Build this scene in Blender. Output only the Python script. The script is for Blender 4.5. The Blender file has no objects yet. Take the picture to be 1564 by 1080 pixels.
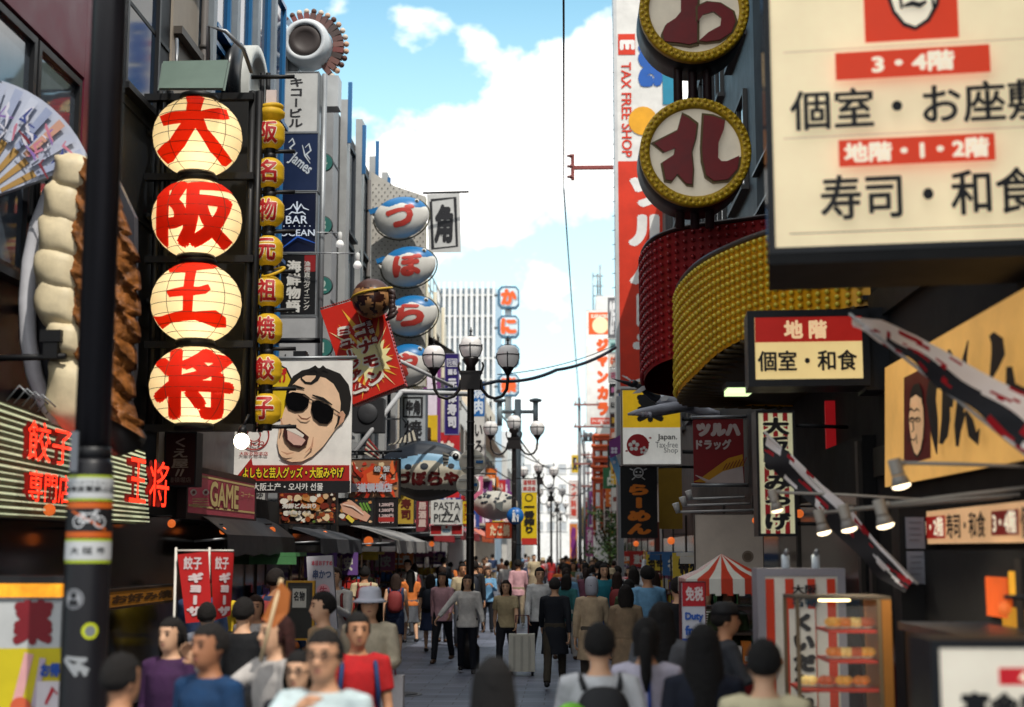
import bpy, bmesh, math, random
from mathutils import Vector, Matrix, geometry, noise as mnoise
R = math.radians
rnd = random.Random(7)
SC = bpy.context.scene
COL = SC.collection

# ---------------------------------------------------------------- camera
CAMH = 2.0
F = 2200.0            # focal length in photo pixels (photo is 1564 wide)
VPX, VPY = 865.0, 840.0
PITCH = math.atan((VPY - 540) / F)
YAW = math.atan((VPX - 782) * math.cos(PITCH) / F)
cam = bpy.data.cameras.new('camera')
cam.sensor_width = 36.0
cam.lens = F / 1564 * 36
cam.clip_end = 3000
cam.dof.use_dof = True
cam.dof.focus_distance = 20
cam.dof.aperture_fstop = 1.25
CAM = bpy.data.objects.new('camera', cam)
COL.objects.link(CAM)
CAM.location = (0, 0, CAMH)
CAM.rotation_euler = (R(90) + PITCH, 0, YAW)
SC.camera = CAM
CM = CAM.rotation_euler.to_matrix()

# ---------------------------------------------------------------- world: physical sky with clouds
SUN_EL, SUN_AZ = R(56), R(150)      # azimuth clockwise from +Y: behind the viewer, to the right
SC.world = bpy.data.worlds.new('World')
SC.world.use_nodes = True
nt = SC.world.node_tree
N = nt.nodes; L = nt.links
bg = N['Background']
sky = N.new('ShaderNodeTexSky'); sky.sky_type = 'NISHITA'; sky.sun_disc = False
sky.sun_elevation = SUN_EL; sky.sun_rotation = SUN_AZ
sky.air_density = 1.0; sky.dust_density = 0.6; sky.ozone_density = 1.2
def wmath(op, a, b=None, c=None):
    n = N.new('ShaderNodeMath'); n.operation = op
    for i, v in enumerate((a, b, c)):
        if v is None: continue
        if isinstance(v, (int, float)): n.inputs[i].default_value = v
        else: L.new(v, n.inputs[i])
    return n.outputs[0]
tc = N.new('ShaderNodeTexCoord')
sep = N.new('ShaderNodeSeparateXYZ'); L.new(tc.outputs['Generated'], sep.inputs[0])
ysafe = wmath('MAXIMUM', wmath('ABSOLUTE', sep.outputs[1]), 0.15)
ca = wmath('DIVIDE', sep.outputs[0], ysafe)      # tangent of bearing
cb = wmath('DIVIDE', sep.outputs[2], ysafe)      # tangent of elevation
cmb = N.new('ShaderNodeCombineXYZ'); L.new(ca, cmb.inputs[0]); L.new(cb, cmb.inputs[1])
nz = N.new('ShaderNodeTexNoise'); nz.inputs['Scale'].default_value = 11; nz.inputs['Detail'].default_value = 9
nz.inputs['Roughness'].default_value = 0.58
L.new(cmb.outputs[0], nz.inputs['Vector'])
nv = wmath('SUBTRACT', nz.outputs['Fac'], 0.5)
# cumulus bank: its upper left edge climbs to the right, its base sits low over the street
edge = wmath('SUBTRACT', ca, wmath('MULTIPLY_ADD', cb, 1.55, -0.585))
m1 = wmath('MULTIPLY_ADD', nv, 0.30, edge)
m1 = wmath('SMOOTH_MIN', wmath('MULTIPLY', m1, 26), 1.0, 0.2)
base = wmath('MULTIPLY', wmath('ADD', wmath('SUBTRACT', cb, wmath('MULTIPLY_ADD', ca, 0.30, 0.226)), wmath('MULTIPLY', nv, 0.16)), 34)
base = wmath('MINIMUM', wmath('MAXIMUM', base, 0.0), 1.0)
m1 = wmath('MULTIPLY', wmath('MAXIMUM', m1, 0.0), base)
nz2 = N.new('ShaderNodeTexNoise'); nz2.inputs['Scale'].default_value = 16; nz2.inputs['Detail'].default_value = 6
mp = N.new('ShaderNodeMapping'); mp.inputs['Location'].default_value = (3.17, 1.4, 0); mp.inputs['Scale'].default_value = (1, 1.5, 1)
mp.inputs['Rotation'].default_value = (0, 0, 0.5)
L.new(cmb.outputs[0], mp.inputs['Vector']); L.new(mp.outputs[0], nz2.inputs['Vector'])
m2 = wmath('MINIMUM', wmath('MAXIMUM', wmath('MULTIPLY', wmath('SUBTRACT', nz2.outputs['Fac'], 0.56), 6), 0.0), 0.75)
# unseen cloud added overhead and behind the viewer to make the sky light neutral
high = wmath('MULTIPLY', wmath('ADD', wmath('SUBTRACT', sep.outputs[2], 0.62), wmath('MULTIPLY', nv, 0.5)), 6)
backc = wmath('MULTIPLY', wmath('SUBTRACT', -0.05, sep.outputs[1]), 5)
over = wmath('MULTIPLY', wmath('MINIMUM', wmath('MAXIMUM', wmath('MAXIMUM', high, backc), 0.0), 1.0), 0.95)
cloud = wmath('MINIMUM', wmath('MAXIMUM', wmath('MAXIMUM', m1, m2), over), 1.0)
# haze whitening towards the horizon
hz = wmath('MINIMUM', wmath('MAXIMUM', wmath('SUBTRACT', 1.10, wmath('MULTIPLY', wmath('MAXIMUM', cb, 0.0), 2.55)), 0.0), 0.95)
tint = N.new('ShaderNodeMix'); tint.data_type = 'RGBA'; tint.blend_type = 'MULTIPLY'
tint.inputs['Factor'].default_value = 1.0
L.new(sky.outputs[0], tint.inputs['A']); tint.inputs['B'].default_value = (1.05, 1.5, 1.28, 1)
mx1 = N.new('ShaderNodeMix'); mx1.data_type = 'RGBA'
L.new(hz, mx1.inputs['Factor']); L.new(tint.outputs['Result'], mx1.inputs['A']); mx1.inputs['B'].default_value = (6.2, 8.4, 9.2, 1)
mx2 = N.new('ShaderNodeMix'); mx2.data_type = 'RGBA'
L.new(cloud, mx2.inputs['Factor']); L.new(mx1.outputs['Result'], mx2.inputs['A']); mx2.inputs['B'].default_value = (10.6, 10.3, 9.9, 1)
mx3 = N.new('ShaderNodeMix'); mx3.data_type = 'RGBA'   # grey of the added unseen cloud, set to hold down the ambient light
L.new(over, mx3.inputs['Factor']); L.new(mx2.outputs['Result'], mx3.inputs['A']); mx3.inputs['B'].default_value = (7.2, 7.4, 7.5, 1)
L.new(mx3.outputs['Result'], bg.inputs['Color'])
bg.inputs['Strength'].default_value = 0.12

sun = bpy.data.lights.new('sun', 'SUN'); sun.energy = 2.6; sun.angle = R(0.5); sun.color = (1, 0.94, 0.85)
SUN = bpy.data.objects.new('sun', sun); COL.objects.link(SUN)
sd = Vector((math.sin(SUN_AZ) * math.cos(SUN_EL), math.cos(SUN_AZ) * math.cos(SUN_EL), math.sin(SUN_EL)))
SUN.rotation_euler = sd.to_track_quat('Z', 'Y').to_euler()
SUN.location = (20, -30, 40)

SC.view_settings.view_transform = 'Standard'
SC.view_settings.look = 'None'
SC.view_settings.exposure = 0.55
SC.view_settings.gamma = 1
SC.render.engine = 'CYCLES'
SC.cycles.use_denoising = True
SC.cycles.max_bounces = 6
SC.cycles.diffuse_bounces = 3
SC.cycles.glossy_bounces = 3
SC.cycles.transparent_max_bounces = 8
SC.cycles.caustics_reflective = False
SC.cycles.caustics_refractive = False
SC.cycles.sample_clamp_indirect = 4

# ---------------------------------------------------------------- materials
def lin(h):
    h = h.lstrip('#')
    out = []
    for i in (0, 2, 4):
        c = int(h[i:i+2], 16) / 255
        out.append(c / 12.92 if c <= 0.04045 else ((c + 0.055) / 1.055) ** 2.4)
    return tuple(out)
_mats = {}
def M(h, rough=0.55, emit=0.0, metal=0.0, var=0.16, scale=2.5, coat=0.0, bump=0.0):
    key = (h, rough, emit, metal, var, scale, coat, bump)
    if key in _mats: return _mats[key]
    m = bpy.data.materials.new('paint_' + h.lstrip('#')); m.use_nodes = True
    t = m.node_tree; b = t.nodes['Principled BSDF']
    c = lin(h)
    b.inputs['Roughness'].default_value = rough; b.inputs['Metallic'].default_value = metal
    if coat: b.inputs['Coat Weight'].default_value = coat
    if 'Specular IOR Level' in b.inputs: b.inputs['Specular IOR Level'].default_value = 0.35
    tcn = t.nodes.new('ShaderNodeTexCoord')
    n1 = t.nodes.new('ShaderNodeTexNoise'); n1.inputs['Scale'].default_value = scale; n1.inputs['Detail'].default_value = 7
    n1.inputs['Roughness'].default_value = 0.65
    t.links.new(tcn.outputs['Object'], n1.inputs['Vector'])
    rp = t.nodes.new('ShaderNodeMapRange')
    rp.inputs['From Min'].default_value = 0.3; rp.inputs['From Max'].default_value = 0.7
    rp.inputs['To Min'].default_value = 1 - var; rp.inputs['To Max'].default_value = 1 + var * 0.45
    t.links.new(n1.outputs['Fac'], rp.inputs['Value'])
    mul = t.nodes.new('ShaderNodeMix'); mul.data_type = 'RGBA'; mul.blend_type = 'MULTIPLY'; mul.inputs['Factor'].default_value = 1
    mul.inputs['A'].default_value = (*c, 1); t.links.new(rp.outputs[0], mul.inputs['B'])
    t.links.new(mul.outputs['Result'], b.inputs['Base Color'])
    rr = t.nodes.new('ShaderNodeMapRange'); rr.inputs['To Min'].default_value = max(0, rough - 0.12); rr.inputs['To Max'].default_value = min(1, rough + 0.15)
    t.links.new(n1.outputs['Fac'], rr.inputs['Value']); t.links.new(rr.outputs[0], b.inputs['Roughness'])
    if emit:
        t.links.new(mul.outputs['Result'], b.inputs['Emission Color']); b.inputs['Emission Strength'].default_value = emit
    if bump:
        bp = t.nodes.new('ShaderNodeBump'); bp.inputs['Strength'].default_value = bump; bp.inputs['Distance'].default_value = 0.02
        t.links.new(n1.outputs['Fac'], bp.inputs['Height']); t.links.new(bp.outputs[0], b.inputs['Normal'])
    m.diffuse_color = (*c, 1)
    _mats[key] = m
    return m
def glass(h='#0d1a24', rough=0.06):
    key = ('glass', h, rough)
    if key in _mats: return _mats[key]
    m = M(h, rough=rough, var=0.4, scale=0.8).copy(); m.name = 'window_glass'
    b = m.node_tree.nodes['Principled BSDF']
    b.inputs['Specular IOR Level'].default_value = 0.9
    for l in list(b.inputs['Roughness'].links): m.node_tree.links.remove(l)
    b.inputs['Roughness'].default_value = rough
    _mats[key] = m
    return m
BLK = M('#16171a', 0.45); STEEL = M('#8a8d90', 0.4, metal=0.6); DARK = M('#101114', 0.6); WHITE = M('#e8e6e0', 0.5); GREY = M('#8d8f92', 0.6)

# ---------------------------------------------------------------- pixel rays -> points in the street
def ray(px, py):
    return CM @ Vector(((px - 782) / F, -(py - 540) / F, -1))
def W(px, py, Y):
    d = ray(px, py)
    return Vector((0, 0, CAMH)) + d * (Y / d.y)
def WX(px, py, X):
    d = ray(px, py)
    return Vector((0, 0, CAMH)) + d * (X / d.x)
class Plane:
    def __init__(s, O, N_):
        s.O = Vector(O); s.N = Vector(N_).normalized()
        up = Vector((0, 0, 1))
        s.U = up.cross(s.N).normalized(); s.V = s.N.cross(s.U).normalized()
    def hit(s, px, py):
        d = ray(px, py); o = Vector((0, 0, CAMH))
        return o + d * ((s.O - o).dot(s.N) / d.dot(s.N))
    def uv(s, px, py):
        q = s.hit(px, py) - s.O
        return q.dot(s.U), q.dot(s.V)
    def pos(s, u, v, h=0):
        return s.O + s.U * u + s.V * v + s.N * h
def PF(Y, yaw=0, px=865, tilt=0):      # a plane facing the viewer down the street, turned by yaw degrees
    n = Vector((math.sin(R(yaw)), -math.cos(R(yaw)), 0)) + Vector((0, 0, math.tan(R(tilt))))
    return Plane(W(px, 840, Y), n)
def PL(X): return Plane((X, 10, 2), (1, 0, 0))
def PR(X): return Plane((X, 10, 2), (-1, 0, 0))

# ---------------------------------------------------------------- objects
def link(o): COL.objects.link(o); return o
def tag(o, label, cat, group=None, kind=None):
    if label: o['label'] = label
    if cat: o['category'] = cat
    if group: o['group'] = group
    if kind: o['kind'] = kind
    return o
def root(name, label, cat, loc=(0, 0, 0), rz=0, group=None):
    o = bpy.data.objects.new(name, None); o.location = loc; o.rotation_euler = (0, 0, rz)
    o.empty_display_size = 0.1
    link(o); return tag(o, label, cat, group)
def copy_tree(o, parent=None):
    c = o.copy(); COL.objects.link(c)
    if parent: c.parent = parent
    for ch in list(o.children): copy_tree(ch, c)
    return c

class MB:
    def __init__(s): s.v = []; s.f = []; s.m = []; s.sm = []
    def add(s, verts, faces, mat, smooth=False):
        b = len(s.v); s.v.extend(Vector(v) for v in verts)
        for f in faces: s.f.append(tuple(i + b for i in f)); s.m.append(mat); s.sm.append(smooth)
        return s
    def box(s, a, b, mat, mx=None):
        x0, y0, z0 = a; x1, y1, z1 = b
        v = [Vector(p) for p in ((x0,y0,z0),(x1,y0,z0),(x1,y1,z0),(x0,y1,z0),(x0,y0,z1),(x1,y0,z1),(x1,y1,z1),(x0,y1,z1))]
        if mx is not None: v = [mx @ p for p in v]
        return s.add(v, ((0,3,2,1),(4,5,6,7),(0,1,5,4),(1,2,6,5),(2,3,7,6),(3,0,4,7)), mat)
    def pbox(s, pl, u0, v0, u1, v1, h0, h1, mat):      # box on a plane
        v = [pl.pos(u, w, h) for h in (h0, h1) for (u, w) in ((u0,v0),(u1,v0),(u1,v1),(u0,v1))]
        return s.add(v, ((0,3,2,1),(4,5,6,7),(0,1,5,4),(1,2,6,5),(2,3,7,6),(3,0,4,7)), mat)
    def tube(s, path, r, mat, n=8, caps=True, smooth=True, sx=1.0):
        path = [Vector(p) for p in path]
        rs = r if isinstance(r, (list, tuple)) else [r] * len(path)
        T = []
        for i in range(len(path)):
            a = path[max(i - 1, 0)]; b = path[min(i + 1, len(path) - 1)]
            T.append((b - a).normalized())
        ref = Vector((0, 0, 1)) if abs(T[0].z) < 0.9 else Vector((1, 0, 0))
        u = T[0].cross(ref).normalized()
        vs = []
        for i, p in enumerate(path):
            u = (u - T[i] * u.dot(T[i])).normalized(); w = T[i].cross(u)
            for k in range(n):
                a = 2 * math.pi * k / n
                vs.append(p + (u * math.cos(a) * sx + w * math.sin(a)) * rs[i])
        fs = [(i*n+k, i*n+(k+1) % n, (i+1)*n+(k+1) % n, (i+1)*n+k) for i in range(len(path)-1) for k in range(n)]
        if caps:
            fs.append(tuple(reversed(range(n)))); fs.append(tuple(range((len(path)-1)*n, len(path)*n)))
        return s.add(vs, fs, mat, smooth)
    def lathe(s, c, prof, mat, n=20, axis='z', smooth=True, sc=(1, 1, 1)):
        c = Vector(c); vs = []
        for (r, z) in prof:
            for k in range(n):
                a = 2 * math.pi * k / n
                p = Vector((r * math.cos(a), r * math.sin(a), z))
                if axis == 'y': p = Vector((p.x, p.z, p.y))
                if axis == 'x': p = Vector((p.z, p.x, p.y))
                vs.append(c + Vector((p.x*sc[0], p.y*sc[1], p.z*sc[2])))
        m_ = len(prof)
        fs = [(i*n+k, i*n+(k+1) % n, (i+1)*n+(k+1) % n, (i+1)*n+k) for i in range(m_-1) for k in range(n)]
        fs.append(tuple(reversed(range(n)))); fs.append(tuple(range((m_-1)*n, m_*n)))
        return s.add(vs, fs, mat, smooth)
    def ball(s, c, r, mat, n=16, m_=10, sc=(1, 1, 1)):
        prof = [(max(1e-4, r*math.sin(math.pi*i/m_)), -r*math.cos(math.pi*i/m_)) for i in range(m_+1)]
        return s.lathe(c, prof, mat, n, sc=sc)
    def poly(s, pts, mat, thick=None, nrm=None):     # planar outline (3-d points), optionally a slab
        pts = [Vector(p) for p in pts]
        tris = geometry.tessellate_polygon([pts])
        if nrm is None: nrm = geometry.normal(pts) if len(pts) > 2 else Vector((0, -1, 0))
        nrm = Vector(nrm)
        out = []
        for t in tris:
            a, b, c = (pts[i] for i in t)
            out.append(t if (b - a).cross(c - a).dot(nrm) > 0 else (t[0], t[2], t[1]))
        s.add(pts, out, mat)
        if thick:
            q = [p - nrm * thick for p in pts]
            s.add(q, [(t[0], t[2], t[1]) for t in out], mat)
            k = len(pts)
            s.add(pts + q, [(i, (i+1) % k, k+(i+1) % k, k+i) for i in range(k)], mat)
        return s
    def ppoly(s, pl, uvs, h, mat, thick=None):
        return s.poly([pl.pos(u, v, h) for u, v in uvs], mat, thick, pl.N)
    def build(s, name, parent=None, origin=None):
        """one mesh object; vertices were given in world space (parent location and turn are undone)"""
        me = bpy.data.meshes.new(name)
        if parent is not None:
            inv = (Matrix.Translation(parent['_w']) @ Matrix.Rotation(parent.rotation_euler.z, 4, 'Z')).inverted() if '_w' in parent else (Matrix.Translation(parent.location) @ Matrix.Rotation(parent.rotation_euler.z, 4, 'Z')).inverted()
        elif origin is not None: inv = Matrix.Translation(-Vector(origin))
        else: inv = Matrix.Identity(4)
        me.from_pydata([inv @ v for v in s.v], [], s.f)
        ms = []
        for m in s.m:
            if m not in ms: ms.append(m)
        for m in ms: me.materials.append(m)
        ix = {m: i for i, m in enumerate(ms)}
        me.polygons.foreach_set('material_index', [ix[m] for m in s.m])
        me.polygons.foreach_set('use_smooth', s.sm)
        me.update()
        o = bpy.data.objects.new(name, me); link(o)
        if parent is not None: o.parent = parent
        elif origin is not None: o.location = origin
        return o
def sub(o, mb, name):
    """a sub-part: mb in world space, under part o (whose own frame equals its thing's frame)"""
    p = o.parent
    c = mb.build(name, p); c.parent = o
    return c

# ---------------------------------------------------------------- lettering
_gl = {}
def glyph(s):
    if s in _gl: return _gl[s]
    cu = bpy.data.curves.new('lettering', 'FONT'); cu.body = s; cu.fill_mode = 'FRONT'; cu.resolution_u = 3
    o = bpy.data.objects.new('lettering', cu)
    me = bpy.data.meshes.new_from_object(o)
    v = [(p.co.x, p.co.y) for p in me.vertices]; f = [tuple(p.vertices) for p in me.polygons]
    bpy.data.objects.remove(o); bpy.data.meshes.remove(me); bpy.data.curves.remove(cu)
    if v: bb = (min(p[0] for p in v), min(p[1] for p in v), max(p[0] for p in v), max(p[1] for p in v))
    else: bb = (0, 0, 1, 1)
    _gl[s] = (v, f, bb)
    return _gl[s]
def bold_copies(r):
    if r <= 0: return [(0, 0)]
    k = 8 if r > 0.03 else 6
    return [(0, 0)] + [(r*math.cos(2*math.pi*i/k), r*math.sin(2*math.pi*i/k)) for i in range(k)]
def letters2d(s, u0, v0, u1, v1, bold=0.03, vert=False, fit=True):
    """list of (verts2d, faces, layer) filling the box u0..u1, v0..v1"""
    out = []
    if not vert:
        v, f, bb = glyph(s)
        w = bb[2]-bb[0]; h = bb[3]-bb[1]
        sx = (u1-u0)/(w+2*bold); sy = (v1-v0)/(h+2*bold)
        if not fit: sx = sy = min(sx, sy)
        for k, (dx, dy) in enumerate(bold_copies(bold)):
            out.append(([((u0+u1)/2 + (p[0]-bb[0]-w/2+dx)*sx, (v0+v1)/2 + (p[1]-bb[1]-h/2+dy)*sy) for p in v], f, k))
    else:
        n = len(s); ch = (v1-v0)/n
        for i, c in enumerate(s):
            v, f, bb = glyph(c)
            cy = v1 - (i+0.5)*ch; cx = (u0+u1)/2
            ssx = (u1-u0)/(0.95+2*bold); ssy = ch/(0.98+2*bold)
            gx = (bb[0]+bb[2])/2; gy = (bb[1]+bb[3])/2
            for k, (dx, dy) in enumerate(bold_copies(bold)):
                if c in 'ー―-':
                    out.append(([(cx + (p[1]-gy+dy)*ssx, cy + (p[0]-gx+dx)*ssy) for p in v], f, k))
                else:
                    out.append(([(cx + (p[0]-gx+dx)*ssx, cy + (p[1]-gy+dy)*ssy) for p in v], f, k))
    return out

class Board:
    """prints onto a plane; coordinates are given as seen in the photograph and projected to the real plane"""
    def __init__(s, pl): s.pl = pl; s.mb = MB(); s.h = 0.004; s.step = 0.003
    def nxt(s): s.h += s.step; return s.h
    def box_uv(s, x0, y0, x1, y1):
        pl = s.pl; xm = (x0+x1)/2; ym = (y0+y1)/2
        ua = pl.uv(x0, ym)[0]; ub = pl.uv(x1, ym)[0]; va = pl.uv(xm, y1)[1]; vb = pl.uv(xm, y0)[1]
        return min(ua, ub), va, max(ua, ub), vb
    def rect(s, x0, y0, x1, y1, mat):
        u0, v0, u1, v1 = s.box_uv(x0, y0, x1, y1); h = s.nxt()
        s.mb.add([s.pl.pos(u0,v0,h), s.pl.pos(u1,v0,h), s.pl.pos(u1,v1,h), s.pl.pos(u0,v1,h)], [(0,1,2,3)], mat); return s
    def poly(s, pts, mat):
        h = s.nxt(); s.mb.ppoly(s.pl, [s.pl.uv(*p) for p in pts], h, mat); return s
    def disc(s, x, y, r, mat, n=28, ry=None):
        ry = ry or r
        return s.poly([(x + r*math.cos(2*math.pi*i/n), y - ry*math.sin(2*math.pi*i/n)) for i in range(n)], mat)
    def ring(s, x, y, r, w, mat, n=32):
        h = s.nxt(); vs = []
        for i in range(n):
            a = 2*math.pi*i/n
            for q in (r, r-w): vs.append(s.pl.pos(*s.pl.uv(x+q*math.cos(a), y-q*math.sin(a)), h))
        s.mb.add(vs, [(2*i, 2*((i+1) % n), 2*((i+1) % n)+1, 2*i+1) for i in range(n)], mat); return s
    def line(s, pts, w, mat):
        """a painted stroke; w in photo pixels, one value or one per point"""
        ws = w if isinstance(w, (list, tuple)) else [w]*len(pts)
        h = s.nxt(); L_ = []; R_ = []
        for i, p in enumerate(pts):
            a = pts[max(i-1, 0)]; b = pts[min(i+1, len(pts)-1)]
            dx, dy = b[0]-a[0], b[1]-a[1]; d = math.hypot(dx, dy) or 1
            nx, ny = -dy/d, dx/d
            L_.append((p[0]+nx*ws[i]/2, p[1]+ny*ws[i]/2)); R_.append((p[0]-nx*ws[i]/2, p[1]-ny*ws[i]/2))
        vs = [s.pl.pos(*s.pl.uv(*p), h) for p in L_ + R_]; k = len(pts)
        fs = [(i, i+1, k+i+1, k+i) for i in range(k-1)]
        s.mb.add(vs, fs, mat); return s
    def text(s, t, x0, y0, x1, y1, mat, bold=0.03, vert=False, rot=0, fit=True):
        u0, v0, u1, v1 = s.box_uv(x0, y0, x1, y1); h = s.nxt()
        cx, cy = (u0+u1)/2, (v0+v1)/2; cr, sr = math.cos(R(rot)), math.sin(R(rot))
        for (v, f, k) in letters2d(t, u0, v0, u1, v1, bold, vert, fit):
            q = [(cx + (p[0]-cx)*cr - (p[1]-cy)*sr, cy + (p[0]-cx)*sr + (p[1]-cy)*cr) for p in v]
            s.mb.add([s.pl.pos(p[0], p[1], h + k*0.00025) for p in q], f, mat)
        return s

def sign(name, label, cat, pl, rect, face, draw=None, frame=None, fw=3, depth=0.12, group=None, extra=None, quad=None, part='panel'):
    """a sign board: thing > panel (with its print), frame. rect/quad as seen; fw = frame width in photo px"""
    B = Board(pl)
    if quad: uvs = [pl.uv(*p) for p in quad]
    else:
        u0, v0, u1, v1 = B.box_uv(*rect); uvs = [(u0,v0),(u1,v0),(u1,v1),(u0,v1)]
    us = [p[0] for p in uvs]; vs = [p[1] for p in uvs]
    loc = pl.pos((min(us)+max(us))/2, min(vs), -depth/2)
    r = root(name, label, cat, loc, 0, group)
    B.mb.ppoly(pl, uvs, 0.002, face, 0.02 if frame else depth)
    if draw: draw(B)
    B.mb.build(part, r)
    if frame:
        fm = MB(); k = len(uvs)
        s_ = abs(B.box_uv(0, 500, 100, 600)[2]-B.box_uv(0, 500, 100, 600)[0])/100 if not quad else 0.01
        if rect:
            w = fw * (u1-u0) / max(1e-6, abs(rect[2]-rect[0]))
            fm.pbox(pl, u0-w, v0-w, u1+w, v0, -depth, 0.012, frame)
            fm.pbox(pl, u0-w, v1, u1+w, v1+w, -depth, 0.012, frame)
            fm.pbox(pl, u0-w, v0, u0, v1, -depth, 0.012, frame)
            fm.pbox(pl, u1, v0, u1+w, v1, -depth, 0.012, frame)
            fm.pbox(pl, u0, v0, u1, v1, -depth, -0.03, frame)
        else:
            fm.ppoly(pl, uvs, -0.022, frame, depth)
        fm.build('frame', r)
    if extra:
        em = MB(); extra(em, r)
        if em.v: em.build('bracket', r)
    return r
def bars(*segs, r=0.02, mat=None):
    def fn(mb, rt):
        for a, b in segs:
            q = MB(); q.tube([a, b], r, mat or BLK, 6); q.build('bracket', rt)
    return fn
# ================================================================ ground
def paving_mat(name, c1, c2, sc, mortar):
    m = bpy.data.materials.new(name); m.use_nodes = True; t = m.node_tree; b = t.nodes['Principled BSDF']
    g = t.nodes.new('ShaderNodeTexCoord')
    br = t.nodes.new('ShaderNodeTexBrick'); br.inputs['Scale'].default_value = sc
    br.inputs['Color1'].default_value = (*lin(c1), 1); br.inputs['Color2'].default_value = (*lin(c2), 1); br.inputs['Mortar'].default_value = (*lin(mortar), 1)
    br.inputs['Mortar Size'].default_value = 0.008; br.inputs['Brick Width'].default_value = 0.6; br.inputs['Row Height'].default_value = 0.3
    t.links.new(g.outputs['Object'], br.inputs['Vector'])
    n1 = t.nodes.new('ShaderNodeTexNoise'); n1.inputs['Scale'].default_value = 0.7; n1.inputs['Detail'].default_value = 8
    t.links.new(g.outputs['Object'], n1.inputs['Vector'])
    rp = t.nodes.new('ShaderNodeMapRange'); rp.inputs['From Min'].default_value = .3; rp.inputs['From Max'].default_value = .7
    rp.inputs['To Min'].default_value = .6; rp.inputs['To Max'].default_value = 1.15; t.links.new(n1.outputs['Fac'], rp.inputs['Value'])
    mu = t.nodes.new('ShaderNodeMix'); mu.data_type = 'RGBA'; mu.blend_type = 'MULTIPLY'; mu.inputs['Factor'].default_value = 1
    t.links.new(br.outputs['Color'], mu.inputs['A']); t.links.new(rp.outputs[0], mu.inputs['B']); t.links.new(mu.outputs['Result'], b.inputs['Base Color'])
    b.inputs['Roughness'].default_value = 0.55
    return m
g = MB(); g.add([(-1500,-300,-.03),(1500,-300,-.03),(1500,2500,-.03),(-1500,2500,-.03)], [(0,1,2,3)], M('#4a4d52', .8, scale=.3))
tag(g.build('ground'), 'flat grey city ground beyond the paved street', 'ground', kind='structure')
g = MB(); g.add([(-5,-20,0),(2.7,-20,0),(2.7,260,0),(-5,260,0)], [(0,1,2,3)], paving_mat('stone_paving', '#6c7282', '#545a6a', 1.0, '#30343c'))
tag(g.build('street'), 'blue grey stone paved pedestrian street full of people', 'street', kind='structure')
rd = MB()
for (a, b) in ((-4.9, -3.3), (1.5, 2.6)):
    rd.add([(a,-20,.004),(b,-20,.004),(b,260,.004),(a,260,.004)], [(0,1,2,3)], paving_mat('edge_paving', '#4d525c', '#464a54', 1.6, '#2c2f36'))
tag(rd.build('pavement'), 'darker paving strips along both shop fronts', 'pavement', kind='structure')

# ================================================================ buildings
def wall_box(r, X, side, Y0, Y1, z0, z1, mat, back=9, name='wall', proud=0):
    w = MB()
    xa, xb = (X - back, X + proud) if side < 0 else (X - proud, X + back)
    w.box((xa, Y0, z0), (xb, Y1, z1), mat)
    return w.build(name, r)
def window_grid(r, X, side, ys, zs, w, h, frame, pane, mull=0, frontal=None, name='window'):
    """each window a part with its pane as sub-part; all share one mesh pair"""
    fm = MB(); pm = MB(); t = 0.07
    def bx(mb, y0, z0, y1, z1, d0, d1, m):
        if frontal is None:
            a, b = (d0, d1) if side < 0 else (-d1, -d0)
            mb.box((a, y0, z0), (b, y1, z1), m)
        else: mb.box((y0, -d1, z0), (y1, -d0, z1), m)
    bx(fm, -w/2, 0, -w/2+t, h, -.02, .06, frame); bx(fm, w/2-t, 0, w/2, h, -.02, .06, frame)
    bx(fm, -w/2+t, 0, w/2-t, t, -.02, .06, frame); bx(fm, -w/2+t, h-t, w/2-t, h, -.02, .06, frame)
    for k in range(mull):
        y = -w/2 + w*(k+1)/(mull+1); bx(fm, y-.025, t, y+.025, h-t, -.02, .05, frame)
    bx(fm, -w/2-.06, -.07, w/2+.06, -.003, -.02, .12, frame)
    bx(pm, -w/2+t, t, w/2-t, h-t, -.02, .012, pane)
    first = None
    for y in ys:
        for z in zs:
            loc = (X, y, z) if frontal is None else (y, frontal, z)
            loc = Vector(loc) - r.location
            if first is None:
                f = fm.build(name); p = pm.build('pane'); f.parent = r; p.parent = f; f.location = loc; first = (f, p)
            else:
                f = first[0].copy(); link(f); f.location = loc
                p = first[1].copy(); link(p); p.parent = f
def frange(a, b, n): return [a + (b-a)*(i+.5)/n for i in range(n)]
def bld(name, label, X, side, Y0, Y1, h, mat, cat='building', z0=0.0, back=9):
    r = root(name, label, cat, (X, (Y0+Y1)/2, 0))
    wall_box(r, X, side, Y0, Y1, z0, h, mat, back)
    return r
def trim(r, name, boxes, mat, mats=None):
    for a, b in boxes:
        m = MB(); m.box(a, b, mat); m.build(name, r)
SHOP = M('#070708', .8); WARM = M('#d8682c', .5, emit=.6)  # SHOP: darkness inside the shops put in as a near-black colour

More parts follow.
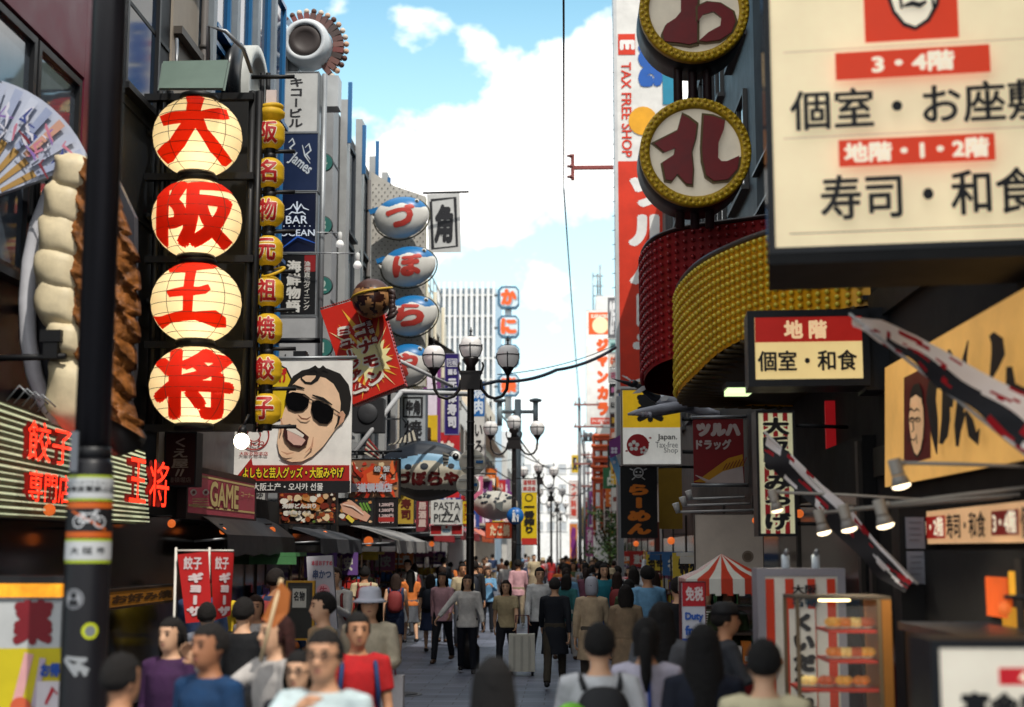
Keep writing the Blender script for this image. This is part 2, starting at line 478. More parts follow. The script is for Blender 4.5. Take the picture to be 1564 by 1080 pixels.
# --- left side (street front at X = -5)
XL, XR = -5.0, 2.7
r = bld('building', 'maroon framed building with big dark windows at top left', XL, -1, 9.0, 14.9, 13, M('#1a1214', .5))
trim(r, 'window_surround', [((XL+.003,14.1,4.3),(XL+.08,14.85,9.5)), ((XL+.003,9.1,6.8),(XL+.08,14.097,8.2)), ((XL+.003,10.7,4.4),(XL+.07,11.1,6.797))], M('#6a2236', .45))
window_grid(r, XL+.02, -1, [12.2, 13.45], [4.45], 1.2, 2.3, BLK, glass('#5a6470'), 0)
r = bld('building', 'narrow near-black navy building behind the dark pole', XL+.02, -1, 14.9, 17.35, 13, M('#0a1018', .6))
trim(r, 'panel_joint', [((XL+.023,14.95,z),(XL+.04,17.3,z+.05)) for z in (3.4,4.6,5.8,7.0,8.2,9.4)], M('#050609'))
window_grid(r, XL+.02, -1, [16.1], [7.2, 9.6], 1.3, 1.9, BLK, glass('#16304a'))
r = bld('building', 'narrow beige tiled building beside the lantern tower', XL+.05, -1, 17.35, 18.6, 14, M('#9b9184', .6))
trim(r, 'ledge', [((XL+.053,17.4,z),(XL+.16,18.55,z+.1)) for z in (5.2,6.3,7.4,8.5,9.6,10.7)], M('#4a443e'))
r = bld('glass_building', 'tall blue glass building with pale vertical fins above the lanterns', XL-.1, -1, 18.6, 24.6, 12.2, M('#232a33', .4))
for y in (19.2, 20.6, 22.0, 23.3):
    f = MB(); f.box((XL+.003,y-.11,4.2),(XL+.13,y+.08,12.1), M('#7f8890', .45)); f.build('fin', r)
window_grid(r, XL+.005, -1, [19.9, 21.3, 22.7, 24.0], [4.6, 7.0, 9.4], .95, 2.2, M('#2a6ca0', .3), glass('#123f66'))
o_ = MB(); o_.lathe((XL+.01,21.3,8.9), [(.75,0),(.8,.05),(.8,.3),(.62,.3),(.6,.2)], M('#b9bcb8'), 28, 'x'); o_.lathe((XL+.01,20.6,8.9), [(.01,.0),(.6,.0),(.6,.19),(.01,.19)], M('#14171b',.3), 28, 'x'); o_.build('porthole', r)
r = bld('building', 'pale grey panelled building carrying the round teal number discs', XL-.2, -1, 26.0, 30.5, 11.7, M('#848688', .6, bump=.2))
trim(r, 'pier', [((XL-.197,29.75,2.9),(XL+.06,30.45,11.65)), ((XL-.197,26.05,2.9),(XL-.02,26.5,11.65))], M('#96989a', .6, bump=.2))
trim(r, 'panel_joint', [((XL+.063,29.74,z),(XL+.075,30.46,z+.03)) for z in (4.2,5.7,7.2,8.7,10.2)], M('#5c5e60'))
window_grid(r, XL-.197, -1, [27.4, 28.9], [3.4, 5.2, 7.0, 8.8, 10.3], 1.2, 1.1, M('#6f7275'), glass('#1c262e'), 1)
r = bld('building', 'white building with dark glass bays and blue edged fins', XL, -1, 30.5, 41.8, 11.6, M('#17191d', .35))
for i, y in enumerate((31.3, 33.6, 36.0, 38.5, 41.0)):
    f = MB(); f.box((XL+.003,y-.26,2.9),(XL+.16,y+.20,12.0+.25*(i % 2)), M('#a2a4a4', .6, bump=.2)); p = f.build('pier', r)
    f = MB(); f.box((XL+.163,y-.26,11.0-.1*i),(XL+.25,y-.20,12.1+.3*((i+1) % 2)), M('#2a6496', .5)); f.build('blue_fin', r)
window_grid(r, XL+.005, -1, [32.5, 34.8, 37.2, 39.8], [4.6, 6.9, 9.2], 1.15, 2.1, M('#3a3f45'), glass('#1b2a36'))
trim(r, 'spandrel', [((XL+.003,y-.57,z),(XL+.2,y+.57,z+.35)) for y in (32.5,34.8,37.2,39.8) for z in (4.1,6.45)], M('#a9aaaa'))
r = bld('building', 'cream low building with rooftop rails behind the puffer fish', XL, -1, 42.2, 60, 11.4, M('#cfc8b8', .6, bump=.1))
window_grid(r, XL, -1, [44.5, 48, 51.5, 55, 58.4], [3.9, 6.4, 8.8], 1.7, 1.5, M('#6a6258'), glass('#26313a'), 1)
for y in (43.4, 46.3, 49.8, 53.2, 56.7):
    f = MB(); f.tube([(XL+.12,y,2.8),(XL+.12,y,11.6)], .07, M('#b8b09c'), 8); f.build('drain_pipe', r)
rl = MB()
for y in frange(42.6, 59.6, 12): rl.tube([(XL-.2,y,11.4),(XL-.2,y,12.6)], .03, STEEL, 6)
for z in (12.0, 12.6): rl.tube([(XL-.2,42.4,z),(XL-.2,59.8,z)], .03, STEEL, 6)
rl.build('roof_rail', r)
for y in (46.3, 53.2):
    f = MB(); f.box((XL+.003,y-.5,7.7),(XL+.75,y+.5,8.3), M('#c9c9c6', .5)); f.box((XL+.753,y-.35,7.78),(XL+.77,y+.35,8.22), M('#55585a')); f.build('air_conditioner', r)
aw = MB(); aw.add([(XL+.01,50,9.6),(XL+.01,53.5,9.6),(XL+1.1,53.5,8.9),(XL+1.1,50,8.9)], [(0,1,2,3)], BLK); aw.add([(XL+.01,50,9.55),(XL+.01,53.5,9.55),(XL+1.1,53.5,8.85),(XL+1.1,50,8.85)], [(3,2,1,0)], BLK); aw.build('awning', r)
r = bld('building', 'white rendered building with dark windows left of the second street lamp', XL, -1, 60, 77, 9.2, M('#cccac4', .6))
window_grid(r, XL, -1, [62, 65.4, 68.8, 72.2, 75.4], [3.6, 6.2], 1.9, 1.7, M('#55504a'), glass('#20262c'), 1)
r = bld('building', 'pale tan building with shallow balconies farther down the left side', XL+.1, -1, 77, 100, 11.2, M('#c9b9a4', .6))
window_grid(r, XL+.1, -1, frange(77.5, 99.5, 6), [3.6, 6.1, 8.6], 2.0, 1.6, M('#5e564e'), glass('#2a3036'), 1)
trim(r, 'balcony', [((XL+.103,77.4,z),(XL+.8,99.6,z+.12)) for z in (3.3,5.8,8.3)], M('#b9aea0'))
r = root('louvre_tower', 'tall white tower screened with vertical louvres behind the low roofs', 'building', (-7.3, 110, 0))
f = MB(); f.box((-9.8,108,0),(-5.25,118,21.8), M('#a9c0d2', .5)); f.build('wall', r)
f = MB()
for x in frange(-9.8, -5.2, 11): f.box((x-.11,107.5,0),(x+.11,107.99,22.2), M('#e3e6e6', .5))
f.build('louvre', r)
f = MB()
for z in frange(1, 22, 13): f.box((-9.7,107.6,z-.06),(-5.3,107.98,z+.06), M('#dfe2e2', .5))
f.build('louvre_rail', r)
for (Y0, Y1, h, c, lb) in ((119, 140, 10.5, '#d0ccc4', 'low off-white building beyond the louvred tower'), (140, 170, 13.5, '#c4c6c8', 'pale grey building farther along the left side of the street'),
                           (170, 215, 11.5, '#d6d2c8', 'last cream building on the left side of the street')):
    r = bld('building', lb, XL+.15, -1, Y0, Y1, h, M(c, .6))
    window_grid(r, XL+.15, -1, frange(Y0, Y1, 5), [4, 7], 2.4, 1.7, M('#6a6a68'), glass('#39424a'), 1)
r = root('building', 'white office block with haze painted into its colour closing the far end of the street', 'building', (-2, 235, 0))
f = MB(); f.box((-16,232,0),(9,250,19), M('#efefec', .6)); f.build('wall', r)  # haze at the street's end is put into these pale colours
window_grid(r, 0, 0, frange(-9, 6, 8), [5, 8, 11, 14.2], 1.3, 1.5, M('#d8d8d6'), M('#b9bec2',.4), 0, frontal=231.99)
# --- left shop fronts at street level
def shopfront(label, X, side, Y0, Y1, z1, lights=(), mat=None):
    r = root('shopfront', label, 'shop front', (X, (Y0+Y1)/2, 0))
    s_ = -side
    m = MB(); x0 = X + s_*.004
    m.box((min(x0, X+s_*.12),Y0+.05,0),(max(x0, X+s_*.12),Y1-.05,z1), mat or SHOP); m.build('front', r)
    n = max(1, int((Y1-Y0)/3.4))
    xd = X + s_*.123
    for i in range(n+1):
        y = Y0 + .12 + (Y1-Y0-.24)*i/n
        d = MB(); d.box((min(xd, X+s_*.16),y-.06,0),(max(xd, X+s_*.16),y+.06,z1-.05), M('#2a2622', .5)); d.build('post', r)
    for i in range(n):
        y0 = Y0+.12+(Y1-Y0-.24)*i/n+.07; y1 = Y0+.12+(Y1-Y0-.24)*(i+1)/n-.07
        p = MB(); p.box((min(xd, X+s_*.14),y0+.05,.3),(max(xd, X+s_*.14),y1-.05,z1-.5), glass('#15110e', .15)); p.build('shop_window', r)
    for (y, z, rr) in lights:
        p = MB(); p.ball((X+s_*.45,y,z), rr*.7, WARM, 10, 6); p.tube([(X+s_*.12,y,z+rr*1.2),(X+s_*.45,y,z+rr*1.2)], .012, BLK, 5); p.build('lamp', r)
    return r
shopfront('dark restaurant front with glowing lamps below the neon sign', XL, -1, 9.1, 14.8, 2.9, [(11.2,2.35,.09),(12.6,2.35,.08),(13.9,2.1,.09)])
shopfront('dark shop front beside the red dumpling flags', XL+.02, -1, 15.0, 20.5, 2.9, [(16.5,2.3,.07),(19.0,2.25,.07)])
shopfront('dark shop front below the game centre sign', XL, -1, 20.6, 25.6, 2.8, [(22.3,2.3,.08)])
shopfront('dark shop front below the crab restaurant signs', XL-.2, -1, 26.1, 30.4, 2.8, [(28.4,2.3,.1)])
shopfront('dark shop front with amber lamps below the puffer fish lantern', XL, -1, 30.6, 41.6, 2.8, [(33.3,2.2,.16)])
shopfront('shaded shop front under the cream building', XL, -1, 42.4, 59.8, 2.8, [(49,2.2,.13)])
def awning(label, X, side, Y0, Y1, z0, z1, out, mat, val=.25):
    s_ = -side; r = root('awning', label, 'awning', (X, (Y0+Y1)/2, z0))
    c = MB(); n = max(2, int((Y1-Y0)/.5)); vs = []
    for i in range(n+1):
        y = Y0+(Y1-Y0)*i/n
        vs += [(X+s_*.02,y,z1), (X+s_*out*.55,y,z1-(z1-z0)*.42), (X+s_*out,y,z0), (X+s_*(out+.02),y,z0-val-(.03 if i % 2 else 0))]
    fs = [(i*4+k, i*4+k+1, i*4+k+5, i*4+k+4) for i in range(n) for k in range(3)]
    c.add(vs, fs, mat, False); c.add([(v[0]-s_*.012, v[1], v[2]-.012) for v in vs], [tuple(reversed(f)) for f in fs], mat)
    c.build('canopy', r)
    for y in (Y0+.05, (Y0+Y1)/2, Y1-.05):
        fr = MB(); fr.tube([(X+s_*.02,y,z0-.1),(X+s_*out,y,z0-.05)], .02, STEEL, 6); fr.build('arm', r)
    return r
awning('wide black awning below the game centre sign', XL, -1, 18.7, 23.4, 2.2, 2.55, .6, M('#15161a', .5))
awning('grey fabric awning below the crab restaurant signs', XL-.2, -1, 25.3, 30.4, 2.2, 2.45, .9, M('#3b3c40', .6))
awning('grey white awning below the big puffer fish lantern', XL, -1, 30.7, 37.6, 2.2, 2.6, 1.4, M('#8c8a88', .6))
awning('red awning with pale valance under the pasta sign', XL, -1, 38.2, 45.5, 2.5, 3.0, 1.5, M('#a01722', .5))
awning('dark red awning farther down the left side', XL, -1, 46.5, 57, 2.6, 3.2, 1.6, M('#8a1420', .5))
awning('orange awning far down the left side', XL, -1, 60, 70, 2.6, 3.3, 1.5, M('#c4521c', .5))

# --- right side (street front at X = 2.7)
r = bld('building', 'near-black restaurant building on the right behind the lit white sign', XR, 1, 3.0, 12.6, 19, M('#060709', .8))  # upper storeys out of view, made tall so they shade the street
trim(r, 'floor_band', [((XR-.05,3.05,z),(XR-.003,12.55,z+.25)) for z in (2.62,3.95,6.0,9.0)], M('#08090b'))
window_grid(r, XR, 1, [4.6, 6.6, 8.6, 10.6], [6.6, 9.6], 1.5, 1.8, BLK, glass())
r = bld('building', 'dark building carrying the red and gold bulb marquee', XR+.02, 1, 12.6, 20, 18, M('#08090c', .8))  # unseen height again chosen for the shade it casts
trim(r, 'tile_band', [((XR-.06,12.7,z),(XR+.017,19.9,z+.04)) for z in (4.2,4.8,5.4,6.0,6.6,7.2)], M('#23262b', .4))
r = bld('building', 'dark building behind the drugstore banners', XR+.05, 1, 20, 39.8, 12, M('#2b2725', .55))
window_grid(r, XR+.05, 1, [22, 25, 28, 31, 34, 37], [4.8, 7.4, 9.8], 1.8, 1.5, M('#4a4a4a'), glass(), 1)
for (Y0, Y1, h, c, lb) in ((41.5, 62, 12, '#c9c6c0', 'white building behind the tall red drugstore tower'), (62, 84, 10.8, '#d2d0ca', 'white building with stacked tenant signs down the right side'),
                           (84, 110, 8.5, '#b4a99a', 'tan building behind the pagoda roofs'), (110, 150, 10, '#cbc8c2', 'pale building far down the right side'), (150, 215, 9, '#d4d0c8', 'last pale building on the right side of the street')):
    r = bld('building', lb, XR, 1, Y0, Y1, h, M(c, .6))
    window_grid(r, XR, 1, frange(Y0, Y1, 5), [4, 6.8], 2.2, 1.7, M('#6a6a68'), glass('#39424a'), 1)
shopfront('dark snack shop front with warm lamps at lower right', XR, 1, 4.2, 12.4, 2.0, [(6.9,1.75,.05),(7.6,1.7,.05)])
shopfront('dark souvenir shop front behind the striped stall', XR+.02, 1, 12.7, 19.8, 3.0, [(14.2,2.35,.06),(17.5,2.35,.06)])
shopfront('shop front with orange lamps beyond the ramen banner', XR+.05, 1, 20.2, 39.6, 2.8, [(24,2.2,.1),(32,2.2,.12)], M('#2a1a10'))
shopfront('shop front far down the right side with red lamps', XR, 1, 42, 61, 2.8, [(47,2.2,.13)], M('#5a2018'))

# wall clutter on the left fronts: air conditioners, pipes, boxes
q = random.Random(14)
for i, (y, z, X0, lb) in enumerate(((27.0,6.9,XL-.2,'weathered white air conditioner high on the grey panelled building'),(28.9,5.0,XL-.2,'weathered white air conditioner low on the grey panelled building'),(32.4,7.0,XL,'grey air conditioner on the dark glass bays, nearest one'),(36.9,6.6,XL,'grey air conditioner on the dark glass bays, farther one'),(48.0,5.6,XL,'air conditioner on the cream wall below the roof rails'),(63.6,8.2,XL,'air conditioner near the roof of the white rendered building'))):
    r = root('air_conditioner', lb, 'air conditioner', (X0, y, z), 0, 'air conditioners on the left fronts')
    m = MB(); m.box((X0+.003,y-.42,z),(X0+.36,y+.42,z+.62), M('#b4b2aa', .5, var=.3)); m.build('casing', r)
    m = MB(); m.lathe((X0+.363,y-.08,z+.31), [(.01,0),(.24,0),(.25,.012),(.01,.02)], M('#4a4c4e', .5), 20, 'x'); m.build('fan_grille', r)
    m = MB(); m.tube([(X0+.1,y+.44,z+.1),(X0+.1,y+.55,z-.1),(X0+.06,y+.55,z-1.6)], .03, M('#c4c0b4', .6), 6); m.build('pipe', r)
for i, (y, X0, z1, lb) in enumerate(((26.95,XL-.197,11.3,'rusty drain pipe on the grey panelled building'),(35.1,XL+.01,11.2,'dark drain pipe between the glass bays'),(18.55,XL+.053,11.5,'drain pipe between the beige tiles and the blue glass'))):
    m = MB(); m.tube([(X0+.09,y,2.9),(X0+.09,y,z1)], .05, M('#5a5654', .6), 8)
    for k in range(5): m.lathe((X0+.09,y,3.6+k*1.7), [(.05,0),(.065,.005),(.065,.05),(.05,.055)], M('#3f3c3a', .6), 8)
    tag(m.build('drain_pipe', None, (X0+.09,y,2.9)), lb, 'pipe')
for i, (x, y, lb) in enumerate(((-1.2,12.4,'round iron manhole cover in the middle of the paving'),(.3,17.5,'square iron drain cover right of the middle of the paving'),(-2.4,20.5,'round iron manhole cover near the first lamp post'))):
    r = root('manhole_cover', lb, 'manhole cover', (x,y,.004)); m = MB()
    if i == 1: m.box((x-.3,y-.3,.001),(x+.3,y+.3,.012), M('#3a3a3c', .5, metal=.5))
    else: m.lathe((x,y,.001), [(.01,.0),(.32,.0),(.32,.011),(.01,.012)], M('#35363a', .5, metal=.5), 28)
    m.build('plate', r); m = MB(); m.lathe((x,y,.0), [(.33,.0),(.38,.0),(.38,.008),(.33,.008)], M('#77797c', .7), 28) if i != 1 else m.box((x-.36,y-.36,.0),(x+.36,y+.36,.0085), M('#77797c', .7)); m.build('rim', r)
# ================================================================ helpers for rounded things that carry print
def refine(v2, f, maxlen):
    bm = bmesh.new()
    vs = [bm.verts.new((p[0], p[1], 0)) for p in v2]
    for q in f:
        try: bm.faces.new([vs[i] for i in q])
        except ValueError: pass
    bmesh.ops.triangulate(bm, faces=bm.faces[:])
    for _ in range(4):
        e = [x for x in bm.edges if x.calc_length() > maxlen]
        if not e: break
        bmesh.ops.subdivide_edges(bm, edges=e, cuts=1)
        bmesh.ops.triangulate(bm, faces=[x for x in bm.faces if len(x.verts) > 3])
    bm.verts.index_update()
    out = [(v.co.x, v.co.y) for v in bm.verts], [tuple(v.index for v in q.verts) for q in bm.faces]
    bm.free()
    return out
def poly2d(pts):
    q = [Vector((p[0], p[1], 0)) for p in pts]
    fs = []
    for t in geometry.tessellate_polygon([q]):
        a, b, c = (q[i] for i in t)
        fs.append(t if (b-a).cross(c-a).z > 0 else (t[0], t[2], t[1]))
    return pts, fs
def on_ball(mb, layers, c, rx, ry, rz, yaw, mat, lift=1.012, seg=.14):
    """layers of (verts in -1..1, faces, k) laid on the near side of an ellipsoid"""
    rot = Matrix.Rotation(yaw, 3, 'Z'); c = Vector(c)
    for v, f, k in layers:
        v, f = refine(v, f, seg); l = lift + k*.0008; out = []
        for (a, b) in v:
            d = a*a + b*b
            if d > .97: s = math.sqrt(.97/d); a *= s; b *= s; d = .97
            out.append(c + rot @ Vector((a*rx*l, -math.sqrt(1-d)*ry*l, b*rz*l)))
        mb.add(out, f, mat, True)
def on_cyl(mb, layers, c, r, yaw, mat, lift=.002):
    rot = Matrix.Rotation(yaw, 3, 'Z')
    for v, f, k in layers:
        v, f = refine(v, f, r*.35); q = r + lift + k*.00015
        mb.add([Vector(c) + rot @ Vector((math.sin(a/r)*q, -math.cos(a/r)*q, b)) for a, b in v], f, mat, True)
def yaw_to_cam(p): return -math.atan2(p[0], p[1]) * .9
def rects(u0, v0, u1, v1): return ([(u0,v0),(u1,v0),(u1,v1),(u0,v1)], [(0,1,2,3)], 0)

# ================================================================ near dark lamp post with stickers
pc = W(141, 680, 8.0); ax, ay = pc.x, pc.y
PY = yaw_to_cam(pc)
r = root('lamp_post', 'black post at the near left with white, orange and round stickers', 'lamp post', (ax, ay, 0))
m = MB(); zc = W(141, 700, 8).z
m.tube([(ax,ay,zc-.003),(ax,ay,9.0)], .098, M('#1b1a1e', .35), 24); m.build('shaft', r)
m = MB(); m.lathe((ax,ay,0), [(.17,0),(.17,.25),(.135,.3),(.128,.4),(.122,zc-.12),(.118,zc-.03),(.1,zc)], M('#141419', .4), 28); m.build('sleeve', r)
m = MB(); m.lathe((ax,ay,zc), [(.1,0),(.108,.004),(.108,.055),(.1,.06)], BLK, 24)
m.box((-.012,-.15,-.06),(.03,-.126,.16), M('#70747a', .35, metal=.7), Matrix.Translation((ax-.06,ay,zc-.02))); m.build('clamp', r)
def band(y0, y1, mat, rr=.1245):
    z0, z1 = W(130, y1, 8).z, W(130, y0, 8).z
    b = MB(); b.tube([(ax,ay,z0),(ax,ay,z1)], rr, mat, 28, caps=False); return b, z0, z1
YG = M('#9fb02c', .5); STK = M('#b9bcbe', .5); ORG = M('#c05a1c', .5)
b, z0, z1 = band(727, 766, YG); bb, q0, q1 = band(731, 762, STK, .126); b.v; b.add(bb.v, bb.f, STK, True)
on_cyl(b, letters2d('自転車放置禁止区域', -.2, q0+.035, .2, q1-.045, .02), (ax,ay,0), .126, PY, M('#1c1d20'))
on_cyl(b, letters2d('じてんしゃほうちきんしくいき', -.19, q1-.038, .19, q1-.018, 0), (ax,ay,0), .126, PY, M('#1c1d20'))
b.build('sticker', r)['label'] = 'white wrap sticker with green edges banning bicycle parking'
b, z0, z1 = band(768, 821, ORG); bb, q0, q1 = band(777, 812, M('#15161a', .5), .126); b.add(bb.v, bb.f, M('#15161a', .5), True)
def ringl(x, y, ro, ri, n=20):
    v = []
    for i in range(n):
        a = 2*math.pi*i/n; v += [(x+ro*math.cos(a), y+ro*math.sin(a)), (x+ri*math.cos(a), y+ri*math.sin(a))]
    return (v, [(2*i, 2*((i+1) % n), 2*((i+1) % n)+1, 2*i+1) for i in range(n)], 0)
def strokel(p, q, w):
    dx, dy = q[0]-p[0], q[1]-p[1]; d = math.hypot(dx, dy); nx, ny = -dy/d*w/2, dx/d*w/2
    return ([(p[0]+nx,p[1]+ny),(p[0]-nx,p[1]-ny),(q[0]-nx,q[1]-ny),(q[0]+nx,q[1]+ny)], [(0,1,2,3)], 0)
zc2 = (q0+q1)/2; WH = M('#c9cccf', .5)
bike = [ringl(-.055,zc2-.012,.034,.027), ringl(.06,zc2-.012,.034,.027)] + [strokel(a, c, .008) for a, c in (((-.055,zc2-.012),(-.03,zc2+.03)),((-.03,zc2+.03),(.035,zc2+.035)),((-.03,zc2+.03),(0,zc2-.012)),((0,zc2-.012),(.035,zc2+.035)),((.06,zc2-.012),(.03,zc2+.05)),((.03,zc2+.05),(.055,zc2+.05)),((-.05,zc2+.035),(-.02,zc2+.035)),((-.055,zc2-.012),(0,zc2-.012)))]
on_cyl(b, [strokel((-.1,zc2+.05),(.1,zc2-.055),.012)], (ax,ay,0), .126, PY, ORG, .0025)
on_cyl(b, bike, (ax,ay,0), .126, PY, WH, .004)
b.build('sticker', r)['label'] = 'orange edged sticker with a crossed out white bicycle'
b, z0, z1 = band(823, 860, YG); bb, q0, q1 = band(827, 855, STK, .126); b.add(bb.v, bb.f, STK, True)
on_cyl(b, letters2d('大 阪 市', -.1, q0+.03, .1, q1-.03, .01), (ax,ay,0), .126, PY, M('#1c1d20'))
b.build('sticker', r)['label'] = 'white wrap sticker with three city characters'
def discl(x, y, rr, n=24): return poly2d([(x+rr*math.cos(2*math.pi*i/n), y+rr*math.sin(2*math.pi*i/n)) for i in range(n)]) + (0,)
z = W(112, 914, 8).z; b = MB()
on_cyl(b, [discl(-.065, z, .057)], (ax,ay,0), .123, PY, M('#8d9095', .5), .003); on_cyl(b, [discl(-.065, z+.02, .017), strokel((-.09,z-.02),(-.04,z-.02),.03)], (ax,ay,0), .123, PY, M('#1a1b1f'), .006); on_cyl(b, [ringl(-.065,z,.05,.045)], (ax,ay,0), .123, PY, M('#1a1b1f'), .006)
b.build('sticker', r)['label'] = 'round grey sticker with a little figure'
z = W(135, 962, 8).z; b = MB()
on_cyl(b, [discl(.03, z, .045)], (ax,ay,0), .123, PY, M('#b9c21e', .5), .003); on_cyl(b, [discl(.03, z, .028)], (ax,ay,0), .123, PY, M('#70767a'), .006); b.build('sticker', r)['label'] = 'small round yellow green sticker'
z = W(118, 1015, 8).z; b = MB()
on_cyl(b, [strokel((-.11+.02*i, z+.04-.02*(i % 3)), (-.03+.012*i, z-.05+.025*(i % 4)), .022) for i in range(6)] + [strokel((-.1,z+.045),(.02,z+.035),.02)], (ax,ay,0), .123, PY, M('#8f9396', .5), .003); b.build('sticker', r)['label'] = 'pale torn graffiti sticker'

# ================================================================ lantern tower with the four big lit lanterns
FR = M('#0c0d10', .5)
LY = 16.0
tw = root('lantern_tower', 'black steel frame tower hanging out from the left fronts with lit white lanterns', 'sign tower', W(302, 655, LY+.3))
for px in (228, 243, 373, 384):
    m = MB(); a = W(px, 655, LY+.35); m.tube([a, Vector((a.x, a.y, W(px, 140, LY+.35).z))], .045, FR, 6); m.build('upright', tw)
for py in (150, 271, 397, 527, 654):
    m = MB(); a, b_ = W(222, py, LY+.3), W(388, py, LY+.3); b_.z = a.z; m.box((a.x, a.y-.05, a.z-.04), (b_.x, a.y+.05, a.z+.04), FR); m.build('crossbar', tw)
m = MB(); a, b_ = W(230, 654, LY+.95), W(380, 145, LY+.95); m.box((a.x, a.y, a.z), (b_.x, a.y+.08, b_.z), M('#08090b', .6))
m.build('back_panel', tw)
m = MB()
for py in (200, 330, 460, 590):
    a = W(225, py, LY+.5); m.tube([a, Vector((XL, a.y+.6, a.z))], .04, FR, 6)
m.build('wall_arm', tw)
def lit_paper(h, em):
    m = M(h, .7, emit=em, var=.1, scale=3).copy(); m.name = 'lantern_paper'; t = m.node_tree; b = t.nodes['Principled BSDF']; o = t.nodes['Material Output']
    tr = t.nodes.new('ShaderNodeBsdfTranslucent'); tr.inputs['Color'].default_value = (*lin(h), 1); mx = t.nodes.new('ShaderNodeMixShader'); mx.inputs[0].default_value = .5
    t.links.new(b.outputs[0], mx.inputs[1]); t.links.new(tr.outputs[0], mx.inputs[2]); t.links.new(mx.outputs[0], o.inputs['Surface']); return m
PAPER = lit_paper('#f1e2b8', .30); RED = lit_paper('#d8280c', .42); RIB = M('#4a3820', .7)
def P2(pts, cx, cy, rx, ry): return [((p[0]-cx)/rx, -(p[1]-cy)/ry) for p in pts]
DAI = [(282,155),(300,152),(312,160),(307,187),(333,177),(345,176),(350,192),(340,197),(312,200),(318,215),(345,240),(368,256),(340,257),(322,245),(300,215),(285,240),(268,256),(250,257),(238,240),(262,230),(278,208),(252,209),(245,190),(262,188),(285,188),(286,172)]
OU = [(255,408),(290,406),(325,403),(331,410),(325,418),(300,424),(297,450),(305,450),(318,445),(322,453),(315,460),(297,463),(296,486),(330,482),(345,490),(346,502),(330,505),(300,497),(265,500),(248,508),(240,500),(234,487),(250,490),(282,484),(282,464),(262,465),(256,455),(282,450),(284,428),(260,425)]
for i, (cx, cy, ch) in enumerate(((302,210,'大'), (301,335,'阪'), (300,463,'王'), (298,590,'将'))):
    c = W(cx, cy, LY); rx = 69*LY/F; rz = 61.5*LY/F; yw = yaw_to_cam(c)
    lr = root('lantern', 'lit white paper lantern with the red character %s, %s of the black tower' % (ch, ('top', 'second', 'third', 'lowest')[i]), 'lantern', (c.x, c.y, c.z-rz), group='big lit lanterns of the tower')
    m = MB()
    prof = []
    for k in range(37):      # paper bulges a little between its hoops
        t = math.pi*(.13 + .74*k/36); bul = 1 + .012*abs(math.sin(k*math.pi/4))
        prof.append((rx*math.sin(t)*bul, -rz*math.cos(t)*1.04))
    m.lathe(c, prof, PAPER, 48)
    if ch == '大': ly = [poly2d(P2(DAI, cx, cy, 69, 61)) + (0,)]
    elif ch == '王': ly = [poly2d(P2(OU, cx, cy, 69, 61)) + (0,)]
    elif ch == '阪': ly = letters2d(ch, -.86, -.84, .86, .84, .045)
    else: ly = letters2d(ch, -.86, -.84, .84, .84, .045)
    on_ball(m, ly, c, rx*1.012, rx*1.012, rz*1.04, yw, RED)
    m.build('shade', lr)
    ld = bpy.data.lights.new('lantern_bulb', 'POINT'); ld.energy = 4.5; ld.color = (1,.90,.74); ld.shadow_soft_size = .06
    lo = bpy.data.objects.new('lantern_bulb', ld); link(lo); lo.parent = lr; lo.location = Vector((.06,-.17,rz-.16))
    m = MB()
    for k in range(0, 37, 4):
        q, zz = prof[k]; n = 40
        ring = [c + Vector(((q*1.022+.003)*math.cos(2*math.pi*j/n), (q*1.022+.003)*math.sin(2*math.pi*j/n), zz)) for j in range(n+1)]
        m.tube(ring, .0034, RIB, 4, caps=False)
    m.build('hoop', lr)
    m = MB(); m.lathe(c+Vector((0,0,rz*.96)), [(rx*.42,0),(rx*.44,.02),(rx*.44,.06),(rx*.4,.07)], FR, 24); m.build('top_cap', lr)
    m = MB(); m.lathe(c+Vector((0,0,-rz*.96)), [(rx*.4,-.07),(rx*.44,-.05),(rx*.44,-.01),(rx*.4,0)], FR, 24); m.build('bottom_cap', lr)
    m = MB()
    for s_ in (-1, 1):
        m.tube([c+Matrix.Rotation(yw, 3, 'Z')@Vector((s_*rx*1.02*math.sin(t)*.62, -rx*1.03*math.sin(t)*.8, -rz*1.05*math.cos(t))) for t in [math.pi*(.12+.76*j/14) for j in range(15)]], .004, RIB, 4)
    m.build('stay_wire', lr)
r = root('floodlight_hood', 'grey green sloping metal hood above the lantern tower', 'lamp hood', W(297, 138, 15.4))
m = MB(); P_ = [W(250,97,15.6), W(349,95,15.6), W(341,138,15.2), W(244,138,15.2)]
m.poly(P_, M('#5d6f66', .5), .03); m.poly([P_[0], P_[3], W(248,138,16.1), W(256,97,16.1)], M('#55655d', .5), .02); m.poly([P_[2], P_[1], W(347,95,16.1), W(338,138,16.1)], M('#55655d', .5), .02); m.build('hood', r)
m = MB(); m.tube([W(318,95,15.8), W(318,40,15.8), W(345,48,15.7), W(372,75,15.9), W(384,110,16.2)], .025, STEEL, 8); m.build('arm', r); m = MB(); m.tube([W(270,96,15.8), W(270,60,16.3)], .02, STEEL, 6); m.build('stay', r)

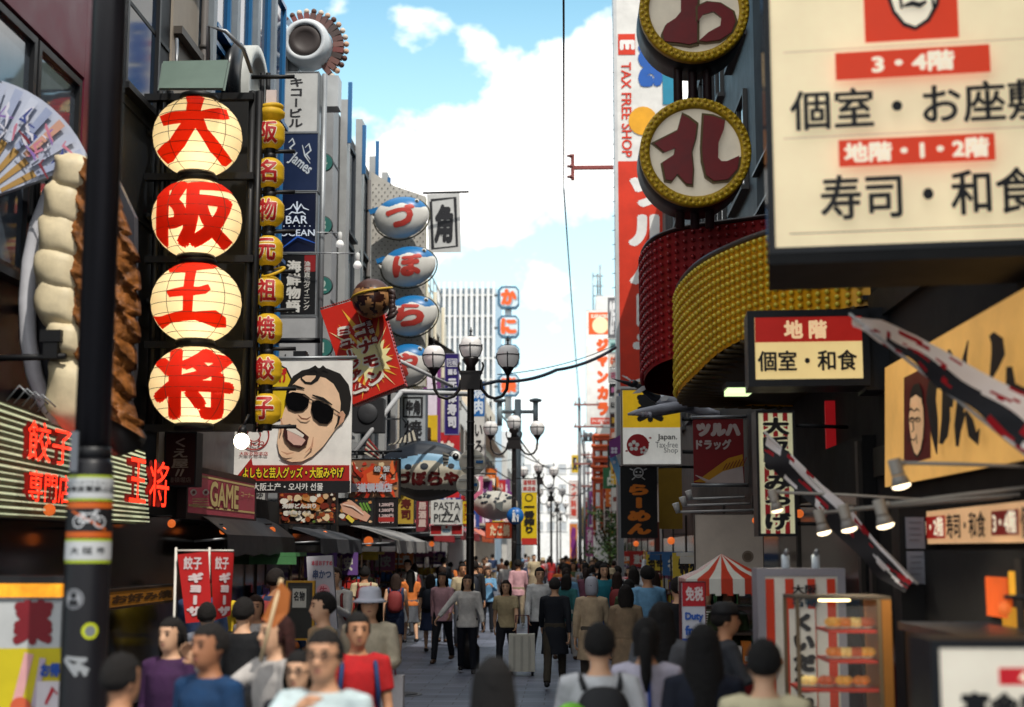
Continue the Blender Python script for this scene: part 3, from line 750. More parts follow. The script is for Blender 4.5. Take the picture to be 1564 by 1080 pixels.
# ================================================================ column of little yellow lanterns
YEL = M('#c29a1a', .55, var=.25, scale=9, emit=.12); YRED = M('#a3141a', .5); CRM = M('#e9dfc0', .6)  # YEL: slight glow put into the colour of these unlit, day-lit lanterns
sp = root('lantern_post', 'thin black rack beside the tower holding a column of yellow lanterns', 'lantern rack', W(392, 655, 16.6))
for px in (388, 397):
    m = MB(); a = W(px, 660, 16.6); m.tube([a, Vector((a.x,a.y,W(px,112,16.6).z))], .032, FR, 6); m.build('upright', sp)
for py in (118, 232, 294, 354, 415, 474, 533, 594, 652):
    m = MB(); a = W(384, py, 16.5); m.tube([a, a+Vector((.52,0,0))], .026, FR, 6); m.build('crossbar', sp)
pos = {0: 'topmost'}
for i, (cx, cy, ch) in enumerate(((413,206,'阪'),(412,265,'名'),(412,324,'物'),(410,384,'元'),(411,446,'祖'),(409,503,'焼'),(408,565,'餃'),(407,625,'子'))):
    c = W(cx, cy, 16.5); rx = 22.5*16.5/F; rz = 23*16.5/F; yw = yaw_to_cam(c)
    lr = root('lantern', 'small yellow lantern with the red character %s%s' % (ch, ', tilted with its lid open' if ch == '祖' else ' on the black rack'), 'lantern', (c.x, c.y, c.z-rz), group='small yellow lanterns')
    m = MB(); prof = []
    for k in range(33):
        t = math.pi*(.14+.72*k/32); prof.append((rx*min(1, math.sin(t)*1.08)*(1+.02*math.cos(k*math.pi)), -rz*math.cos(t)*1.12))
    m.lathe(c, prof, YEL, 32)
    on_ball(m, letters2d(ch, -.8, -.72, .5, .72, .07), c, rx*1.04, rx*1.04, rz*1.12, yw, CRM, 1.03, .2)
    on_ball(m, letters2d(ch, -.75, -.66, .45, .66, .03), c, rx*1.04, rx*1.04, rz*1.12, yw, YRED, 1.05, .2)
    m.build('shade', lr)
    m = MB(); m.lathe(c+Vector((0,0,-rz*1.02)), [(rx*.4,-.07),(rx*.42,-.06),(rx*.42,0),(rx*.38,.01)], FR, 16); m.build('bottom_cap', lr)
    m = MB(); m.lathe(c+Vector((0,0,rz*1.0)), [(rx*.38,0),(rx*.42,.01),(rx*.42,.06),(rx*.3,.08)], FR, 16); m.build('top_cap', lr)
    if ch == '祖':
        m = MB(); n = 20; lc = c+Vector((.05,-.02,rz*1.35))
        ring = [lc+Vector((rx*.75*math.cos(2*math.pi*j/n), 0.1*math.sin(2*math.pi*j/n), rx*.3*math.sin(2*math.pi*j/n)+rx*.25*math.cos(2*math.pi*j/n))) for j in range(n+1)]
        m.tube(ring, .018, YEL, 6, caps=False); m.build('lid', lr)
c = W(413, 172, 16.5)
lr = root('lantern', 'broken yellow lantern at the very top of the small lantern column, showing its open rim', 'lantern', (c.x,c.y,c.z-.12), group='small yellow lanterns')
m = MB(); m.lathe(c, [(.09,-.13),(.17,-.06),(.175,.0),(.12,.07),(.06,.09)], YEL, 24, sc=(1,1,.8)); m.build('shade', lr)
m = MB(); m.tube([c+Vector((.13*math.cos(2*math.pi*j/20), .13*math.sin(2*math.pi*j/20), .05+.02*math.cos(2*math.pi*j/20))) for j in range(21)], .03, YEL, 8, caps=False); m.build('rim', lr)
m = MB(); m.box((c.x-.05,c.y-.03,c.z+.1),(c.x+.07,c.y+.03,c.z+.27), M('#d8c9c4', .6)); m.build('tag', lr)

# lit bulb below the tower
c = W(369, 674, 15.6)
r = root('spotlight', 'lit round bulb hanging under the lantern tower', 'lamp', c)
m = MB(); m.ball(c, .085, M('#fff3d0', .4, emit=9.0, var=.02), 16, 10); m.build('bulb', r)
m = MB(); m.tube([c+Vector((0,.02,.08)), c+Vector((0,.05,.17))], [.06,.035], FR, 10); m.tube([c+Vector((0,.05,.16)), c+Vector((.05,.1,.3))], .015, FR, 6); m.build('socket', r)

# ================================================================ dumpling sculpture
GY = 12.3
def G(px, py, dy=0): return W(px, py, GY+dy)
sg = root('dumpling_sculpture', 'giant plate of fried dumplings hanging on the left front behind the black post', 'sculpture', G(130, 700))
arc = [(120,248),(98,262),(76,294),(57,345),(46,400),(41,460),(43,520),(52,570),(66,612),(86,640),(112,650)]
m = MB(); m.tube([G(x, y, .15) for x, y in arc], [.04,.055,.065,.07,.075,.075,.075,.075,.07,.06,.035], M('#c9c9ce', .3), 10); m.build('plate_rim', sg)
m = MB(); m.poly([G(x+6, y, .32) for x, y in arc] + [G(190,660,.32), G(205,560,.32), G(205,330,.32), G(170,255,.32)], M('#3a3a40', .35), .12); m.build('plate', sg)
DOUGH = M('#d6c7a4', .5, var=.22, scale=5, bump=.25)
for i, (cx, cy, rx_, rz_) in enumerate(((112,272,32,30),(98,318,34,34),(92,368,36,36),(88,418,37,36),(90,470,37,36),(100,522,34,28),(112,604,42,52))):
    m = MB(); rx_ *= 1.15; rz_ *= 1.42; c = G(cx+10, cy, -.05); n, k_ = 34, 22; vs = []
    for a in range(k_+1):
        t = math.pi*a/k_
        for b_ in range(n):
            p = 2*math.pi*b_/n
            d = Vector((math.sin(t)*math.cos(p), math.sin(t)*math.sin(p), math.cos(t)))
            q = 1 + .035*math.sin(4*d.z*2.2 + 2.5*d.x + i) * max(0, -d.x+.3) + .07*mnoise.noise(d*2.1+Vector((i*3.1,0,0)))
            sx2 = math.copysign(abs(d.x)**.75, d.x); sz2 = math.copysign(abs(d.z)**.6, d.z)
            vs.append(c + Vector((sx2*rx_*GY/F*q, d.y*.30*q, sz2*rz_*.82*GY/F*q - .05*d.x*rz_/40)))
    fs = [(a*n+b_, (a+1)*n+b_, (a+1)*n+(b_+1) % n, a*n+(b_+1) % n) for a in range(k_) for b_ in range(n)]
    m.add(vs, fs, DOUGH, True); m.build('dumpling', sg)
CR = M('#8a5424', .5, var=.8, scale=9, bump=.9)
m = MB(); nS, nT = 150, 34; vs = []
def edge_r(s_):
    y = 262+s_*400; b = 172+40*min(1, s_*3.2) - (8 if s_ > .6 else 0)*math.sin((s_-.6)*7.8); k = (s_*9.5) % 1
    return b - 9*(1-k)**3*(1 if s_ > .15 else .3) + (8 if s_ > .93 else 0)
for a in range(nS+1):
    s_ = a/nS; y0 = 262+s_*395; xl = 121-26*math.sin(math.pi*min(1, s_*1.15))**.6 + (24 if s_ > .86 else 0)*(s_-.86)/.14; xr = edge_r(s_)
    for b in range(nT+1):
        t = b/nT; x = xl+(xr-xl)*t; y = y0 - 26*(1-t) + 12*t*t
        ph = ((y - 1.5*(x-100))/58.0 + .25*mnoise.noise(Vector((x*.02, y*.013, 3)))) % 1
        rg = ph**1.5*.085 + .03*mnoise.noise(Vector((x*.06, y*.10, 1))) + .015*mnoise.noise(Vector((x*.2, y*.25, 5)))
        vs.append(G(x, y, -.34 - rg + .30*(2*t-1)**2*.6))
m.add(vs, [(a*(nT+1)+b, (a+1)*(nT+1)+b, (a+1)*(nT+1)+b+1, a*(nT+1)+b+1) for a in range(nS) for b in range(nT)], CR, True)
m.add([v+Vector((0,.07,0)) for v in vs], [(a*(nT+1)+b, a*(nT+1)+b+1, (a+1)*(nT+1)+b+1, (a+1)*(nT+1)+b) for a in range(nS) for b in range(nT)], M('#5a3418', .6), True)
m.build('crispy_crust', sg)
m = MB(); c = G(80, 523, -.35); m.box(c+Vector((-.09,-.06,.0)), c+Vector((.09,.06,.1)), FR); m.box(c+Vector((-.06,-.05,-.14)), c+Vector((.06,.05,-.003)), FR); m.tube([c+Vector((-.8,.15,-.12)), c+Vector((.12,0,-.12))], .03, FR, 6); m.build('floodlight', sg)
m = MB()
for y in (330, 470, 600):
    a = G(120, y, .45); m.tube([a, Vector((XL,a.y+.1,a.z))], .05, FR, 6)
m.build('wall_arm', sg)
m = MB(); m.tube([G(170,655,.0), G(196,672,0), G(178,690,.2)], [.2,.16,.05], M('#2c2a28', .5), 10); m.build('base_cup', sg)

# ================================================================ neon sign over the dumpling shop
npl = PL(-4.62)
GRN = M('#4c543e', .5); SLAT = M('#cfdcb4', .4, emit=.38, var=.2); NEON = M('#ff2c16', .4, emit=1.9, var=.05); BOXR = M('#5c1210', .5)
def draw_neon(B):
    for i in range(17):
        t = (i+.5)/17
        ya = 612 + t*178; yb = 690 + t*110
        B.line([(-30, ya-(78*30/222)*(1-t)-1), (221, yb)], 3.4 if i % 2 else 2.2, SLAT)
    B.h += .10
    for t, bx in (('餃子', (4,648,76,708)), ('専門店', (4,722,72,768)), ('大', (76,684,114,762)), ('王', (164,700,190,768)), ('将', (195,704,226,774))):
        B.text(t, *bx, BOXR, .05); B.h += .05; B.text(t, *bx, NEON, .0); B.h -= .05
r = sign('neon_sign', 'red neon dumpling shop sign on a panel of glowing white slats at far left', 'neon sign', npl, None, GRN, draw_neon, M('#1a1a1c'), quad=[(-45,596),(222,690),(222,801),(-45,788)], depth=.2)
for k in range(9):
    m = MB(); a = WX(10+k*12, 612+k*4.2, -4.5); m.tube([a, a+Vector((.1,0,.12)), a+Vector((.2,.05,.02))], .008, STEEL, 5); m.build('wire_loop', r)

# ================================================================ fan sign and its arch bracket, upper left
def draw_fan(B):
    cx, cy = -52, 318
    def arcp(r0, r1, a0, a1, mat):
        n = max(2, int(abs(a1-a0)/4)); A = [R(a0+(a1-a0)*i/n) for i in range(n+1)]
        B.poly([(cx+r1*math.cos(a), cy-r1*math.sin(a)) for a in A] + [(cx+r0*math.cos(a), cy-r0*math.sin(a)) for a in reversed(A)], mat)
    for k in range(9): arcp(60, 118, 24+k*11, 29.5+k*11, M('#b08a4a')); 
    cols = ['#a3aecb', '#b4bcd2', '#c99a86', '#98a4c4', '#c4cbdd']
    for k in range(12): arcp(120, 196, 23+k*8, 27+k*8, M(cols[k % 5]))
    q = random.Random(3)
    for k in range(34):
        a = R(q.uniform(28, 88)); rr = q.uniform(128, 188); x, y = cx+rr*math.cos(a), cy-rr*math.sin(a)
        c_ = M(q.choice(['#c2788f', '#3c4a8c', '#d8d8e6', '#7a2434', '#8a6ab0']))
        B.line([(x, y), (x+q.uniform(-14, 14), y+q.uniform(4, 15)), (x+q.uniform(-18, 18), y+q.uniform(14, 30))], [2, 5, 2], c_)
fq = [(-52+202*math.cos(R(a)), 318-202*math.sin(R(a))) for a in range(20, 122, 6)] + [(-52+50*math.cos(R(a)), 318-50*math.sin(R(a))) for a in range(120, 18, -12)]
r = sign('fan_sign', 'large folding fan shaped sign in pale blue and gold at top left', 'shop sign', PF(12.2, 12, 40), None, M('#b9c0d2', .5), draw_fan, quad=fq, depth=.08)
m = MB()
for k in range(4): m.tube([W(22+k*17, 335, 12.9), W(26+k*16, 262-8*math.sin(k), 12.9), W(46+k*9, 234, 12.9)], .03, FR, 6)
m.tube([W(18,335,12.9), W(30,262,12.9), W(52,232,12.9), W(76,240,12.9), W(95,280,12.9), W(100,330,12.9)], .06, FR, 8)
a_ = W(60,330,12.9); m.tube([a_, Vector((XL,a_.y+.1,a_.z))], .05, FR, 6)
m.build('bracket', r)

# ================================================================ stacked tenant signs in front of the grey building
TY = 25.5; tp = PF(TY)
ALU = M('#8f9396', .4, metal=.5)
def d(B):
    B.text('キコービル', 441, 118, 464, 196, M('#2a2a2e'), .03, True)
sign('tenant_sign', 'white sign with a dark vertical building name, topmost of the tenant stack', 'shop sign', tp, (426,111,485,201), M('#c9cac8'), d, ALU, 1.5, .3, 'stacked tenant signs')
def d(B):
    wv = M('#c8d2dc')
    B.text('James', 440, 240, 478, 262, wv, .02, rot=-38); 
    for k, x in ((0, 445), (1, 470)): B.line([(x-4,218+k*8),(x+2,212+k*8),(x+5,220+k*10),(x-2,226+k*10),(x+4,236+k*8)], [1,3,2.5,3,1], wv)
    B.line([(462,222),(466,238),(474,250)], [1,2.5,1], wv)
sign('tenant_sign', 'deep blue sign with slanted white script', 'shop sign', tp, (426,204,485,291), M('#14274c', .4), d, ALU, 1.5, .3, 'stacked tenant signs')
def d(B):
    wv = M('#c9d4e2', emit=.2)
    for s_ in (-1, 1):
        B.line([(454,322),(454+s_*6,312),(454+s_*10,318),(454+s_*18,321)], [2,2.4,2,1], wv); B.line([(454,326),(454+s_*8,324),(454+s_*13,328)], [1.5,2,1], wv)
    B.line([(454,308),(454,326)], 2, wv)
    B.text('BAR', 437, 330, 470, 342, wv, .01); B.text('OCEAN', 428, 351, 481, 361, wv, .01)
    for k in range(6): B.disc(434+k*8, 346, 1, wv, 6)
    B.line([(430,381),(455,362),(482,372)], [1,3,1], M('#1c4a9c', emit=.3))
sign('tenant_sign', 'dark navy cocktail bar sign with a white ornament and capital letters', 'shop sign', tp, (426,295,482,385), M('#0b1430', .3), d, ALU, 1.5, .3, 'stacked tenant signs')
def d(B):
    wv = M('#d6d6d0')
    B.rect(465, 390, 482, 415, M('#8a1418'))
    B.text('海鮮物語', 437, 397, 460, 478, wv, .04, True); B.text('漁港直送ダイニング', 464, 399, 474, 474, wv, .01, True)
sign('tenant_sign', 'black seafood restaurant sign with white brush characters and a red corner', 'shop sign', tp, (426,389,482,481), M('#111114', .4), d, ALU, 1.5, .3, 'stacked tenant signs')
sign('tenant_sign', 'blank pale grey board at the bottom of the tenant stack', 'shop sign', tp, (426,485,482,552), M('#a9abad'), None, ALU, 1.5, .3, 'stacked tenant signs')
m = MB(); a = W(486.5, 640, TY+.2); m.tube([a, Vector((a.x,a.y,W(486,108,TY).z))], .05, ALU, 8); a = W(424, 640, TY+.2); m.tube([a, Vector((a.x,a.y,W(424,108,TY).z))], .05, ALU, 8)
tag(m.build('sign_rack', None, (a.x, a.y, a.z)), 'pair of thin aluminium uprights holding the tenant signs', 'sign rack')
# round number discs on the grey building
for i, (x, y, n_) in enumerate(((494,156,'5'),(493,248,'4'),(492,344,'3'),(492,436,'2'),(492,531,'1'))):
    c = W(x+2, y, 28.6); rr = .17
    r = root('number_disc', 'round teal disc with the number %s on the edge of the grey building' % n_, 'sign', (c.x,c.y,c.z-rr), group='round number discs')
    m = MB(); m.lathe(c, [(rr,-.05),(rr*1.12,-.04),(rr*1.12,.05),(rr,.06)], M('#2a2e30'), 24, 'y'); m.build('rim', r)
    B = Board(PF(28.53)); B.disc(x+2, y, rr*.98*F/28.6, M('#2f6f68'), 24); B.text(n_, x-4, y-8, x+7, y+8, M('#b9c9c2'), .01, fit=False); B.mb.build('disc', r)
    m = MB(); m.tube([c+Vector((0,.03,0)), Vector((XL-.19,28.7,c.z))], .03, STEEL, 6); m.build('bracket', r)
# big rooftop ring
c = W(468, 66, 25.9)
r = root('rooftop_sign', 'big white ring with dark centre and a fringe of small figures on the roof', 'roof sign', (c.x,c.y,c.z-1))
m = MB(); m.lathe(c, [(.31,-.1),(.32,-.2),(.40,-.18),(.45,-.08),(.46,.3),(.31,.3)], M('#c6cbcf', .4), 36, 'y'); m.build('ring', r)
m = MB(); m.lathe(c, [(.02,-.16),(.17,-.165),(.19,-.18),(.26,-.18),(.305,-.16),(.305,.25),(.02,.25)], M('#3c3432', .5), 30, 'y'); m.build('hub', r)
q = random.Random(5)
for k in range(17):
    a = R(128 - k*11.2); m = MB(); rr = .60
    mx = Matrix.Translation(c+Vector((rr*math.cos(a), .25, rr*math.sin(a)))) @ Matrix.Rotation(-a+math.pi/2, 4, 'Y')
    colr = M(q.choice(['#5f4440', '#7a5750', '#a89a92', '#4a3d3a', '#7d8ea0', '#7a4440']), .5)
    m.box((-.05,-.06,-.13),(.05,.06,.07), colr, mx); m.ball(mx @ Vector((0,0,.12)), .055, M(q.choice(['#c9a58a', '#5a3a30', '#d0c0b0'])), 10, 6); m.build('figurine', r)
m = MB(); m.box((c.x-.5,c.y+.1,c.z-1.2),(c.x+.6,c.y+.5,c.z-.6), M('#c2c6c8', .5)); m.box((c.x-.62,c.y+.05,c.z-1.05),(c.x-.52,c.y+.4,c.z+.75), M('#d4d8da', .5)); m.build('plinth', r)
# ================================================================ puffer fish lanterns on a perforated board
FY = 33.0; fp = PF(FY)
def d(B):
    q = M('#6e6b64')
    for i in range(9):
        for j in range(54):
            x = 570 + i*9 + (4.5 if j % 2 else 0); y = 282 + j*5.8
            if y > 268 + (x-568)*.55 - 10: B.h = .012; B.disc(x, y, 1.1, q, 6)
r = sign('perforated_board', 'tall perforated grey board behind the stacked puffer fish', 'sign board', PF(FY+.35), None, M('#bdb9b0', .5), d, M('#a59f5c'), quad=[(567,262),(602,284),(650,300),(650,590),(567,590)], depth=.2)
FWHITE = M('#dddbd4', .35, var=.12); FBLUE = M('#1c6ba4', .35); FRED = M('#c4453c', .4)
def puffer(cx, cy, rx_, rz_, ch, which):
    c = W(cx, cy, FY-.25); rx = rx_*FY/F; rz = rz_*FY/F; ry = .34
    r = root('puffer_lantern', 'white and blue puffer fish lamp lettered %s, %s' % (ch, which), 'lantern', (c.x, c.y, c.z-rz), group='puffer fish lamps')
    m = MB(); n, k_ = 110, 80; vs = []; fw = []; fb = []
    def shp(d_):
        q = 1 + .10*d_.z*(-1) * abs(d_.x)
        z = d_.z*rz*(1.22 if d_.z < 0 else .80) + .10*rz*d_.x
        return c + Vector((d_.x*rx*q, d_.y*ry, z))
    D = []
    for a in range(k_+1):
        t = math.pi*a/k_
        for b in range(n):
            p = 2*math.pi*b/n; D.append(Vector((math.sin(t)*math.cos(p), math.sin(t)*math.sin(p), math.cos(t))))
    vs = [shp(d_) for d_ in D]
    for a in range(k_):
        for b in range(n):
            ix = (a*n+b, (a+1)*n+b, (a+1)*n+(b+1) % n, a*n+(b+1) % n)
            m_ = (D[ix[0]]+D[ix[2]])/2
            (fb if m_.z > .34 + .12*math.sin(m_.x*6+1) - .16*m_.x else fw).append(ix)
    m.add(vs, fw, FWHITE, True); m.add(vs, fb, FBLUE, True)
    ly = letters2d(ch, -.52, -.66, .54, .36, .06)
    rot = Matrix.Identity(3)
    for v, f, k in ly:
        v, f = refine(v, f, .14)
        o_ = []
        for (a, b) in v: o_.append(shp(Vector((a, -math.sqrt(max(.02, 1-a*a-b*b)), b))*(1.02+k*.001)))
        m.add(o_, f, FRED, True)
    m.build('body', r)
    m = MB(); n = 44   # border tube
    m.tube([shp(Vector((math.cos(2*math.pi*j/n)*1.04, .25, math.sin(2*math.pi*j/n)*1.05))) for j in range(n+1)], .018, M('#4a4632', .4), 6, caps=False); m.build('rim', r)
    m = MB(); T = [(-.88,.42),(-1.22,.30),(-1.16,.08),(-.86,.16)]
    m.poly([c+Vector((a*rx, -.02, b*rz+.1*rz*a)) for a, b in T], FBLUE, .12); m.build('tail', r)
    m = MB(); T = [(-.80,-.22),(-1.1,-.12),(-.95,-.42)]
    m.poly([c+Vector((a*rx, -.05, b*rz)) for a, b in T], FWHITE, .12); m.build('fin', r)
    e = shp(Vector((.62,-.55,.56)).normalized()); m = MB(); m.ball(e, .055, FWHITE, 12, 8); m.ball(e+Vector((.005,-.035,0)), .03, BLK, 10, 6); m.build('eye', r)
    return r
puffer(613, 326, 42, 32, 'づ', 'highest of the stack')
puffer(624, 401, 42, 31, 'ぼ', 'second in the stack')
puffer(628, 476, 40, 31, 'ら', 'third in the stack beside the brown ball')
puffer(621, 551, 36, 32, 'や', 'lowest one behind the red tilted board')
# ---- beef grill flag behind
def d(B):
    K = M('#26262a')
    B.line([(658,306),(695,302),(698,376),(661,380),(658,308)], [4,5,4,5,4], K); B.text('角', 664, 312, 692, 372, K, .05, rot=-2)
    B.text('GYU KAKU', 664, 358, 684, 361, K, .0)
r = sign('flag', 'white banner with black brush lettering hung from a bar beside the top puffer fish', 'banner', PF(37, -8), None, M('#c8c8c6', .7), d, quad=[(652,297),(702,295),(704,385),(655,386)], depth=.02)
m = MB(); m.tube([W(646,295,37.02), W(716,293,37.02)], .03, BLK, 6); m.build('rod', r)

# ================================================================ tilted red board and takoyaki ball
KP = PF(24.0)
KQ = [(489,474),(578,447),(618,586),(539,618)]
KR = M('#c4210f', .4, var=.12); KY = M('#f0b43c', .5); KYL = M('#f6e9a8', .5)
def d(B):
    cx, cy = 566, 548; n = 26
    def inside(x, y):
        q = KQ; s_ = True
        for i in range(4):
            a, b = q[i], q[(i+1) % 4]
            if (b[0]-a[0])*(y-a[1]) - (b[1]-a[1])*(x-a[0]) < 0: s_ = False
        return s_
    for i in range(n):
        a = 2*math.pi*i/n + .1; w = .055 + .03*(i % 3); L_ = 0
        while inside(cx+(L_+2)*math.cos(a), cy+(L_+2)*math.sin(a)) and L_ < 90: L_ += 2
        L_ *= (.97 if i % 2 else .8)
        B.h = .007
        B.poly([(cx,cy),(cx+L_*math.cos(a-w*.2),cy+L_*math.sin(a-w*.2)),(cx+L_*.62*math.cos(a+w),cy+L_*.62*math.sin(a+w))], KY if i % 3 else KYL)
    B.h = .013; B.poly([(cx+(24 if i % 2 else 34)*math.cos(2*math.pi*i/28), cy+(24 if i % 2 else 38)*math.sin(2*math.pi*i/28)) for i in range(28)], KYL)
    W_ = M('#ece6da'); T_ = M('#8c1712')
    for t, bx in (('コナモン', (550,494,577,588)), ('ミュージアム', (526,499,549,600))):
        B.text(t, bx[0]-3, bx[1]-4, bx[2]+3, bx[3]+4, W_, .15, True, 17); B.text(t, *bx, T_, .06, True, 17)
    for k, ch in enumerate('道頓堀'):
        x, y = 564+4.2*k, 494+12.5*k; B.disc(x, y, 6.2, T_); B.text(ch, x-4, y-4, x+4, y+4, W_, .02, rot=17)
    B.text('KONAMON MUSEUM DOTONBORI OSAKA', 560, 546, 602, 549, M('#5a2018'), .0, rot=-72)
r = sign('tilted_sign', 'tilted red signboard with a yellow starburst under the brown ball', 'shop sign', KP, None, KR, d, None, quad=KQ, depth=.5)
_bulbs = {}; _bk = MB(); _bk.ball((0,0,0), .02, M('#7a2a20'), 6, 4); _bo = None
for i in range(26):
    t = (i+.5)/26
    for a, b in ((KQ[0], KQ[1]), (KQ[3], KQ[2]), (KQ[1], KQ[2])):
        p = W(a[0]+(b[0]-a[0])*t, a[1]+(b[1]-a[1])*t, 24.03); o_ = {0: Vector((0,0,.045)), 1: Vector((0,0,-.045)), 2: Vector((.045,0,0))}[(0 if b is KQ[1] else 1 if a is KQ[3] else 2)]
        
        if _bo is None: _bo = _bk.build('bulb'); ob_ = _bo
        else: ob_ = _bo.copy(); link(ob_)
        ob_.parent = r; ob_.location = p+o_*.6-r.location
m = MB(); a = W(489,520,24.4); m.tube([a, Vector((XL,a.y,a.z))], .05, BLK, 6); a = W(520,590,24.4); m.tube([a, Vector((XL,a.y,a.z))], .05, BLK, 6); m.build('bracket', r)
c = W(568, 456, 23.6); rr = 31*23.6/F
r = root('octopus_ball_sculpture', 'giant brown octopus dumpling ball with tan patches on top of the tilted board', 'sculpture', (c.x,c.y,c.z-rr))
SAUCE = M('#2f1712', .3, var=.3, scale=8, coat=.3); CRUST = M('#a3764c', .5, var=.35, scale=12, bump=.3); SEAR = M('#4a2b22', .45, var=.3, scale=10)
n, k_ = 56, 36; D = []
for a in range(k_+1):
    t = math.pi*a/k_
    for b in range(n):
        p = 2*math.pi*b/n; D.append(Vector((math.sin(t)*math.cos(p), math.sin(t)*math.sin(p), math.cos(t))))
f1, f2, f3 = [], [], []
for a in range(k_):
    for b in range(n):
        ix = (a*n+b, (a+1)*n+b, (a+1)*n+(b+1) % n, a*n+(b+1) % n); q = (D[ix[0]]+D[ix[2]])/2
        v = mnoise.noise(q*2.6+Vector((5,2,8))) + .35*mnoise.noise(q*7)
        (f1 if q.z > .45+.25*v else f2 if v > -.03 and q.z < .42 else f3).append(ix)
m = MB(); vs = [c+d_*rr*(1+.02*mnoise.noise(d_*4)) for d_ in D]
m.add(vs, f1, SEAR, True); m.add(vs, f2, CRUST, True); m.add(vs, f3, SAUCE, True); m.build('ball', r)
m = MB(); m.tube([c+Vector((rr*1.01*math.cos(t), -rr*1.02*abs(math.sin(t)) , .12-.16*t/math.pi*1.3+.06)) for t in [math.pi-math.pi*j/20 for j in range(21)]], .02, M('#c9a234'), 6); m.build('gold_band', r)
m = MB()
for k in range(6): m.tube([c+Vector((rr*.82+.03*k, -.1, rr*.35-.07*k)), c+Vector((rr*1.1, -.15, rr*.25-.08*k)), c+Vector((rr*1.22-.03*k, -.12, -.04-.07*k))], [.045,.05,.025], M('#3a2a28', .4), 8)
m.build('tentacle', r)
# bulbs on thin rods
for (x, y, Y, lb) in ((519,372,25.6,'white bulb lamp hanging left of the brown ball, upper one'), (546,404,25.2,'white bulb lamp on a thin rod just above the brown ball')):
    c = W(x, y, Y); r = root('bulb_lamp', lb, 'lamp', c)
    m = MB(); m.lathe(c, [(.02,-.075),(.065,-.06),(.08,-.02),(.06,.03),(.035,.06)], M('#e6e6e2', .2, emit=.25), 14); m.build('bulb', r)
    m = MB(); m.lathe(c+Vector((0,0,.06)), [(.035,0),(.045,.02),(.04,.14),(.01,.16)], M('#c9cac8', .4), 12); m.build('socket', r)
    m = MB(); m.tube([c+Vector((0,0,.2)), c+Vector((-.7,.02,.22)), Vector((XL,Y+.1,c.z+.22))], .012, STEEL, 5); m.build('rod', r)

# ================================================================ poster with the shouting man in sunglasses
pp = PF(22.0, 0)
SKIN = M('#efc9a6', .5); SK2 = M('#cf9c7e', .5); HAIR = M('#17130f', .5); LENS = M('#0c0b0d', .2)
def d(B):
    YB = M('#e6c21c')
    B.poly([(373,585),(385,562),(402,556),(420,553),(438,562),(447,580),(440,600),(447,620),(432,642),(410,648),(392,640),(376,648),(368,625),(375,605)], BLK)
    B.poly([(375,587),(387,565),(403,559),(420,556),(436,564),(444,580),(437,600),(444,620),(430,639),(410,645),(392,637),(378,643),(371,624),(378,606)], YB)
    B.text('おみやげ', 378, 568, 440, 590, M('#c02018'), .05, rot=12)
    RD = M('#a82a24')
    B.ring(388, 664, 24, 2, RD); B.ring(388, 664, 11, 1.5, RD); B.text('くいだおれ', 372, 646, 404, 656, RD, .03); B.text('なにわ', 372, 672, 404, 682, RD, .03); B.text('大阪名物本店', 366, 690, 410, 696, RD, .02)
    # head
    B.poly([(436,612),(440,590),(448,575),(462,566),(480,562),(500,563),(520,571),(533,588),(537,608),(535,628),(526,642),(514,648),(506,620),(500,592)], HAIR)
    B.poly([(440,612),(442,600),(448,588),(457,579),(468,574),(482,574),(498,578),(510,587),(518,601),(521,616),(520,630),(524,628),(528,634),(525,645),(516,652),(507,664),(494,682),(478,697),(462,705),(446,706),(434,702),(427,692),(424,676),(427,654),(433,632)], SKIN)
    B.poly([(516,632),(523,628),(528,634),(525,645),(516,650)], SK2)
    B.line([(488,572),(484,580),(476,586),(467,585),(461,579),(462,571)], [7,6,4,3.5,3,1.5], HAIR); B.line([(474,566),(482,562),(488,568),(494,562),(502,568)], [5,7,8,7,3], HAIR)
    B.line([(519,636),(517,646),(512,655)], [4,3,1], HAIR)
    B.line([(440,597),(450,590),(466,594)], [2,5,2], HAIR); B.line([(478,604),(494,610),(508,619)], [2,5,2], HAIR)
    B.poly([(438,603),(448,599),(466,602),(474,608),(472,620),(464,628),(452,629),(442,625),(437,615)], LENS)
    B.poly([(478,612),(488,612),(504,620),(511,626),(509,640),(501,648),(489,647),(480,639),(476,626)], LENS)
    B.line([(464,604),(474,610),(482,614)], 2, M('#4a3a30')); B.line([(508,624),(520,632)], 2, M('#4a3a30'))
    B.line([(456,634),(462,640),(470,641),(476,637)], [1,2.5,2.5,1], M('#7a4a34'))
    B.poly([(436,650),(444,648),(455,654),(466,662),(473,668),(470,678),(459,685),(446,682),(437,672),(434,660)], M('#3a1512'))
    B.poly([(440,658),(450,660),(461,667),(468,673),(462,681),(450,680),(441,672)], M('#d9aea0'))
    B.poly([(440,652),(452,655),(466,665),(464,669),(450,662),(439,657)], M('#e6ded2'))
    B.line([(431,690),(440,694),(450,692)], [1,3,1], SK2); B.line([(480,668),(478,682),(468,692)], [1,3,1], SK2); B.line([(430,640),(433,650),(430,662)], [1,3,1], SK2)
    # bands
    B.poly([(358,735),(386,700),(388,711),(535,711),(535,736),(358,736)], M('#a81e18')); B.rect(357, 735, 536, 753, M('#17171a'))
    B.text('よしもと芸人グッズ・大阪みやげ', 371, 713, 528, 732, M('#1a1210'), .10); B.text('よしもと芸人グッズ・大阪みやげ', 373, 714, 526, 731, M('#ecd428'), .025)
    B.text('大阪土产・오사카 선물', 388, 738, 495, 750, M('#d8d8d4'), .02)
r = sign('poster_banner', 'white hanging poster of a shouting man in black sunglasses with red and black bands', 'poster', pp, (357,550,537,753), M('#efece6', .55), d, None, depth=.03)
m = MB()
m.tube([W(345,548,22), W(545,546,22)], .03, STEEL, 6)
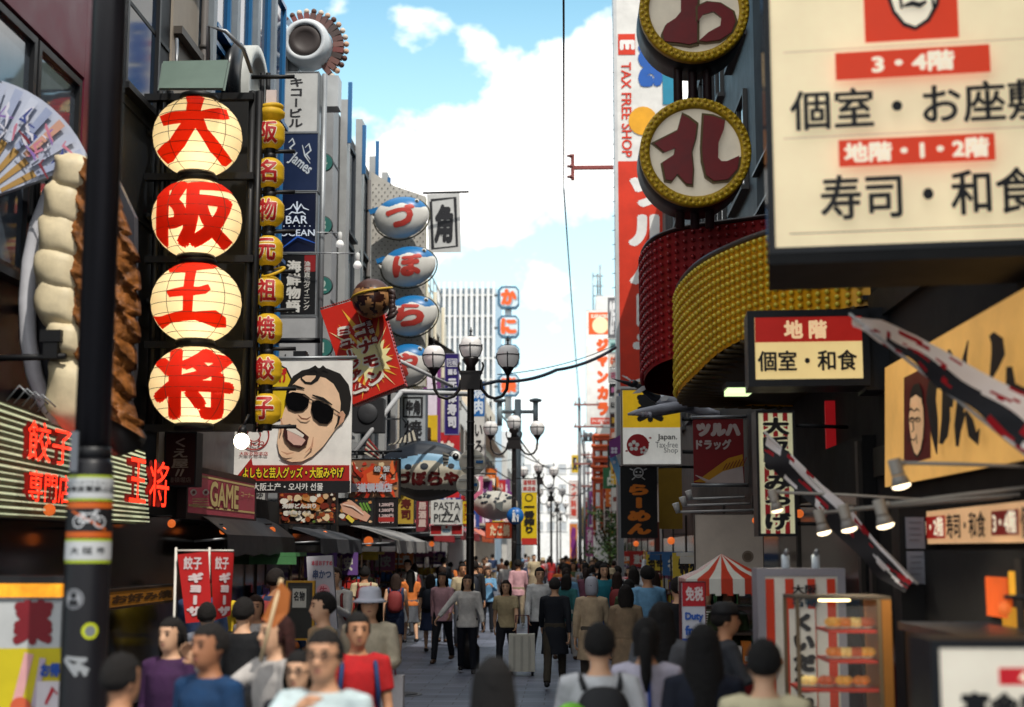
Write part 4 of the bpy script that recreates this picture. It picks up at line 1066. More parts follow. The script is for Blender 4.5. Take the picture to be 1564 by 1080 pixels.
for x in (365, 400, 435, 470, 505, 530): m.tube([W(x,548,22), W(x+1,541,22)], .012, BLK, 5)
a = W(360,548,22); m.tube([a, Vector((XL,a.y,a.z))], .03, STEEL, 6); m.build('hanging_bar', r)
c = W(459, 542, 22.1); r = root('floodlight', 'small black floodlight on the bar above the poster', 'lamp', c)
m = MB(); m.box(c+Vector((-.1,-.08,-.03)), c+Vector((.1,.08,.05)), BLK); m.build('housing', r); m = MB(); m.tube([c+Vector((-.06,0,-.03)), c+Vector((-.06,0,-.09))], .012, BLK, 5); m.build('bracket', r)

# ================================================================ signs over the left shops
def d(B): B.text('くえ屋', 262, 668, 289, 716, M('#a89a94'), .03, True); B.text('道頓堀店', 258, 729, 292, 737, M('#8a7c78'), .0); B.text('〃', 268, 716, 282, 728, M('#a89a94'), .03)
sign('shop_sign', 'dark red hanging sign with grey characters beneath the lantern tower', 'shop sign', PF(17.6), (253,662,298,741), M('#38090e', .4), d, M('#1d2228'), 2, .3, extra=bars((W(255,690,17.7), Vector((XL,17.8,W(255,690,17.7).z)))))
gp = PL(-4.75)
def d(B):
    Y_ = M('#c9b47a'); P_ = M('#7a2a34')
    B.rect(287, 732, 388, 735, Y_); B.rect(287, 776, 388, 779, Y_)
    B.text('GAME', 318, 736, 364, 778, P_, .10); B.text('GAME', 319, 738, 363, 776, Y_, .03)
    B.text('コーナー', 366, 752, 386, 760, Y_, .02)
    for x in (293, 311): B.disc(x, 752, 5, M('#d6c7bd')); B.disc(x, 752, 2.5, P_)
    for k in range(4): B.line([(290, 762+k*4),(314, 762+k*4)], 1.5, Y_)
sign('game_sign', 'red pink game centre sign with pale block lettering above the black awning', 'shop sign', gp, (286,729,389,788), M('#8a3844', .45, emit=.15), d, M('#2a1a1c'), 2, .2)
def d(B): B.text('ゆひなの', 391, 752, 403, 786, M('#3a3a3c'), .02, True)
sign('shop_sign', 'narrow white sign strip right of the game sign', 'shop sign', PF(23.5), (389,748,405,791), M('#b9b8b4'), d, M('#55555a'), 1, .12, extra=bars((W(390,760,23.6), Vector((XL,23.7,W(390,760,23.6).z))), mat=STEEL))
# food photo boards
FOOD = ['#b5642c', '#d8b48a', '#7a2a18', '#e0c9a0', '#94451c', '#c98c50', '#5d7a30', '#e6e0d2', '#c23a26']
def food_print(B, x0, y0, x1, y1, n, seed, sz=6):
    q = random.Random(seed)
    for k in range(n):
        x, y = q.uniform(x0, x1), q.uniform(y0, y1); rr = q.uniform(sz*.5, sz)
        rr = min(rr, x-x0+1.5, x1-x+1.5, y-y0+1.5, y1-y+1.5); B.h -= .0022
        pts = [(x+rr*q.uniform(.7,1.2)*math.cos(2*math.pi*i/11), y+rr*.8*q.uniform(.7,1.2)*math.sin(2*math.pi*i/11)) for i in range(11)]
        B.poly(pts, M(q.choice(FOOD)))
def d(B):
    B.rect(427, 753, 470, 774, M('#6a1a12')); food_print(B, 429, 755, 512, 798, 60, 2, 8)
    B.text('海鮮どんぶり', 432, 769, 484, 777, M('#ddd8d0'), .06); B.text('名物まぐろ', 440, 780, 476, 786, M('#ddd8d0'), .04)
    B.rect(483, 781, 511, 799, M('#3a2a22')); food_print(B, 486, 783, 509, 797, 14, 4, 7)
sign('menu_board', 'long photo menu board of seafood bowls below the poster', 'sign', PF(24.5), (425,752,513,800), M('#3a241c', .4), d, M('#17171a'), 1.5, .15)
def d(B):
    food_print(B, 518, 764, 567, 798, 14, 9, 7); B.poly([(520,770),(536,764),(552,776),(566,788),(560,797),(540,790),(524,782)], M('#d9a68c'))
    for k in range(3): B.line([(550+k*5,768),(556+k*5,780)], 3, M('#6a9a3c'))
    B.line([(530,788),(540,797)], 6, M('#e6cf4a')); B.line([(524,770),(540,774),(556,786)], [1,3,1], M('#efd8c8'))
sign('menu_board', 'photo board of squid sashimi with green garnish', 'sign', PF(25.0), (516,762,570,801), M('#2a2a2a', .4), d, M('#141416'), 1.5, .15)
def d(B):
    for k in range(4):
        B.text('1,280円', 579, 768+k*8.5, 601, 774+k*8.5, M('#c9b2b0'), .05)
    B.rect(578, 790, 602, 797, M('#a82a24'))
sign('menu_board', 'dark price board with rows of pale figures right of the squid photo', 'sign', PF(25.4), (574,761,605,802), M('#1a1517', .4), d, M('#101012'), 1.5, .15)
def d(B):
    q = random.Random(8); O1, O2, O3 = M('#d8451c'), M('#e8763c'), M('#b02a12')
    food_print(B, 537, 704, 606, 748, 24, 20, 6)
    B.poly([(552,722),(566,712),(582,712),(596,722),(598,738),(584,748),(564,749),(552,740)], O1)
    B.poly([(560,724),(574,717),(588,722),(590,734),(576,740),(562,736)], O2)
    for s_, pts in ((1,[(594,728),(604,716),(606,704)]),(1,[(596,736),(606,734),(606,722)]),(-1,[(554,728),(543,718),(540,706)]),(-1,[(552,738),(541,740),(538,728)]),(1,[(590,746),(600,752),(604,762)]),(-1,[(560,748),(548,754),(541,762)]),(1,[(580,748),(586,758),(584,770)]),(-1,[(566,748),(560,760),(562,770)])):
        B.line(pts, [7,5,2], O1 if s_ > 0 else O3)
    B.line([(600,704),(598,716),(602,724)], [2,9,4], O2)
    WT = M('#d8d8d8'); K = M('#3a2a26')
    B.text('螃 蟹', 571, 711, 597, 722, K, .09); B.text('螃 蟹', 572, 712, 596, 721, WT, .01); B.text('게', 581, 724, 590, 733, K, .08); B.text('게', 581, 724, 590, 733, WT, .01); B.text('かに', 580, 735, 592, 739, WT, .02)
    B.text('屋道頓堀店', 534, 738, 600, 752, M('#b9b9c4'), .05)
sign('crab_sign', 'photo sign of a big orange crab under a dark crossbar', 'shop sign', PF(26.0), (534,702,609,760), M('#8f6a50', .45), d, M('#1b1b1e'), 1.5, .2, extra=bars((W(528,690,26), W(614,689,26)), (W(585,690,26), W(585,700,26)), (W(545,690,26), W(545,700,26)), (W(530,690,26.1), Vector((XL,26.3,W(530,690,26.1).z)))))

# ================================================================ big puffer fish lantern
BY = 31.0; c = W(644, 719, BY); rx = 76*BY/F; rz = 46*BY/F; ry = .55
r = root('puffer_fish_sculpture', 'huge navy and cream puffer fish lantern with dark red lettering over the left shops', 'lantern', (c.x,c.y,c.z-rz))
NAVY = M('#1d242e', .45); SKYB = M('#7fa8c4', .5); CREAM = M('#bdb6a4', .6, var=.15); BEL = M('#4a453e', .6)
m = MB(); n, k_ = 120, 90; D = []
def bshp(d_):
    taper = 1 - .42*max(0, -d_.x-.1)
    fac = 1 + .015*math.cos(6*math.atan2(d_.z, d_.y)*2)
    return c + Vector((d_.x*rx, d_.y*ry*taper*fac, d_.z*rz*(.98 if d_.z > 0 else 1.0)*taper*fac + .05*rz*max(0,-d_.x)))
for a in range(k_+1):
    t = math.pi*a/k_
    for b in range(n):
        p = 2*math.pi*b/n; D.append(Vector((-math.cos(t), math.sin(t)*math.sin(p), math.sin(t)*math.cos(p))))
L4 = {0: [], 1: [], 2: [], 3: []}
for a in range(k_):
    for b in range(n):
        ix = (a*n+b, a*n+(b+1) % n, (a+1)*n+(b+1) % n, (a+1)*n+b); q = (D[ix[0]]+D[ix[2]])/2
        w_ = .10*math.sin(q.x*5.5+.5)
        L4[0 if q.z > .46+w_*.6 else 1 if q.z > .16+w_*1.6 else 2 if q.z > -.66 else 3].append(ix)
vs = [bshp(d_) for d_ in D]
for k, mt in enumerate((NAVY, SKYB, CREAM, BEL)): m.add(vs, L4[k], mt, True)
def bput(layers, mat, lift=1.012, seg=.08):
    for v, f, k in layers:
        v, f = refine(v, f, seg)
        m.add([bshp(Vector((a, -math.sqrt(max(.02, 1-a*a-b*b)), b))*(lift+k*.0007)) for a, b in v], f, mat, True)
for i, ch in enumerate('づぼらや'):
    x0 = -.46+i*.31; bput(letters2d(ch, x0, -.52, x0+.30, -.06, .07), M('#5a1414', .5))
for (x, z_, rr) in ((-.55,.10,.075),(-.22,.08,.085),(.10,.10,.095),(.62,.12,.075)): bput([poly2d([(x+rr*.85*math.cos(2*math.pi*j/18), z_+rr*1.2*math.sin(2*math.pi*j/18)) for j in range(18)]) + (0,)], NAVY, 1.01)
m.build('body', r)
e = bshp(Vector((.70,-.56,.45)).normalized()); m = MB(); m.ball(e, .12, M('#d9d9d4', .3), 16, 10, sc=(1,.5,1)); m.ball(e+Vector((.01,-.05,0)), .07, BLK, 12, 8, sc=(1,.5,1)); m.ball(e+Vector((.02,-.085,.02)), .02, WHITE, 8, 6); m.build('eye', r)
def fin_fan(name, base, tip, n, mats, th=.05):
    f = MB()
    for i in range(n):
        t0, t1 = i/n, (i+1)/n
        A = base[0].lerp(base[1], t0); B_ = base[0].lerp(base[1], t1); C_ = tip[0].lerp(tip[1], t1); D_ = tip[0].lerp(tip[1], t0)
        f.poly([A, B_, C_, D_], mats[i % len(mats)], th, (0,-1,0))
    return f.build(name, r)
fin_fan('dorsal_fin', (W(592,680,BY), W(640,672,BY)), (W(602,676,BY), W(634,655,BY)), 12, (M('#c9c2b0'), M('#2a2a2e')))
fin_fan('tail_fin', (W(578,704,BY), W(580,690,BY)), (W(556,692,BY), W(562,668,BY)), 9, (M('#c9c2b0'), M('#2a2a2e'), M('#9a2a24')))
fin_fan('side_fin', (W(676,690,BY-.72), W(677,712,BY-.72)), (W(686,694,BY-.9), W(684,710,BY-.9)), 7, (M('#d0cabb'), M('#3a3a3c')))
m = MB()
m.tube([W(620,690,BY+.2), Vector((XL,BY+.6,W(620,690,BY).z))], .05, BLK, 6); m.build('mount', r)
# second, spotted puffer
c = W(757, 772, 42.0); rx = 34*42/F; rz = 22*42/F
r = root('puffer_fish_sculpture', 'smaller white puffer fish with dark spots hanging left of the second lamp post', 'lantern', (c.x,c.y,c.z-rz))
m = MB(); m.ball(c, 1, M('#b9b6ac', .5, var=.3), 32, 20, sc=(rx,.5,rz))
q = random.Random(4)
for k in range(22):
    x, z_ = q.uniform(-.8,.8), q.uniform(.1,.82)
    if x*x+z_*z_ > .85: continue
    rr = q.uniform(.05,.11); v, f = poly2d([(x+rr*math.cos(2*math.pi*j/10), z_+rr*1.2*math.sin(2*math.pi*j/10)) for j in range(10)])
    m.add([c+Vector((a*rx*1.01, -math.sqrt(max(.03,1-a*a-b*b))*.51, b*rz*1.01)) for a, b in v], f, NAVY, True)
m.build('body', r)
m = MB(); m.poly([c+Vector(p) for p in ((-rx*.9,0,.1),(-rx*1.3,0,.3),(-rx*1.25,0,-.1))], CREAM, .05, (0,-1,0)); m.build('tail_fin', r)
m = MB(); m.poly([c+Vector(p) for p in ((0,-.5,.05),(.25,-.62,.1),(.22,-.62,-.2),(.05,-.55,-.1))], M('#6a7270'), .04, (0,-1,0)); m.build('side_fin', r)
m = MB(); m.tube([c+Vector((0,0,rz)), c+Vector((0,.1,rz+.5)), Vector((XL,42.5,c.z+rz+.6))], .03, BLK, 6); m.build('mount', r)

# ================================================================ vertical signs further along the left
LB = lambda x, y, Y: bars((W(x,y,Y+.05), Vector((XL,Y+.1,W(x,y,Y).z))), mat=STEEL)
def d(B):
    K = M('#26262a')
    for e in ((617,606,645,609),(617,635,645,638),(615,606,618,638),(643,606,646,638)): B.rect(*e, K)
    B.text('牛角', 620, 611, 642, 633, K, .06); B.text('焼肉', 617, 641, 645, 690, K, .02, True)
sign('shop_sign', 'pale vertical grill sign with boxed black characters above the big puffer fish', 'shop sign', PF(34.5), (612,603,650,698), M('#aab0b6', .4), d, M('#5d6670'), 2, .25, extra=LB(613,640,34.6))
def d(B):
    WT = M('#d9d9e2')
    for e in ((683,548,698,549.2),(683,559,698,560.2),(682.5,548,683.7,560),(697.3,548,698.5,560)): B.rect(*e, WT)
    B.text('元祖', 684, 550, 697, 558, WT, .03); B.text('廻る', 684, 564, 698, 573, WT, .06); B.text('元禄寿司', 683, 577, 698, 655, WT, .06, True)
sign('shop_sign', 'tall purple vertical sushi sign with white characters behind the first street lamp', 'shop sign', PF(36), (680,541,700,663), M('#2a1a6a', .4), d, M('#8a86a8'), 1, .2, extra=LB(681,560,36.1))
def d(B):
    B.rect(722, 583, 740, 636, M('#1465ae')); B.text('焼肉', 723, 586, 739, 633, M('#d6e2ee'), .04, True); B.text('いろは', 724, 645, 738, 720, M('#202024'), .03, True)
sign('shop_sign', 'tall vertical sign, blue at its top and white below, right of the first lamp post', 'shop sign', PF(44), (722,583,740,726), M('#cfcfcb', .4), d, M('#9a9c9e'), 1, .25, extra=LB(722,600,44.1))
for i, ch in enumerate('かに道楽'):
    def d(B, ch=ch, i=i):
        y0 = 437+i*44.7
        B.poly([(764,y0+7),(768,y0+3),(787,y0+3),(791,y0+7),(791,y0+27),(787,y0+31),(768,y0+31),(764,y0+27)], M('#c9dce6'))
        B.text(ch, 766.5, y0+6, 791, y0+31, M('#8aa0ac'), .07); B.text(ch, 764.5, y0+4, 789, y0+29, M('#e8622c'), .08)
    y0 = 437+i*44.7
    sign('crab_tower_sign', 'octagonal blue edged sign with the orange character %s, %s of a column of four' % (ch, ('top','second','third','bottom')[i]), 'shop sign', PF(100), None, M('#3a6480', .4), d, None, quad=[(760,y0+6),(766,y0),(788,y0),(793,y0+6),(793,y0+28),(788,y0+34),(766,y0+34),(760,y0+28)], depth=.6, group='column of crab restaurant signs')
m = MB(); a = W(776,640,100.5); m.tube([a, Vector((a.x,a.y,W(776,436,100.5).z))], .25, M('#b9c4ca'), 8)
for py in (450, 500, 545, 590): b_ = W(776,py,100.5); m.tube([b_, Vector((XL,100.8,b_.z))], .1, STEEL, 6)
tag(m.build('sign_mast', None, a), 'pale mast carrying the four octagonal crab signs', 'sign mast')
def d(B):
    K = M('#26262a'); B.text('PASTA', 663, 767, 703, 779, K, .01); B.text('&', 679, 779, 688, 785, K, .0); B.text('PIZZA', 663, 785, 703, 797, K, .01)
sign('shop_sign', 'white pasta and pizza sign with black serif style capitals', 'shop sign', PF(36.5), (658,763,706,801), M('#cdcdc8', .5), d, None, depth=.12, extra=LB(659,765,36.6))
def d(B):
    B.rect(658, 803, 674, 816, M('#a31a1c')); B.rect(690, 803, 706, 816, M('#a31a1c')); B.text('BEER', 676, 808, 688, 813, M('#3a6a8a'), .02); B.disc(682, 805, 2, M('#c0392b'))
sign('shop_sign', 'small red and white sign directly below the pasta sign', 'shop sign', PF(36.6), (657,802,707,818), M('#cfcfca', .5), d, None, depth=.1, extra=LB(658,806,36.7))
for (rc, col, ch, tc_, lb, Y) in (((636,760,654,812), '#7a2a34', '居酒屋', '#d0b8b0', 'narrow maroon sign left of the pasta sign', 34), ((608,756,632,800), '#b99a3a', '寿司', '#5a1a14', 'mustard food sign beside the price board', 32.5),
        ((706,765,716,800), '#d8b820', 'ラーメン', '#a01a14', 'yellow strip sign behind the first lamp post', 40), ((742,798,785,822), '#d2502a', 'たこ焼', '#f0d8b0', 'orange shop board under the spotted puffer fish', 46)):
    def d(B, rc=rc, ch=ch, tc_=tc_):
        w, h = rc[2]-rc[0], rc[3]-rc[1]; B.text(ch, rc[0]+w*.15, rc[1]+h*.12, rc[2]-w*.15, rc[3]-h*.12, M(tc_), .05, h > w)
    sign('shop_sign', lb, 'shop sign', PF(Y), rc, M(col, .5), d, M('#3a3a3a'), .8, .15, extra=LB(rc[0], rc[1]+8, Y+.1))
# ================================================================ right side: lit restaurant signs
LIT = M('#e8d6ae', .5, emit=.42, var=.13, scale=1.6); LRED = M('#cf3a1c', .5, emit=.35, var=.06); INK = M('#14151a', .5); FRB = M('#12161c', .4); LW = M('#f2e6cc', .5, emit=.36, var=.04)
def face_print(B, x0, y0, x1, y1, line, skin):
    w, h = x1-x0, y1-y0; q = lambda a, b: (x0+a*w, y0+b*h)
    B.poly([q(*p) for p in ((.22,.30),(.30,.14),(.52,.08),(.74,.13),(.82,.32),(.84,.52),(.80,.72),(.70,.88),(.54,.97),(.40,.93),(.28,.80),(.20,.60),(.17,.44))], line)
    B.poly([q(*p) for p in ((.25,.32),(.33,.17),(.52,.12),(.71,.17),(.78,.34),(.80,.52),(.76,.70),(.67,.85),(.54,.93),(.42,.89),(.31,.77),(.24,.58),(.21,.44))], skin)
    B.poly([q(*p) for p in ((.24,.30),(.28,.12),(.40,.02),(.62,.0),(.76,.10),(.79,.28),(.52,.22))], line)
    B.poly([q(*p) for p in ((.27,.30),(.30,.20),(.52,.15),(.74,.20),(.77,.28),(.52,.25))], skin)
    s_ = w*.034
    for cx in (.38, .66): 
        B.ring(*q(cx, .47), w*.11, s_*1.3, line); B.line([q(cx-.05,.47), q(cx,.455), q(cx+.05,.47)], s_*1.5, line)
        B.line([q(cx-.12,.37), q(cx,.33), q(cx+.11,.36)], [s_,s_*3,s_], line)
    B.line([q(.49,.46), q(.55,.46)], s_, line); B.line([q(.53,.5), q(.56,.60), q(.48,.63)], s_*1.4, line)
    B.line([q(.40,.75), q(.50,.72), q(.58,.74), q(.66,.70)], [s_,s_*2,s_*2,s_], line)
    for t in (.36, .72): B.line([q(t,.66), q(t+.02,.78)], s_, line)
bp = PF(8.0, -8, 1184)
def d(B):
    B.rect(1318, -110, 1461, 62, LRED); face_print(B, 1325, -100, 1460, 52, INK, LW)
    for y in (72, 205): B.rect(1196, y, 1640, y+1.2, M('#b3aa98'))
    B.rect(1205, 352, 1640, 353.5, INK)
    B.rect(1275, 80, 1510, 122, LRED); B.text('3・4階', 1330, 85, 1456, 116, LW, .045)
    B.text('個室・お座敷', 1206, 134, 1602, 197, INK, .02)
    B.rect(1280, 214, 1517, 255, LRED); B.text('地階・1・2階', 1288, 219, 1508, 250, LW, .045)
    B.text('寿司・和食', 1252, 266, 1584, 336, INK, .02)
def ex(mb, r):
    h = MB(); u0, v0, u1, v1 = Board(bp).box_uv(1178, -130, 1640, 371)
    h.pbox(bp, u0-.04, v0-.10, u1+.1, v0-.045, -.8, .04, M('#07090c', .7)); h.build('base_tray', r)
    s_ = MB(); cols = ['#2d5a80', '#d8d4cc', '#c47a3a', '#8a4a24', '#d9b27a', '#2a2a30']
    for k in range(9):
        a = v0+.05+k*.23; s_.pbox(bp, u0-.048, a, u0-.0405, a+.2, -.7, -.08, M(cols[k % 6]))
    s_.build('side_picture', r)
    mb.pbox(bp, u1-.1, v1-.6, u1+.9, v1-.45, -.5, -.4, FRB); mb.pbox(bp, u1-.1, v0+.3, u1+.9, v0+.45, -.5, -.4, FRB)
sign('restaurant_sign', 'largest lit cream restaurant sign with a red square emblem, black frame, top right', 'shop sign', bp, (1178,-130,1640,371), LIT, d, FRB, 10, .8, extra=ex)
sp_ = PF(12.0, -4, 1240)
def d(B):
    B.rect(1153, 484, 1317, 522, M('#a81c14', .5, emit=.3)); B.text('地 階', 1197, 489, 1263, 518, M('#ecc89a', .5, emit=.4), .045)
    B.text('個室・和食', 1157, 535, 1309, 567, INK, .025)
sign('restaurant_sign', 'small lit box sign with a red band over black brush characters', 'shop sign', sp_, (1153,484,1317,579), M('#e3c98a', .5, emit=.42, var=.08), d, FRB, 11, .5, extra=lambda mb, r: mb.pbox(sp_, Board(sp_).box_uv(1322,470,1400,590)[0], Board(sp_).box_uv(1322,470,1400,594)[1], Board(sp_).box_uv(1322,470,1400,590)[2]+.3, Board(sp_).box_uv(1322,468,1400,590)[3], -.55, -.05, FRB))
wp = PR(2.62)
def wq(x, y, x2): return (x2, 840-(840-y)*(x2-865)/(x-865))
AMB = M('#d9a458', .5, emit=.46, var=.25, scale=1.2)
def d(B):
    B.poly([(1382,577),wq(1382,577,1423),wq(1382,710,1423),(1382,710)], M('#5a0f12', .5, emit=.1))
    face_print(B, 1383, 585, 1421, 704, INK, M('#dcae80', .5, emit=.3))
    # brush characters
    Lb = lambda p, w: B.line(p, w, INK)
    Lb([(1437,583),(1434,610),(1438,640),(1440,665),(1443,694)], [14,16,14,11,2]); Lb([(1440,592),(1452,586),(1458,600),(1458,640),(1455,665),(1450,678)], [8,10,12,14,13,6]); Lb([(1463,534),(1468,548),(1470,562)], [4,9,4]); Lb([(1464,590),(1468,605),(1468,622)], [4,9,4])
    Lb([(1495,520),(1490,545),(1486,580),(1483,620),(1479,650),(1478,682)], [2,7,13,13,12,5]); Lb([(1480,664),(1486,640),(1492,630),(1498,642),(1503,665),(1508,677),(1513,655)], [6,8,9,12,14,11,3])
    Lb([(1533,510),(1542,520),(1544,540),(1538,560),(1531,582)], [10,20,22,14,3]); Lb([(1562,560),(1564,590),(1585,602),(1620,590)], [10,18,20,6]); Lb([(1590,470),(1610,466),(1640,480)], [8,18,8])
sign('restaurant_sign', 'long amber lit wall sign with a face emblem and big black brush strokes', 'shop sign', wp, None, AMB, d, FRB, quad=[(1352,562),wq(1352,562,1680),wq(1352,744,1680),(1352,744)], depth=.09)
def d(B):
    B.poly([(1413,790),wq(1413,790,1445),wq(1413,823,1445),(1413,823)], M('#a8221a', .5, emit=.25)); B.text('1・2階', 1415, 790, 1443, 820, LW, .03)
    B.text('寿司・和食', 1448, 782, 1508, 822, INK, .02)
    B.poly([(1518,781),wq(1518,781,1560),wq(1518,818,1560),(1518,818)], M('#7a1a16', .5, emit=.2)); B.text('3・4階', 1521, 780, 1557, 815, LW, .03)
    B.text('個室・お座敷', 1565, 768, 1650, 822, INK, .02)
sign('restaurant_sign', 'low peach lit wall strip with sushi lettering and two red squares', 'shop sign', wp, None, M('#e0b080', .5, emit=.38), d, M('#5a4230'), quad=[(1399,783),wq(1399,783,1690),wq(1410,831,1690),(1408,831)], depth=.08)
b5 = PF(5.6)
def d(B):
    B.rect(1525, 1020, 1600, 1046, M('#c2202a', .5, emit=.3)); B.text('4階', 1555, 1022, 1590, 1044, LW, .04)
    B.text('宴会席', 1466, 1056, 1600, 1100, INK, .06)
sign('restaurant_sign', 'white lit floor sign with a thick black frame at the bottom right corner', 'shop sign', b5, (1440,990,1640,1330), M('#e9e0cc', .5, emit=.30), d, FRB, 13, .35)
# posters on the dark pillar
for i, (rc, lb, Y) in enumerate((((1384,790,1412,838), 'grey paper notice on the dark pillar, upper of two', 10.6), ((1386,842,1414,892), 'grey paper notice on the dark pillar, lower of two', 10.6), ((1394,1018,1427,1100), 'pale notice with a red mark low on the dark pillar', 9.6))):
    def d(B, rc=rc, i=i):
        for k in range(4): B.rect(rc[0]+4, rc[1]+7+k*9, rc[2]-5-3*(k % 2), rc[1]+9+k*9, M('#6a6c74'))
        if i == 2: B.disc((rc[0]+rc[2])/2, rc[1]+22, 6, M('#a8202a'))
    sign('notice', lb, 'notice', PF(Y), rc, M('#83858f', .7), d, None, depth=.02)
m = MB(); a, b_ = W(1370,770,10.68), W(1432,770,10.68); m.box((a.x,10.64,0),(XR+.01,10.9,2.3), M('#0a0a0c', .5)); tag(m.build('pillar', None, (a.x,10.64,0)), 'black pillar between the snack shop and the striped stall', 'pillar')

# ================================================================ flags on poles
def cloth(h):
    m = M(h, .75, var=.1).copy(); m.name = 'thin_cloth'; t = m.node_tree; b = t.nodes['Principled BSDF']; o = t.nodes['Material Output']
    tr = t.nodes.new('ShaderNodeBsdfTranslucent'); tr.inputs['Color'].default_value = (*lin(h), 1); mx = t.nodes.new('ShaderNodeMixShader'); mx.inputs[0].default_value = .45
    t.links.new(b.outputs[0], mx.inputs[1]); t.links.new(tr.outputs[0], mx.inputs[2]); t.links.new(mx.outputs[0], o.inputs['Surface']); return m
def flag(label, top, bot, Ya, Yb, white_to, seed, pole):
    r = root('flag', label, 'flag', W(*top[0], Ya)); nU = 40; nV = 14
    def at(pl, t):
        k = t*(len(pl)-1); i = min(int(k), len(pl)-2); f = k-i; return (pl[i][0]+(pl[i+1][0]-pl[i][0])*f, pl[i][1]+(pl[i+1][1]-pl[i][1])*f)
    vs = []; fm = {0: [], 1: [], 2: []}
    for i in range(nU+1):
        for j in range(nV+1):
            a = at(top, i/nU); b = at(bot, i/nU); v = j/nV
            p = W(a[0]+(b[0]-a[0])*v, a[1]+(b[1]-a[1])*v, Ya+(Yb-Ya)*i/nU); p.y += .05*math.sin(i*.5+v*4)*(.3+v) ; vs.append(p)
    for i in range(nU):
        for j in range(nV):
            u, v = i/nU, j/nV; nn = mnoise.noise(Vector((u*9+seed, v*3, 0)))
            k = 0 if v < white_to(u) else 1
            n2 = mnoise.noise(Vector((u*11+seed*2, v*5, 4)))
            if abs(v-white_to(u)) < .5 and n2 > .28: k = 2
            elif k == 1 and nn > .42: k = 0
            fm[k].append((i*(nV+1)+j, (i+1)*(nV+1)+j, (i+1)*(nV+1)+j+1, i*(nV+1)+j+1))
    m = MB()
    for k, mt in ((0, cloth('#f2f0f2')), (1, M('#17161a', .7)), (2, cloth('#a81a26'))): m.add(vs, fm[k], mt, True)
    m.build('cloth', r)
    m = MB(); m.tube([W(*pole[0]), W(*pole[1])], .011, M('#b9b5b0', .4), 8); m.build('pole', r)
    return r
flag('white and black flag with red blossoms slanting across the amber sign', [(1303,483),(1345,489),(1400,512),(1480,558),(1564,600),(1650,650)], [(1302,501),(1352,524),(1400,560),(1460,610),(1530,662),(1610,728)], 9.2, 7.4, lambda u: .95 if u < .22 else .48+.06*math.sin(u*8), 3, ((1298,480,9.22),(1640,752,7.3)))
flag('white flag with black and red blossoms hanging in front of the striped sign', [(1172,664),(1208,694),(1256,740),(1300,778),(1345,835),(1396,888)], [(1165,706),(1198,732),(1248,782),(1300,838),(1340,880),(1378,905)], 11.6, 10.3, lambda u: -.1 if .12 < u < .18 else (.30 if u < .6 else .08), 9, ((1168,660,11.62),(1402,892,10.32)))
# ================================================================ spot lamps on arms
LMP = M('#98938a', .5)
for i, (x, y, Y, s_, armpts, lb) in enumerate((
    (1371,722,8.7,1.0,[(1378,707,8.7),(1470,709,8.6),(1600,714,8.4)],'grey spot lamp in front of the amber sign, highest of the lamps'),
    (1347,783,9.0,.95,[(1356,770,9.0),(1460,757,8.8),(1600,741,8.5)],'grey spot lamp nearest the amber sign in the row of three'),
    (1292,790,9.6,.92,[(1300,778,9.6),(1400,768,9.2),(1600,752,8.6)],'middle grey spot lamp of the row of three'),
    (1254,796,10.2,.88,[(1260,783,10.2),(1330,776,9.6),(1600,754,8.7)],'grey spot lamp at the left end of the row of three'),
    (1183,764,11.2,.85,[(1189,752,11.2),(1290,756,11.0),(1420,764,10.7)],'dim grey spot lamp before the striped vertical sign'))):
    c = W(x, y, Y); r = root('spot_lamp', lb, 'lamp', c, 0, 'spot lamps on arms'); tilt = Matrix.Translation(c) @ Matrix.Rotation(R(-14), 4, 'Y')
    k = s_*.86
    m = MB(); m.lathe((0,0,0), [(.035*k,.085),(.046*k,.08),(.046*k,.0),(.05*k,-.015)], LMP, 18); m.v = [tilt @ v for v in m.v]; m.build('body', r)
    m = MB(); m.lathe((0,0,0), [(.045*k,-.018),(.052*k,-.03),(.068*k,-.075)], M('#8d8a84', .35), 18); m.v = [tilt @ v for v in m.v]; m.build('reflector', r)
    m = MB(); m.lathe((0,0,0), [(.066*k,-.077),(.06*k,-.09),(.03*k,-.1),(.002,-.102)], M('#ffe9c0', .4, emit=3.0 if i < 4 else 1.6, var=.03), 18); m.v = [tilt @ v for v in m.v]; m.build('bulb', r)
    m = MB(); m.tube([W(*p) for p in armpts], .0115, LMP, 8); p0 = W(*armpts[0]); m.ball(p0, .021, LMP, 10, 6); m.tube([p0, c+Vector((0,0,.05))], .016, LMP, 6); m.build('arm', r)
    ld = bpy.data.lights.new('lamp_light', 'SPOT'); ld.energy = (14 if i < 4 else 5); ld.spot_size = R(125); ld.spot_blend = .8; ld.color = (1,.86,.64); ld.shadow_soft_size = .05
    lo = bpy.data.objects.new('lamp_light', ld); link(lo); lo.parent = r; lo.location = tilt.to_3x3() @ Vector((0,0,-.13)); lo.rotation_euler = (0, R(-14), 0)
